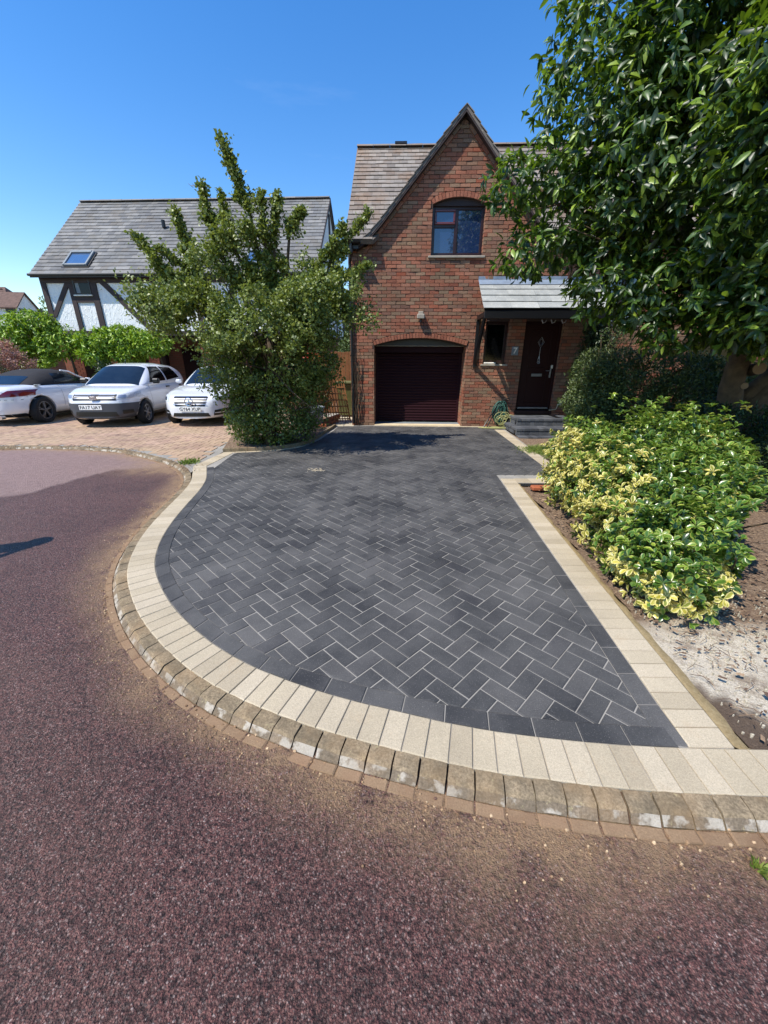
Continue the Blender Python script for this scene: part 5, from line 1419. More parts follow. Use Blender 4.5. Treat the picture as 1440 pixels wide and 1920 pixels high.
def wheel(car, x, y, r, w, spokes, mat, side):
    m = MB(); n = 32; prof = [(r*.70, -w/2), (r*.93, -w/2), (r, -w/2+.03), (r, w/2-.03), (r*.93, w/2), (r*.70, w/2), (r*.66, w/2-.03), (r*.66, -w/2+.03)]
    vs = [(x+p*math.cos(2*math.pi*k/n), y+q, r+p*math.sin(2*math.pi*k/n)) for k in range(n) for p, q in prof]; K = len(prof)
    m.add(vs, [(k*K+j, k*K+(j+1) % K, ((k+1) % n)*K+(j+1) % K, ((k+1) % n)*K+j) for k in range(n) for j in range(K)])
    t = m.build('wheel', 'tyre', car, smooth=False)
    rm = MB(); yo = y+side*(w/2-.015)
    vs = []
    for k in range(n):
        a = 2*math.pi*k/n
        for p, q in ((r*.68, 0.0), (r*.62, 0.0), (r*.60, -.05), (r*.68, -.05)): vs.append((x+p*math.cos(a), yo+side*q, r+p*math.sin(a)))
    rm.add(vs, [(k*4+j, k*4+(j+1) % 4, ((k+1) % n)*4+(j+1) % 4, ((k+1) % n)*4+j) for k in range(n) for j in range(4)])
    for s_ in range(spokes):
        a = 2*math.pi*s_/spokes+.3
        for da in ((-.11, .11) if spokes == 5 else (0,)):
            c, s = math.cos(a+da), math.sin(a+da); wd = r*.065 if spokes == 5 else r*.10
            p0, p1 = r*.12, r*.64; vs = []
            for p, ww, yy in ((p0, wd*1.2, .0), (p1, wd, -.005)):
                for sg in (-1, 1):
                    for dy in (0, -.03): vs.append((x+c*p-s*ww*sg*.5, yo+side*(yy+dy), r+s*p+c*ww*sg*.5))
            rm.add(vs, [(0, 2, 6, 4), (1, 5, 7, 3), (0, 4, 5, 1), (2, 3, 7, 6), (4, 6, 7, 5)])
    rm.tube([(x, yo-side*.03, r), (x, yo+side*.004, r)], [r*.17, r*.14], 16)
    rm.build('rim', mat, t)
    d = MB().tube([(x, yo-side*.07, r), (x, yo-side*.06, r)], r*.62, 24); d.build('hub_disc', 'black_plastic', t)
def plate(car, txt, x, y, z, w, h, rotz, mat='plate_white', tilt=0.0):
    def T(q):   # q: plate plane (a right, b up, c out)
        a, b, c = q; 
        return (x+math.cos(rotz)*c-math.sin(rotz)*a*1.0, y+math.sin(rotz)*c+math.cos(rotz)*a, z+b-c*tilt)
    p = MB().rbox((-w/2, -h/2, 0), (w/2, h/2, .008), .003, T=T).build('number_plate', mat, car)
    if txt: xf(text_mb(txt, h*.72, .001, bold=.0008), lambda q: T((q[0], q[1], .0105+q[2]))).build('lettering', 'ink', p)

def hatchback():
    C_ = thing('parked_car', 'white five-door hatchback with dark grey front bumper, middle of the three parked cars', 'car', (-7.30, 11.72, -.01), R(-84.5), 'cars parked in front of the timbered house')
    L, W = 4.07, 1.73
    top = ([-2.04, -1.98, -1.8, -1.0, .7, 1.0, 1.5, 1.82, 1.96, 2.04], [.80, .93, 1.0, .99, 1.0, .99, .93, .84, .74, .60])
    bot = ([-2.04, -1.8, 1.75, 2.04], [.36, .24, .22, .24])
    body = car_shell(L, W, top, bot, 4.6, .20, .50, lambda f, z: 1-.05*max(0, f-.55)-.04*max(0, .25-f)*4, nx=70, nf=30)
    gt_ = ([-2.0, -1.94, -1.75, -1.5, -.6, -.1, .25, 1.12, 1.16], [.95, 1.12, 1.38, 1.45, 1.52, 1.515, 1.465, .99, .94])
    gh = car_shell(0, 1.60, gt_, ([-3, 3], [.80, .80]), 7, .34, .8, lambda f, z: 1-.26*max(0, (z-.98)/.54)**1.15, nx=60, nf=26, x0=-1.99, x1=1.15)
    bv = bvh_of(body, gh)
    sel = [i for i, f in enumerate(body.f) if sum(body.v[k][0] for k in f)/len(f) > 1.33 and sum(body.v[k][2] for k in f)/len(f) < .60-.03*0]
    bump_ = MB(); bump_.v = list(body.v); bump_.f = [body.f[i] for i in sel]; bump_.r = [0]*len(sel); bump_.mi = [0]*len(sel)
    bo = body.build('body', 'car_white', C_, smooth=True); cut_arches(bo, (1.25, -1.30), .355, 1.2, .31)
    # bumper shell slightly proud of the body
    bump_.v = [(x*1.004, y*1.006, z) for x, y, z in bump_.v]
    for f_ in [f for f in bump_.f]:
        cx = sum(bump_.v[k][0] for k in f_)/len(f_); cz = sum(bump_.v[k][2] for k in f_)/len(f_)
    bump_.f = [f_ for f_ in bump_.f if (sum(bump_.v[k][0] for k in f_)/len(f_)-1.25)**2+(sum(bump_.v[k][2] for k in f_)/len(f_)-.31)**2 > .375**2]
    bump_.r = [0]*len(bump_.f); bump_.mi = [0]*len(bump_.f)
    bm = bmesh.new(); tv = [bm.verts.new(v) for v in body.v]; bm.verts.index_update()
    for f in body.f:
        try: bm.faces.new([tv[k] for k in f])
        except ValueError: pass
    for co_, no_ in (((0, 0, .60), (0, 0, 1)), ((1.30, 0, 0), (-1, 0, 0))):
        bmesh.ops.bisect_plane(bm, geom=bm.verts[:]+bm.edges[:]+bm.faces[:], plane_co=co_, plane_no=no_, clear_outer=True)
    bmesh.ops.delete(bm, geom=[f for f in bm.faces if (f.calc_center_median().x-1.25)**2+(f.calc_center_median().z-.31)**2 < .37**2], context='FACES')
    bm.verts.index_update(); bump_ = MB(); bump_.add([(v.co.x*1.005, v.co.y*1.008, v.co.z) for v in bm.verts], [[v.index for v in f.verts] for f in bm.faces]); bm.free()
    bb = bump_.build('bumper', 'car_grey', C_, smooth=True)
    gh.build('roof', 'car_white', C_, smooth=True)
    MB().box((-1.5, -.6, .16), (1.5, .6, .5)).build('underbody', 'car_black', C_)
    global quad_x0
    quad_x0 = .7
    patch(bv, [(1.08, -.66), (1.08, .66), (.30, .555), (.30, -.555)], 'top', .006, 14, 10).build('windscreen', 'car_glass', C_, smooth=True)
    for ax, s_ in (('left', 1), ('right', -1)):
        patch(bv, [(.70, 1.03), (-.33, 1.04), (-.33, 1.42), (.17, 1.42)], ax, .006, 12, 6).build('side_window', 'dark_glass', C_, smooth=True)
        patch(bv, [(-.42, 1.04), (-1.35, 1.09), (-1.15, 1.38), (-.42, 1.42)], ax, .006, 10, 6).build('side_window', 'dark_glass', C_, smooth=True)
        patch(bv, [(1.93, .66), (1.40, .80), (1.36, .74), (1.9, .60)], ax, .005, 8, 3)
        line_patch(bv, [(.88, .34), (.90, .80), (.80, .99)], ax).merge(line_patch(bv, [(-.38, .36), (-.38, 1.02)], ax)).merge(line_patch(bv, [(-1.15, .72), (-1.35, .98)], ax)).merge(line_patch(bv, [(.88, .33), (-.92, .33)], ax)).build('door_seam', 'car_black', C_)
        for hx in (-.22, -1.18): MB().rbox((hx-.09, s_*.856-.025, .86), (hx+.09, s_*.856+.025, .895), .012).build('door_handle', 'car_black', C_)
        mm = MB().rbox((.55, s_*.93-.10, 1.0), (.68, s_*.93+.08, 1.13), .03).build('door_mirror', 'car_black', C_)
        hl_ = patch(bv, [(s_*.50, .69), (s_*.84, .72), (s_*.80, .84), (s_*.50, .80)], 'front', .008, 10, 5).build('headlight', 'lamp_glass', C_, smooth=True)
        patch(bv, [(s_*.53, .715), (s_*.67, .715), (s_*.66, .79), (s_*.53, .785)], 'front', .013, 5, 4).build('reflector', 'alloy', hl_)
    gr = patch(bv, [(-.50, .665), (.50, .665), (.50, .80), (-.50, .80)], 'front', .006, 16, 4).build('grille', 'car_black', C_, smooth=True)
    for zz in (.70, .74, .775):
        for a, b in ((-.46, -.09), (.09, .46)): patch(bv, [(a, zz), (b, zz), (b, zz+.014), (a, zz+.014)], 'front', .018, 8, 1).build('grille_bar', 'alloy', gr)
    em = MB().prism([(-.075, -.055), (.075, -.055), (.085, -.01), (.085, .045), (-.085, .045), (-.085, -.01)][:6], 0, .02, .006, T=lambda q: (2.03+q[2], q[0], .74+q[1])).merge(MB().prism([(-.045, -.028), (.045, -.028), (.045, .02), (-.045, .02)], .02, .024, .002, T=lambda q: (2.03+q[2], q[0], .74+q[1]))).build('badge', 'chrome', C_)
    patch(bv, [(-.50, .29), (.50, .29), (.46, .40), (-.46, .40)], 'front', .014, 14, 3).build('lower_grille', 'car_black', C_)
    patch(bv, [(-.62, .232), (.62, .232), (.62, .262), (-.62, .262)], 'front', .02, 12, 1).build('bumper_lip', 'alloy', C_)
    for s_ in (-1, 1): patch(bv, [(s_*.58, .34), (s_*.74, .36), (s_*.74, .44), (s_*.58, .44)], 'front', .014, 4, 3).build('fog_recess', 'car_black', C_)
    plate(C_, 'FA17 UAY', 2.045, -.10, .505, .52, .112, 0.0)
    for xx in (1.25, -1.30):
        for s_ in (-1, 1): wheel(C_, xx, s_*.76, .305, .19, 6, 'alloy', s_)
    MB().tube([(.18, 0, 1.5), (.10, 0, 1.62)], .008, 6).build('aerial', 'car_black', C_)
    for s_ in (-1, 1): MB().tube([(.98, s_*.15, 1.01), (.86, s_*.52, 1.06)], .008, 5).build('wiper', 'car_black', C_)
    MB().tube([(.3+.02*math.cos(a), -.36+.17*math.cos(a), 1.02+.15*math.sin(a)) for a in np.linspace(0, 6.28, 16)], .014, 5).build('steering_wheel', 'pot_grey', C_)
hatchback()

def saloon():
    C_ = thing('parked_car', 'white saloon with star grille, its nose showing behind the bushy tree', 'car', (-5.02, 12.2, -.01), R(-86.5), 'cars parked in front of the timbered house')
    L, W = 4.59, 1.77
    top = ([-2.29, -2.2, -1.9, -1.2, .6, 1.1, 1.7, 2.05, 2.2, 2.29], [.80, .95, 1.0, 1.0, .97, .94, .86, .77, .68, .52])
    body = car_shell(L, W, top, ([-2.3, -2, 1.9, 2.3], [.34, .22, .2, .22]), 3.9, .22, .52, lambda f, z: 1-.05*max(0, f-.55)-.04*max(0, .25-f)*4, nx=70, nf=30)
    gh = car_shell(0, 1.56, ([-1.9, -1.8, -1.1, -.4, .1, .9, .95], [.94, 1.0, 1.36, 1.44, 1.42, .97, .92]), ([-3, 3], [.78, .78]), 6, .36, .8, lambda f, z: 1-.28*max(0, (z-.95)/.5)**1.1, nx=50, nf=24, x0=-1.88, x1=.94)
    bv = bvh_of(body, gh)
    bo = body.build('body', 'car_white', C_, smooth=True); cut_arches(bo, (1.42, -1.34), .36, 1.2, .32)
    gh.build('roof', 'car_white', C_, smooth=True); MB().box((-1.7, -.6, .16), (1.7, .6, .5)).build('underbody', 'car_black', C_)
    global quad_x0
    quad_x0 = .5
    patch(bv, [(.86, -.62), (.86, .62), (.16, .50), (.16, -.50)], 'top', .006, 12, 8).build('windscreen', 'car_glass', C_, smooth=True)
    for ax, s_ in (('left', 1), ('right', -1)):
        patch(bv, [(.50, 1.0), (-.35, 1.0), (-.35, 1.34), (.05, 1.34)], ax, .006, 10, 5).build('side_window', 'dark_glass', C_, smooth=True)
        patch(bv, [(-.42, 1.0), (-1.3, 1.02), (-1.0, 1.3), (-.42, 1.34)], ax, .006, 8, 5).build('side_window', 'dark_glass', C_, smooth=True)
        line_patch(bv, [(.78, .32), (.80, .75), (.70, .94)], ax).merge(line_patch(bv, [(-.38, .34), (-.38, .98)], ax)).build('door_seam', 'car_black', C_)
        MB().rbox((.42, s_*.93-.08, .98), (.56, s_*.93+.06, 1.09), .03).build('door_mirror', 'car_white', C_)
        h_ = patch(bv, [(s_*.52, .62), (s_*.84, .67), (s_*.80, .80), (s_*.56, .76)], 'front', .008, 10, 5).build('headlight', 'lamp_glass', C_, smooth=True)
        patch(bv, [(s_*.60, .655), (s_*.70, .66), (s_*.70, .735), (s_*.61, .73)], 'front', .013, 4, 4).build('reflector', 'dark_glass', h_)
        fg = patch(bv, [(s_*.52, .29), (s_*.80, .30), (s_*.78, .45), (s_*.56, .42)], 'front', .010, 8, 3).build('air_intake', 'car_black', C_)
        patch(bv, [(s_*.55, .35), (s_*.78, .36), (s_*.78, .375), (s_*.55, .365)], 'front', .02, 6, 1).build('intake_bar', 'car_white', fg)
    gr = patch(bv, [(-.36, .52), (.36, .52), (.42, .735), (-.42, .735)], 'front', .006, 14, 6).build('grille', 'car_black', C_, smooth=True)
    for zz in (.555, .615, .675, .725): patch(bv, [(-.40, zz), (.40, zz), (.40, zz+.016), (-.40, zz+.016)], 'front', .02, 12, 1).build('grille_bar', 'alloy', gr)
    st_ = MB(); ring2 = [(2.315, .095*math.cos(a), .635+.095*math.sin(a)) for a in np.linspace(0, 2*math.pi, 25)]; st_.tube(ring2, .011, 6)
    for a in (90, 210, 330): st_.tube([(2.315, 0, .635), (2.315, .09*math.cos(R(a)), .635+.09*math.sin(R(a)))], [.018, .006], 6)
    st_.build('star_emblem', 'chrome', C_)
    patch(bv, [(-.46, .27), (.46, .27), (.42, .36), (-.42, .36)], 'front', .010, 10, 3).build('lower_grille', 'car_black', C_)
    plate(C_, 'GY64 XUP', 2.315, 0, .455, .52, .112, 0.0)
    for xx in (1.42, -1.34):
        for s_ in (-1, 1): wheel(C_, xx, s_*.78, .32, .2, 5, 'alloy', s_)
saloon()

def convertible():
    C_ = thing('parked_car', 'white convertible with black soft top seen from behind, leftmost of the parked cars', 'car', (-10.0, 11.85, -.01), R(90), 'cars parked in front of the timbered house')
    L, W = 4.18, 1.83
    top = ([-2.09, -2.0, -1.8, -1.2, -.6, .7, 1.2, 1.75, 2.0, 2.09], [.72, .88, .96, 1.0, .99, .96, .92, .82, .70, .56])
    body = car_shell(L, W, top, ([-2.1, -1.8, 1.8, 2.1], [.30, .2, .18, .2]), 3.6, .24, .58, lambda f, z: 1-.09*max(0, f-.5)-.04*max(0, .25-f)*4, nx=70, nf=30)
    gh = car_shell(0, 1.55, ([-1.55, -1.4, -.9, -.45, 0, .3, .95, 1.0], [.92, .99, 1.22, 1.33, 1.35, 1.30, .97, .9]), ([-3, 3], [.78, .78]), 5, .42, .85, lambda f, z: 1-.30*max(0, (z-.95)/.4)**1.1, nx=50, nf=24, x0=-1.53, x1=.98)
    bv = bvh_of(body, gh)
    bo = body.build('body', 'car_white', C_, smooth=True); cut_arches(bo, (1.25, -1.25), .375, 1.2, .34)
    gh.build('soft_top', 'soft_top', C_, smooth=True); MB().box((-1.5, -.6, .16), (1.5, .6, .5)).build('underbody', 'car_black', C_)
    global quad_x0
    quad_x0 = -1.1
    patch(bv, [(-1.40, -.50), (-1.40, .50), (-.98, .46), (-.98, -.46)], 'top', .006, 12, 6).build('rear_window', 'car_glass', C_, smooth=True)
    quad_x0 = .6
    patch(bv, [(.88, -.62), (.88, .62), (.36, .52), (.36, -.52)], 'top', .006, 12, 6).build('windscreen', 'car_glass', C_, smooth=True)
    for ax, s_ in (('left', 1), ('right', -1)):
        patch(bv, [(.66, 1.0), (-.52, 1.0), (-.42, 1.23), (.22, 1.25)], ax, .006, 10, 5).build('side_window', 'car_glass', C_, smooth=True)
        MB().tube([(.88, s_*.70, .99), (.5, s_*.645, 1.15), (.28, s_*.60, 1.27), (.0, s_*.575, 1.31)], .022, 6).build('window_pillar', 'car_white', C_)
        line_patch(bv, [(.72, .32), (.74, .70), (.66, .95)], ax).merge(line_patch(bv, [(-.56, .40), (-.50, .98)], ax)).build('door_seam', 'car_black', C_)
        MB().rbox((.45, s_*.93-.08, .98), (.58, s_*.93+.06, 1.09), .03).build('door_mirror', 'car_white', C_)
        patch(bv, [(s_*.42, .70), (s_*.84, .73), (s_*.82, .87), (s_*.60, .86)], 'rear', .008, 12, 5).build('tail_light', 'red_lamp', C_, smooth=True)
        patch(bv, [(s_*.56, .22), (s_*.74, .22), (s_*.72, .31), (s_*.56, .30)], 'rear', .008, 8, 3).build('rear_vent', 'car_black', C_)
        MB().tube([(-2.02, s_*.45, .24), (-2.13, s_*.45, .24)], .045, 14).build('exhaust', 'chrome', C_)
    line_patch(bv, [(-.85, .64), (-.3, .66), (.3, .66), (.85, .64)], 'rear', .012).merge(line_patch(bv, [(-.80, .70), (-.45, .86)], 'rear')).merge(line_patch(bv, [(.80, .70), (.45, .86)], 'rear')).build('boot_seam', 'pot_grey', C_)
    patch(bv, [(-.30, .62), (.30, .62), (.30, .80), (-.30, .80)], 'rear', .004, 8, 3).build('plate_recess', 'pot_grey', C_)
    patch(bv, [(-.55, .22), (.55, .22), (.55, .30), (-.55, .30)], 'rear', .008, 10, 2).build('diffuser', 'car_black', C_)
    plate(C_, '', -2.105, 0, .71, .52, .112, math.pi, 'plate_yellow')
    em = MB()
    for k in range(4): em.tube([(-2.085, -.10+.066*k+.04*math.cos(a), .845+.04*math.sin(a)) for a in np.linspace(0, 6.283, 15)], .006, 5)
    em.build('ring_emblem', 'chrome', C_)
    MB().tube([(-1.18, -.80, .965), (-1.18, -.80, .985)], .075, 18).build('fuel_cap', 'alloy', C_)
    for xx in (1.25, -1.25):
        for s_ in (-1, 1): wheel(C_, xx, s_*.80, .335, .22, 5, 'dark_alloy', s_)
convertible()
# ------------------------------------------------------------------ trees and shrubs
def limb(m, a, b, r0, r1, n=6, bend=0.1, sides=8, seed=0):
    rs = random.Random(seed); a, b = Vector(a), Vector(b); pts = []; d = (b-a).length
    o1 = Vector((rs.uniform(-1, 1), rs.uniform(-1, 1), rs.uniform(-.4, .4)))*bend*d
    for i in range(n+1):
        t = i/n; pts.append(a.lerp(b, t)+o1*math.sin(math.pi*t)+Vector((rs.uniform(-1, 1), rs.uniform(-1, 1), rs.uniform(-1, 1)))*bend*d*.12*(0 if i in (0, n) else 1))
    m.tube(pts, [r0+(r1-r0)*i/n for i in range(n+1)], sides); return pts

# --- big laurel-like tree on the right
BT = thing('broadleaf_tree', 'tall evergreen tree with long glossy drooping leaves filling the right side', 'tree', (0, 0, 0))
tk = MB()
tk.tube([(5.75, 6.35, -.1), (5.62, 6.3, .35), (5.42, 6.2, .8), (5.25, 6.12, 1.25), (5.18, 6.05, 1.65), (5.28, 6.0, 2.1), (5.3, 5.9, 2.9)], [.27, .22, .17, .15, .14, .13, .10], 12)
tk.tube([(5.66, 6.3, .3), (5.75, 6.25, .9), (5.9, 6.1, 1.5), (6.3, 6.0, 2.3), (6.4, 5.9, 3.2)], [.2, .19, .17, .13, .09], 12)
tk.tube([(5.5, 6.2, 1.05), (5.75, 6.15, 1.35), (5.85, 6.1, 1.5)], [.1, .11, .12], 8)
TRK = tk.build('trunk', 'bark', BT, smooth=True)
MB().tube([(5.45, 6.1, 1.5), (5.35, 5.86, 1.52)], [.085, .08], 14, caps=False).build('branch_stub', 'bark', TRK)
MB().tube([(5.351, 5.862, 1.52), (5.347, 5.852, 1.52)], [.08, .078], 14).build('cut_face', 'cut_wood', TRK)
MB().tube([(5.36, 6.06, 1.28), (5.3, 5.95, 1.28)], [.05, .045], 12).build('branch_stub', 'cut_wood', TRK)
br = MB()
ends = [(4.6, 5.6, 4.4), (2.7, 6.0, 4.9), (2.0, 6.2, 3.7), (2.4, 6.1, 3.0), (3.1, 5.8, 2.7), (3.6, 4.3, 3.8), (4.4, 5.0, 2.8), (3.4, 5.2, 5.6), (6.2, 5.0, 4.2), (6.8, 5.8, 3.2), (5.2, 4.2, 3.2), (4.6, 3.8, 4.4), (3.3, 5.4, 4.2)]
for i, e in enumerate(ends): limb(br, (5.3, 5.95, 2.2) if i % 3 else (6.35, 5.95, 2.6), e, .07, .015, 7, .12, 7, i)
for i in range(70):
    e = Vector(ends[i % len(ends)]); limb(br, e.lerp(Vector((5.2, 5.8, 3)), random.uniform(.1, .6)), e+Vector((random.uniform(-.3, .7), random.uniform(-.5, .5), random.uniform(-.5, .5))), .02, .004, 4, .15, 5, i+50)
br.build('branch', 'bark', BT, smooth=True)
B_ = [(4.7, 5.7, 4.5, 2.3, 1.9, 2.2), (2.75, 6.1, 4.75, .95, .95, 1.45), (1.95, 6.15, 3.72, .72, .5, .36), (2.15, 6.2, 3.03, .62, .45, .34), (2.95, 5.9, 3.4, .7, .7, .7), (3.05, 5.85, 2.62, .62, .55, .5), (3.75, 4.2, 3.75, 1.0, 1.0, 1.2), (4.3, 5.1, 2.6, 1.05, .95, .62), (3.5, 5.6, 2.45, .6, .5, .45), (5.2, 5.0, 2.4, 1.0, .8, .6), (4.3, 4.5, 2.2, .9, .6, .45), (5.3, 5.7, 2.2, 1.0, .7, .5), (6.3, 5.2, 2.2, 1.0, .8, .5), (4.6, 4.8, 1.98, .8, .6, .32), (5.6, 5.3, 1.98, 1.0, .7, .35), (3.8, 5.5, 2.05, .6, .5, .35), (5.0, 4.0, 2.3, .8, .6, .4), (3.3, 5.3, 5.9, 1.2, 1.1, .9), (5.6, 4.6, 3.1, 1.2, 1.0, .9), (5.8, 5.6, 3.3, 1.6, 1.3, 1.2), (3.3, 5.5, 4.3, 1.0, .9, 1.3), (4.4, 4.0, 4.8, 1.0, .9, .9)]
cutR = lambda P: ~((P[:, 2] < 1.62+0.16*np.sin(P[:, 0]*5)) | ((P[:, 1] < 3.1)))
P, O = blob_points(B_, 7800, .6, cutR)
LP, LD_, LN, LS, LR2 = whorls(P, O, 9, 0.108, .35, .5, (.45, 1.6), .4)
P2, O2 = blob_points(B_, 17000, .15, cutR)
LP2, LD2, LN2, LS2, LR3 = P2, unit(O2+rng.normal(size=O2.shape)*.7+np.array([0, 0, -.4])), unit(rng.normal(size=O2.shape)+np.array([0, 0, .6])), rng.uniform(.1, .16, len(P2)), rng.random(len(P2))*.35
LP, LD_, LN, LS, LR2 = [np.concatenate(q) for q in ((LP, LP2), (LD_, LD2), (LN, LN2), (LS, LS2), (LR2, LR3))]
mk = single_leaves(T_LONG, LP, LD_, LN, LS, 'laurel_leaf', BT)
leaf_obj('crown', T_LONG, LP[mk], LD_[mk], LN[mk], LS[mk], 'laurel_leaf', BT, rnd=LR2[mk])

# --- bushy tree on the left of the drive
LT = thing('bushy_tree', 'bushy small-leaved tree with ragged upright shoots in the bed left of the drive', 'tree', (0, 0, 0))
tk = MB(); tk.tube([(-2.45, 8.15, -.05), (-2.4, 8.15, .6), (-2.3, 8.1, 1.3), (-2.2, 8.05, 2.2)], [.12, .10, .09, .06], 9)
tk.tube([(-2.45, 8.15, .2), (-2.8, 8.2, 1.0), (-3.0, 8.1, 2.0)], [.08, .07, .04], 8)
shoots = [((-2.2, 8.0, 2.2), (-2.32, 7.95, 3.9), (-2.66, 7.9, 4.88), .17), ((-2.5, 8.0, 2.4), (-3.0, 8.0, 3.5), (-3.12, 8.0, 4.32), .15), ((-2.8, 8.0, 2.2), (-3.45, 8.0, 3.3), (-3.62, 8.0, 3.95), .14),
          ((-3.0, 8.0, 2.0), (-3.8, 7.9, 2.95), (-4.35, 7.9, 3.62), .16), ((-2.3, 8.0, 2.6), (-2.75, 8.0, 3.6), (-2.8, 8.0, 4.25), .16), ((-2.2, 8.0, 2.4), (-1.98, 8.0, 3.5), (-1.85, 8.0, 4.22), .15),
          ((-2.1, 8.0, 2.2), (-1.7, 8.0, 3.7), (-1.45, 8.0, 3.98), .14), ((-1.9, 8.0, 2.2), (-1.0, 8.05, 3.3), (-.34, 8.1, 3.98), .17), ((-1.6, 8.0, 2.2), (-.95, 8.0, 2.9), (-.35, 8.0, 3.2), .14),
          ((-2.6, 8.0, 2.0), (-3.4, 7.9, 2.6), (-4.35, 7.8, 2.75), .20), ((-2.0, 8.0, 2.6), (-2.12, 7.95, 3.5), (-2.1, 7.9, 4.2), .12), ((-1.7, 8, 2.4), (-1.3, 8, 3.1), (-.75, 8.0, 3.75), .18), ((-2.9, 8, 2.4), (-3.3, 8, 3.0), (-3.95, 7.9, 3.4), .16)]
for i, (a, b, c, r) in enumerate(shoots):
    tk.tube([a, Vector(a).lerp(Vector(b), .5)+Vector((.05, .03, -.05)), b, Vector(b).lerp(Vector(c), .6), c], [.04, .03, .022, .012, .004], 6)
for i in range(40):
    limb(tk, (-2.3+random.uniform(-.2, .2), 8.1, random.uniform(.5, 2.2)), (-2.3+random.uniform(-1.3, 1.3), 8.0+random.uniform(-.8, .8), random.uniform(.6, 3.0)), .025, .005, 5, .12, 5, i+200)
tk.v = [(x*.95+.05, y-.5, z*.955+.0) for x, y, z in tk.v]; tk.build('trunk', 'twig', LT, smooth=True)
B2 = [(-2.3, 8.0, 2.1, 1.15, 1.0, .55), (-1.3, 8.0, 2.5, .6, .7, .5), (-.75, 8.0, 2.8, .3, .4, .25), (-3.45, 7.9, 2.3, .75, .7, .52), (-1.35, 8.0, 2.35, .65, .7, .62), (-2.1, 8.0, 1.6, 1.15, 1.0, .75), (-3.0, 7.95, 1.45, .72, .75, .65), (-1.5, 8.2, 1.65, .5, .6, .5), (-2.85, 8.1, .55, .50, .75, .6), (-2.3, 8.15, .75, 1.0, .85, .8), (-3.85, 7.85, 2.5, .45, .5, .22)]
P, O = blob_points(B2, 70000, .45, lambda P: P[:, 2] > 0.0)
nzv = np.array([mnoise.noise(Vector(p)*1.9) for p in P]); P[:, 1] += np.where(P[:, 2] > 1.75, -.35, .3); nz3 = np.array([mnoise.noise(Vector(p)*4.3+Vector((9, 2, 5))) for p in P]); m_ = (nzv+.55*nz3) > -.10-0.22*(P[:, 2] < 1.5)+.10*(P[:, 2] > 2.2); P, O = P[m_], O[m_]
sp_P, sp_O = [P], [O]
for a, b, c, r in shoots:
    A_, B__, C_ = map(np.array, (a, b, c)); dirn = unit((C_-A_)[None])[0]; Lg = np.linalg.norm(C_-A_)
    for q_ in range(int(12*Lg)):
        t = rng.random()**0.85; base = A_+(B__-A_)*(t*2) if t < .5 else B__+(C_-B__)*(t*2-1)
        td = unit((dirn*rng.uniform(.2, 1.1)+rng.normal(size=3)*.75)[None])[0]; tl = r*rng.uniform(.6, 2.6)*(1.12-t*.92)
        n = int(22+120*tl/.3); u = rng.random(n)
        q = base+td*(u*tl)[:, None]+rng.normal(size=(n, 3))*(.018+.035*rng.random())
        sp_P.append(q); sp_O.append(unit(rng.normal(size=(n, 3))+td))
    n = int(260*Lg); t = .5+.5*rng.random(n); q = B__+(C_-B__)*((t*2-1)[:, None]); sp_P.append(q+rng.normal(size=(n, 3))*.03); sp_O.append(unit(rng.normal(size=(n, 3))+dirn))
# loose clumps filling the crown between the shoots
env_x = [-4.3, -3.7, -3.1, -2.7, -2.3, -1.8, -1.3, -.9, -.4]; env_z = [2.9, 3.25, 3.55, 3.75, 3.75, 3.35, 3.1, 3.2, 3.5]
for q_ in range(72):
    x = rng.uniform(-4.2, -.45); z = rng.uniform(2.2, np.interp(x, env_x, env_z)); y = 7.95+rng.normal()*.35
    if abs(x+2.0) < .3 and z > 2.95: continue
    rr = rng.uniform(.06, .2); n = int(260*rr/.14); ax = np.array([rng.uniform(.8, 1.7), 1, rng.uniform(.6, 1.5)])
    th = rng.normal(size=(n, 3)); sp_P.append(np.array([x, y, z])+th*rr*.6*ax); sp_O.append(unit(th+np.array([0, 0, .4])))
P = np.concatenate(sp_P); O = np.concatenate(sp_O); n = len(P)
D = unit(O*.6+rng.normal(size=(n, 3))*.8+np.array([0, 0, .15])); N = unit(O+np.array([0, 0, .7])+rng.normal(size=(n, 3))*.5)
S = rng.uniform(.028, .072, n); r_ = np.clip(.3+.5*rng.random(n)+.25*(nzv[m_].mean() if False else 0)+.12*(P[:, 2]-1.5)/2+.2*(rng.random(n)-.5), 0, .99)
P = P*np.array([.95, 1, .955])+np.array([.05, -.5, .04])
mk = single_leaves(T_LOBE, P, D, N, S, 'hawthorn_leaf', LT)
leaf_obj('crown', T_LOBE, P[mk], D[mk], N[mk], S[mk], 'hawthorn_leaf', LT, rnd=r_[mk])

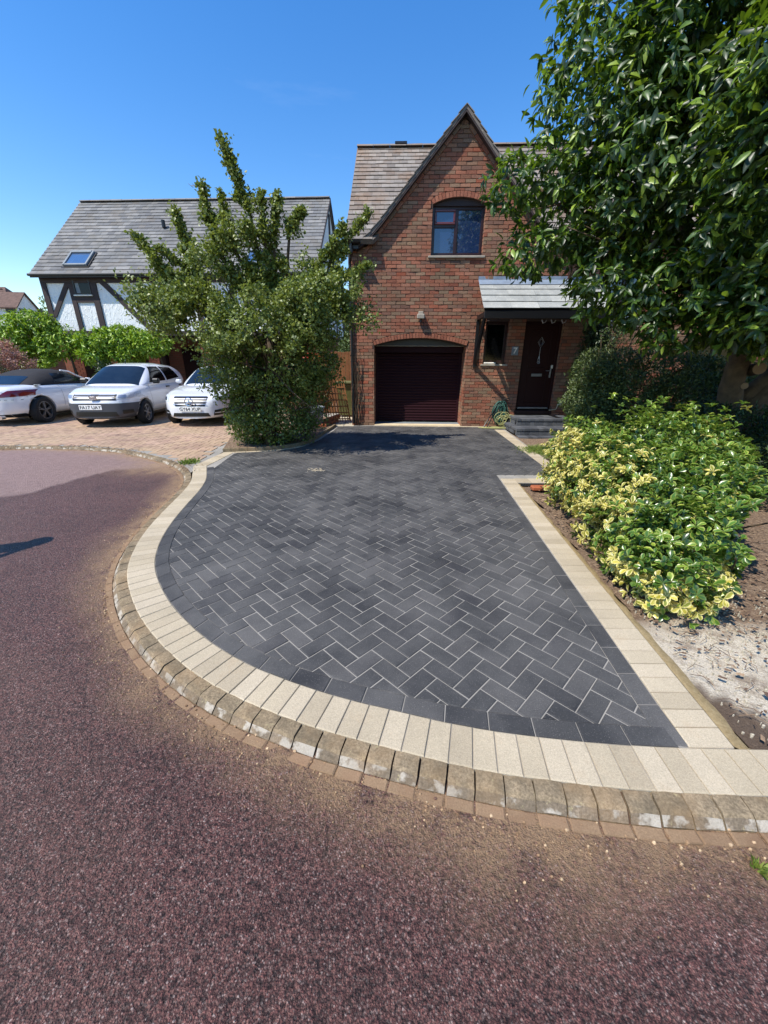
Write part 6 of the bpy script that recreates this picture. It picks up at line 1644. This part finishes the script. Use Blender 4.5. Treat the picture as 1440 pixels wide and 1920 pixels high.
def shrub(name, label, cat, blobs, n, T, size, mat, inner=.6, up=.3, cut=None, stem=None, gap=-.3, group=None, singles=0, jit=.8, nscale=2.2, part='foliage', parent=None, rbase=0.0, rscale=1.0, kind='stuff'):
    root = parent or thing(name, label, cat, (0, 0, 0), 0, group)
    if stem:
        m = MB()
        for i in range(stem[3]): limb(m, (stem[0]+random.uniform(-.1, .1), stem[1]+random.uniform(-.1, .1), -.05), (blobs[i % len(blobs)][0]+random.uniform(-.3, .3), blobs[i % len(blobs)][1]+random.uniform(-.3, .3), blobs[i % len(blobs)][2]+random.uniform(-.2, .3)), .022, .006, 5, .12, 6, i)
        m.build('stem', 'twig', root, smooth=True)
    P, O = blob_points(blobs, n, inner, cut)
    if gap is not None:
        nz = np.array([mnoise.noise(Vector(p)*nscale) for p in P]); k = nz > gap; P, O = P[k], O[k]
    n = len(P); D = unit(O*.8+rng.normal(size=(n, 3))*jit+np.array([0, 0, up])); N = unit(O+np.array([0, 0, .8])+rng.normal(size=(n, 3))*.4)
    S = rng.uniform(size*.7, size*1.25, n)
    leaf_obj(part, T, P, D, N, S, mat, root, kind, np.clip(rbase+rscale*rng.random(n), 0, .999))
    return root

# --- variegated shrub beside the drive
VB = thing('variegated_shrub', 'waist-high variegated shrub with green and yellow leaves spilling over the right border', 'shrub', (0, 0, 0))
BB = [(2.95, 3.35, .44, 1.0, 1.1, .50), (2.38, 2.60, .24, .66, .58, .42), (2.42, 4.1, .42, .56, 1.0, .50), (2.05, 3.0, .22, .38, .8, .32), (1.98, 2.42, .16, .30, .40, .28), (3.3, 4.4, .56, .85, .9, .52), (2.95, 2.75, .42, .65, .6, .5), (2.72, 5.1, .45, .42, .6, .48), (3.3, 3.0, .45, .6, .6, .5)]
m = MB()
for i in range(34): limb(m, (2.9+random.uniform(-.3, .3), 3.5+random.uniform(-.6, .6), -.05), (BB[i % 7][0]+random.uniform(-.4, .4), BB[i % 7][1]+random.uniform(-.4, .4), BB[i % 7][2]+random.uniform(-.2, .4)), .012, .004, 5, .12, 5, i)
m.build('stem', 'twig', VB, smooth=True)
cutB = lambda P: (P[:, 2] > -.02)
P, O = blob_points(BB, 6400, .66, cutB); P[:, 2] *= .98
lx = np.interp(P[:, 1], [1.2, 5.42], [1.575, 1.909])
k = (P[:, 0] > lx+.06+.06*(P[:, 2] < .2)) & (P[:, 0] < .93*(.93*P[:, 1]+.45)+.07*np.sin(P[:, 2]*9+P[:, 1]*5)); P, O = P[k], O[k]
tall = rng.random((70, 3)); TP = np.stack([2.6+tall[:, 0]*1.2, 3.9+tall[:, 1]*1.2, .98+tall[:, 2]*.25], 1); TO = np.tile([[0, 0, 1.0]], (70, 1))
P = np.concatenate([P, TP]); O = np.concatenate([O, TO])
gold = (((P[:, 0] < 2.12+.06*P[:, 1]+.12*np.sin(P[:, 1]*4)) & (P[:, 1] > 2.9)) | ((P[:, 2] < .27+.06*np.sin(P[:, 0]*9)) & (P[:, 1] < 2.75))) & (rng.random(len(P)) < .68)
gold |= (rng.random(len(P)) < .035)
for nm, sel, mat in (('foliage', ~gold, 'euonymus_leaf'), ('golden_foliage', gold, 'golden_leaf')):
    a = whorls(P[sel], O[sel], 8, .053, .5, .12, (.5, 1.45), .35)
    mk = single_leaves(T_OBO, a[0], a[1], a[2], a[3], mat, VB, count=150)
    leaf_obj(nm, T_OBO, a[0][mk], a[1][mk], a[2][mk], a[3][mk], mat, VB, rnd=a[4][mk])
P2, O2 = blob_points(BB, 9000, .25, lambda P: (P[:, 2] > -.02) & (P[:, 0] > 2.05) & (P[:, 0] < .88*(.93*P[:, 1]+.45)))
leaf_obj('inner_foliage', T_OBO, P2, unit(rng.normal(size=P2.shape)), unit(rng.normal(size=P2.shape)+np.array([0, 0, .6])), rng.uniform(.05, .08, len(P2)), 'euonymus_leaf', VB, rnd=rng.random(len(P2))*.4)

shrub('hedge', 'clipped dark green hedge under the big tree in front of the brick wall', 'hedge', [(5.1, 7.9, .85, 1.5, .8, .98), (6.4, 7.9, .8, 1.2, .8, .9), (5.9, 7.5, .6, 1.3, .8, .8), (7.6, 8.0, .75, 1.1, .8, .85), (5.6, 7.7, .8, 1.4, .6, .9)], 62000, T_OVAL, .052, 'hedge_leaf', .82, .4, lambda P: P[:, 2] > 0, (5.7, 7.9, 0, 12), None)
shrub('conifer_shrub', 'soft green feathery conifer shrub between the front steps and the hedge', 'shrub', [(4.35, 8.1, .75, .55, .5, .85), (4.15, 8.2, 1.35, .4, .4, .5), (4.55, 8.0, 1.3, .5, .45, .55), (4.05, 7.7, .45, .35, .4, .5)], 15000, T_THIN, .07, 'hedge_leaf', .6, .5, lambda P: P[:, 2] > 0, (4.3, 8.0, 0, 8), -.3, rbase=.15)
shrub('climbing_shrub', 'dark leafy climber beside the front door under the canopy end', 'climber', [(4.85, 9.75, 1.2, .42, .28, 1.3), (4.95, 9.6, 2.3, .4, .35, .5), (4.7, 9.3, .5, .3, .3, .5)], 9000, T_OVAL, .06, 'dark_leaf', .5, .1, lambda P: P[:, 2] > 0, (4.9, 9.8, 0, 8), -.3)
shrub('garden_shrub', 'dark low shrub behind the variegated shrub at the foot of the tree trunk', 'shrub', [(4.9, 5.9, .45, .9, .8, .6), (5.4, 5.0, .45, .9, .8, .65), (4.2, 6.4, .3, .6, .6, .4), (4.9, 4.2, .4, .6, .7, .6), (6.3, 6.6, .6, .9, .8, .7)], 26000, T_OVAL, .055, 'dark_leaf', .6, .3, lambda P: P[:, 2] > -.02, (5, 5.4, 0, 8), -.3)
shrub('flowering_stems', 'thin pale seed stems rising above the hedge below the stair window', 'plant', [(4.6, 8.3, 2.0, .35, .25, .35)], 500, T_THIN, .05, 'hedge_leaf', .2, .8, None, (4.6, 8.3, 0, 10), None, rbase=.5)

# island planting
shrub('photinia', 'shrub with bronze green leaves behind the bushy tree, beside the leaning trellis', 'shrub', [(-2.0, 10.4, 1.15, .48, .4, .62), (-1.85, 10.5, .75, .45, .4, .6), (-2.2, 10.4, .6, .4, .4, .5)], 8000, T_OVAL, .06, 'photinia_leaf', .5, .5, None, (-2, 10.5, 0, 8), -.35)
root = [o for o in col.objects if o.name.startswith('photinia')][0]
shrub('', '', '', [(-1.78, 10.35, 1.62, .30, .2, .10), (-2.05, 10.35, 1.68, .2, .2, .10)], 700, T_OVAL, .065, 'red_leaf', .3, .8, None, None, None, part='red_tips', parent=root)
shrub('purple_plant', 'low purple-leaved plant with pale tips at the foot of the bushy tree', 'plant', [(-1.78, 8.75, .28, .25, .35, .28), (-1.95, 9.3, .4, .25, .4, .35), (-1.65, 9.6, .2, .16, .3, .2)], 3600, T_OVAL, .04, 'purple_leaf', .3, .4, lambda P: P[:, 2] > .03, None, -.3)
# vine stems on the house corner
vs_ = MB()
for i in range(7):
    x = -.80+random.uniform(0, .16); pts = []
    for k in range(9): pts.append((x+.05*math.sin(k*1.3+i)+random.uniform(-.01, .01), 10.31-x*.02-random.uniform(0, .03), .02+k*random.uniform(.18, .26)))
    vs_.tube(pts, [.011-.001*k for k in range(9)], 5)
tag(vs_.build('vine_stems', 'twig', smooth=True), 'bare twisted vine stems climbing beside the black downpipe', 'climber')

# wisteria on the timbered house: two bright mounds over the garages
for lab, bl in (('bright green climber mound at the left end of the timbered house', [(-12.6, 14.6, 2.35, 1.0, .5, .62), (-11.6, 14.7, 2.15, .9, .5, .55), (-12.1, 14.6, 2.75, .8, .4, .35), (-13.2, 14.5, 1.9, .6, .5, .7), (-12.2, 14.5, 1.6, .6, .4, .35)]),
                ('bright green climber mound over the brick piers behind the white hatchback', [(-10.0, 14.7, 2.2, .80, .5, .40), (-9.2, 14.7, 2.25, .9, .5, .42), (-8.3, 14.7, 2.1, .75, .5, .38), (-10.2, 14.6, 1.75, .5, .4, .35), (-9.0, 14.6, 1.8, .7, .4, .3)])):
    shrub('climber', lab, 'climber', bl, 9000, T_LONG, .14, 'bright_leaf', .6, .1, None, None, -.32, group='bright climbers on the timbered house')
pr_ = MB()
for x in (-12.9, -11.2, -10.3, -8.0): pr_.tube([(x, 14.75, 0), (x+.1, 14.7, 1.0), (x, 14.7, 2.1)], [.04, .035, .03], 6)
CL = [o for o in col.objects if o.type == 'EMPTY' and o.name == 'climber'][0]; pr_.build('stem', 'twig', CL, smooth=True)
shrub('pink_shrub', 'pinkish flowering shrub at the left edge behind the convertible', 'shrub', [(-12.3, 13.0, 1.7, .75, .6, .55), (-11.9, 13.2, 1.3, .6, .5, .5)], 6000, T_OVAL, .07, 'pink_leaf', .5, .4, None, (-12.1, 13.1, 0, 6), -.35)
shrub('round_shrub', 'dark rounded shrub at the left edge below the pink shrub', 'shrub', [(-12.2, 12.2, 1.15, .75, .6, .8), (-12.9, 12.0, .8, .8, .7, .8)], 9000, T_OVAL, .05, 'dark_leaf', .7, .4, lambda P: P[:, 2] > 0, (-12.3, 12.2, 0, 6), -.4)
shrub('ferny_plant', 'spiky plant in front of the brick pier behind the cars', 'plant', [(-9.6, 14.2, 1.15, .35, .3, .35), (-9.3, 14.1, .8, .4, .3, .4)], 1200, T_THIN, .2, 'dark_leaf', .2, .5, None, (-9.5, 14.2, 0, 4), None)

def far_tree(label, x, y, h, r, n=7000, mat='far_leaf', size=.22):
    t = thing('background_tree', label, 'tree', (0, 0, 0), 0, 'trees beyond the houses')
    MB().tube([(x, y, -.1), (x+.1, y, h*.35), (x, y, h*.75)], [.25, .2, .08], 8).build('trunk', 'bark', t, smooth=True)
    bl = [(x+random.uniform(-.5, .5)*r, y+random.uniform(-.4, .4)*r, h*random.uniform(.45, .85), r*random.uniform(.4, .65), r*.55, h*random.uniform(.12, .22)) for _ in range(7)]
    shrub('', '', '', bl, n, T_LOBE, size, mat, .6, .2, None, None, -.3, part='crown', parent=t, nscale=.8)
far_tree('pale green tree between the dormer house and the timbered house', -20.5, 30, 5.9, 3.4)
far_tree('tree showing above the roof of the dormer house at the left edge', -32.5, 34, 7.0, 3.2)
far_tree('tree seen through the gap between the two houses, behind the alley', -2.6, 31, 6.2, 2.4, 7000, 'far_leaf')
far_tree('darker tree low in the gap between the two houses', -1.9, 24, 3.6, 1.5, 6000, 'dark_leaf', .14)
shrub('wall_ivy', 'silvery climber low in the alley between the two houses', 'climber', [(-1.35, 15.6, 1.8, .4, .4, .8), (-1.2, 14.6, 1.3, .25, .4, .4)], 4000, T_OVAL, .08, 'far_leaf', .4, .2, None, None, -.3)

# grass tufts and weeds
def tuft(name, label, x, y, r, n, h, z=-.02, cat='grass'):
    P = np.stack([x+rng.normal(size=n)*r*.5, y+rng.normal(size=n)*r*.5, np.full(n, z)], 1)
    D = unit(np.stack([rng.normal(size=n)*.45, rng.normal(size=n)*.45, np.ones(n)], 1)); N = unit(rng.normal(size=(n, 3)))
    o = leaf_obj(name, T_THIN, P, D, N, rng.uniform(h*.5, h, n), 'grass_blade'); tag(o, label, cat)
tuft('grass_tuft', 'small grass tuft at the meeting of kerb and cream border, far left of the drive', -3.26, 6.3, .12, 260, .09)
tuft('grass_patch', 'bright patch of lawn between the front steps and the variegated shrub', 3.05, 7.35, .32, 4200, .07, -.02)
tuft('weed', 'tiny green weed growing in the kerb joint at the bottom right', 1.32, .80, .02, 40, .055, -.06, 'weed')
MBg = MB().add([(2.80, 6.7, -.012), (3.6, 6.6, -.012), (3.6, 8.0, -.012), (2.86, 8.0, -.012)], [(0, 1, 2, 3)])
tag(MBg.build('lawn', 'dry_ground'), kind='structure')

# ------------------------------------------------------------------ alley: trellis, bin, fence, pot, edging
TR = thing('trellis', 'brown wooden trellis panel leaning in the planting bed by the alley', 'trellis', (-1.52, 10.75, .03), R(8))
def TT(q): return (q[0]+.20*(1-q[2]/1.45)*0+(-.22)*(q[2]/1.45), q[1]+.12*(q[2]/1.45), q[2])
for i in range(8): MB().box((.0+i*.073, 0, 0), (.022+i*.073, .02, 1.42+.02*(i % 2)), T=TT).build('slat', 'trellis_wood', TR)
for j in range(9): MB().box((-.02, -.018, .06+j*.165), (.56, -.001, .09+j*.165), T=TT).build('slat', 'trellis_wood', TR)
MB().box((-.06, .0, 0), (-.02, .03, 1.46), T=TT).box((.56, .0, 0), (.6, .03, 1.44), T=TT).build('frame', 'trellis_wood', TR)
BN = thing('wheelie_bin', 'olive green wheelie bin in the alley against the fence', 'bin', (-1.14, 12.1, 0), R(0))
m = MB(); vs = [(-.22, -.2, 0.06), (.22, -.2, .06), (.22, .25, .06), (-.22, .25, .06), (-.27, -.28, .95), (.27, -.28, .95), (.27, .3, .95), (-.27, .3, .95)]
m.add(vs, [(0, 3, 2, 1), (4, 5, 6, 7), (0, 1, 5, 4), (1, 2, 6, 5), (2, 3, 7, 6), (3, 0, 4, 7)]); m.rbox((-.29, -.3, .90), (.29, .3, .955), .01); m.build('bin_body', 'bin_plastic', BN)
MB().rbox((-.30, -.34, .96), (.30, .32, 1.03), .02).tube([(-.22, .33, 1.0), (.22, .33, 1.0)], .018, 8).build('lid', 'bin_plastic', BN)
for s_ in (-1, 1): MB().tube([(s_*.2, .27, .1), (s_*.26, .27, .1)], .1, 16).build('wheel', 'tyre', BN)
FN = thing('fence', 'tall brown board fence closing the alley beside the brick house', 'fence', (-3.3, 12.9, 0))
for i in range(22): MB().rbox((i*.115, 0, 0), (i*.115+.108, .02, 1.85+random.uniform(-.01, .01)), .004, random.random()).build('board', 'fence_wood', FN)
MB().rbox((0, .02, .4), (2.5, .06, .48), .004).rbox((0, .02, 1.4), (2.5, .06, 1.48), .004).build('rail', 'fence_wood', FN)
PT = MB(); n = 20
pr = [(.0, .0), (.13, 0), (.16, .3), (.19, .46), (.21, .47), (.21, .5), (.18, .5), (.16, .44), (.0, .43)]
vs = [(p*math.cos(2*math.pi*k/n), p*math.sin(2*math.pi*k/n), z) for k in range(n) for p, z in pr]; K = len(pr)
PT.add(vs, [(k*K+j, ((k+1) % n)*K+j, ((k+1) % n)*K+j+1, k*K+j+1) for k in range(n) for j in range(K-1)])
o = tag(PT.build('plant_pot', 'pot_grey', smooth=True), 'grey rounded pot standing among the purple plants near the alley', 'pot'); o.location = (-1.72, 10.0, .02)
lg = MB().tube([(-1.62, 10.25, .09), (-1.3, 11.2, .13)], [.07, .06], 10); tag(lg.build('log', 'terracotta', smooth=True), 'reddish brown log edging beside the alley path', 'log')
bk = []
BE = thing('brick_edging', 'short row of reddish bricks edging the bed beside the alley path', 'edging')
for k in range(5): MB().rbox((-1.68+k*.05, 9.85+k*.23, .03), (-1.47+k*.05, 9.95+k*.23, .10), .006).build('brick', 'terracotta', BE)

# ------------------------------------------------------------------ hose beside the garage
HO = thing('garden_hose', 'tangled green garden hose hung on the wall between garage and front steps', 'hose', (2.95, 10.12, 0))
m = MB()
for i in range(26):
    a0 = random.uniform(-.10, .10); w_ = random.uniform(.05, .16); zt = random.uniform(.50, .68); zb = random.uniform(.04, .22); cx = random.uniform(-.07, .07); y = random.uniform(-.12, .02)
    pts = [(cx+a0*.3+w_*math.sin(t)*(1.0 if math.cos(t) > -.2 else .9), y+.02*math.sin(t*2+i), (zt+zb)/2+(zt-zb)/2*math.cos(t)) for t in np.linspace(0, 2*math.pi, 19)]
    m.tube(pts, .0085, 6)
m.build('hose_coil', 'hose_green', HO, smooth=True)
m = MB()
for i in range(8):
    w_ = random.uniform(.10, .22); cx = random.uniform(-.02, .22); cz = random.uniform(.15, .32)
    m.tube([(cx+w_*math.sin(t), -.15-random.uniform(0, .02), max(.012, cz+w_*.8*math.cos(t))) for t in np.linspace(0, 2*math.pi, 21)], .006, 5)
for i in range(6):
    r_ = random.uniform(.2, .42); m.tube([(r_*1.1*math.cos(t)-.1, -.2+r_*.28*math.sin(t), .014+i*.004) for t in np.linspace(0, 2*math.pi, 25)], .007, 5)
m.build('hose_loop', 'hose_yellow', HO, smooth=True)
hk = MB().rbox((-.06, -.05, .58), (.14, .10, .66), .02).tube([(.0, -.05, .66), (.12, -.1, .74), (.2, -.08, .72)], .012, 6); hk.build('hose_hanger', 'black_plastic', HO)
for k, (a, b) in enumerate((((-.05, -.08, .62), (-.42, -.16, .02)), ((-.02, -.1, .6), (-.34, -.2, .02)), ((.1, -.08, .6), (.30, -.14, .1)))):
    MB().tube([a, (a[0]*.4+b[0]*.6, a[1], a[2]*.35+b[2]*.65+.02), b], .013, 6).build('hose_pipe', 'black_plastic', HO)

# ------------------------------------------------------------------ unseen person added outside the left edge to cast a shadow on the road
PS = thing('person', 'unseen person in a grey shirt and jeans, added left of the view to cast a shadow on the road', 'person', (-4.26, 2.74, -.06), R(-70))
def skin_body(name, joints, edges_, radii, mat, parent, root=0, sub=2):
    me = bpy.data.meshes.new(name); me.from_pydata(joints, edges_, []); o = bpy.data.objects.new(name, me); col.objects.link(o); o.parent = parent
    md = o.modifiers.new('s', 'SKIN'); md.use_smooth_shade = True; sv_ = me.skin_vertices[0].data
    for i, r in enumerate(radii): sv_[i].radius = (r, r) if not hasattr(r, '__len__') else r
    for i in range(len(joints)): sv_[i].use_root = (i == root)
    md2 = o.modifiers.new('u', 'SUBSURF'); md2.levels = sub; md2.render_levels = sub
    bpy.context.view_layer.update(); nm = bpy.data.meshes.new_from_object(o.evaluated_get(bpy.context.evaluated_depsgraph_get())); o.modifiers.clear(); o.data = nm
    nm.materials.clear(); nm.materials.append(MATS[mat]); nm.polygons.foreach_set('use_smooth', [True]*len(nm.polygons)); return o
J = [(0, 0, .98), (0, 0, 1.15), (0, 0, 1.35), (0, 0, 1.47), (.01, 0, 1.54), (.02, 0, 1.63), (.02, 0, 1.72),
     (0, .17, 1.42), (.02, .26, 1.18), (.16, .22, 1.0), (.22, .2, .93), (0, -.17, 1.42), (.10, -.30, 1.22), (.34, -.24, 1.34), (.42, -.22, 1.38),
     (0, .10, .92), (.02, .11, .50), (0, .12, .09), (.14, .13, .03), (0, -.10, .92), (.03, -.11, .50), (0, -.12, .09), (.14, -.13, .03)]
E_ = [(0, 1), (1, 2), (2, 3), (3, 4), (4, 5), (5, 6), (2, 7), (7, 8), (8, 9), (9, 10), (2, 11), (11, 12), (12, 13), (13, 14), (0, 15), (15, 16), (16, 17), (17, 18), (0, 19), (19, 20), (20, 21), (21, 22)]
RR = [(.15, .12), (.14, .11), (.17, .12), .07, .055, .095, .06, .065, .045, .035, .03, .065, .045, .035, .03, .09, .062, .045, .04, .09, .062, .045, .04]
bd_ = skin_body('body', J, E_, RR, 'shirt', PS)
for m_ in ('denim', 'skin', 'hair'): bd_.data.materials.append(MATS[m_])
for f in bd_.data.polygons:
    c = f.center; ax_ = abs(c.y)
    f.material_index = 3 if c.z < .09 else 1 if (c.z < .97 and c.x < .13 and ax_ < .2) else 2 if (c.z > 1.50 or c.x > .15 or c.z < .97) else 0
MB().tube([(.10, 0, 1.66), (.128, 0, 1.625), (.105, 0, 1.615)], [.008, .014, .006], 6).build('nose', 'skin', PS, smooth=True)
for s_ in (-1, 1):
    MB().tube([(.09, s_*.034, 1.665), (.105, s_*.034, 1.665)], .010, 8).build('eye', 'ink', PS); MB().tube([(.02, s_*.088, 1.66), (.02, s_*.105, 1.655), (.025, s_*.098, 1.62)], [.012, .02, .01], 6).build('ear', 'skin', PS)
MB().tube([(.10, -.025, 1.585), (.108, 0, 1.583), (.10, .025, 1.585)], .005, 5).build('mouth', 'mahogany_light', PS)
for (hx, hy, hz), (dx, dz) in (((.22, .2, .93), (.35, -.94)), ((.42, -.22, 1.38), (.95, .3))):
    for k, l_ in enumerate((.075, .085, .08, .062)):
        y_ = hy-.027+k*.018; MB().tube([(hx, y_, hz), (hx+dx*l_*.6, y_, hz+dz*l_*.6), (hx+dx*l_*.9+.01, y_, hz+dz*l_-.01)], [.011, .009, .007], 6).build('finger', 'skin', PS, smooth=True)
    MB().tube([(hx, hy+(.03 if hy < 0 else -.03), hz), (hx+dx*.03, hy+(.055 if hy < 0 else -.055), hz+dz*.03), (hx+dx*.06, hy+(.06 if hy < 0 else -.06), hz+dz*.055)], [.013, .011, .008], 6).build('thumb', 'skin', PS, smooth=True)
hr = MB(); 
vs = []; 
for k in range(7):
    for j in range(12):
        a, b = R(-10+k*16), 2*math.pi*j/12; vs.append((.0+.105*math.cos(b)*math.cos(a)*1.0, .092*math.sin(b)*math.cos(a), 1.655+.12*math.sin(a)))
hr.add(vs, [(k*12+j, k*12+(j+1) % 12, (k+1)*12+(j+1) % 12, (k+1)*12+j) for k in range(6) for j in range(12)]); hr.build('hair', 'hair', PS, smooth=True)
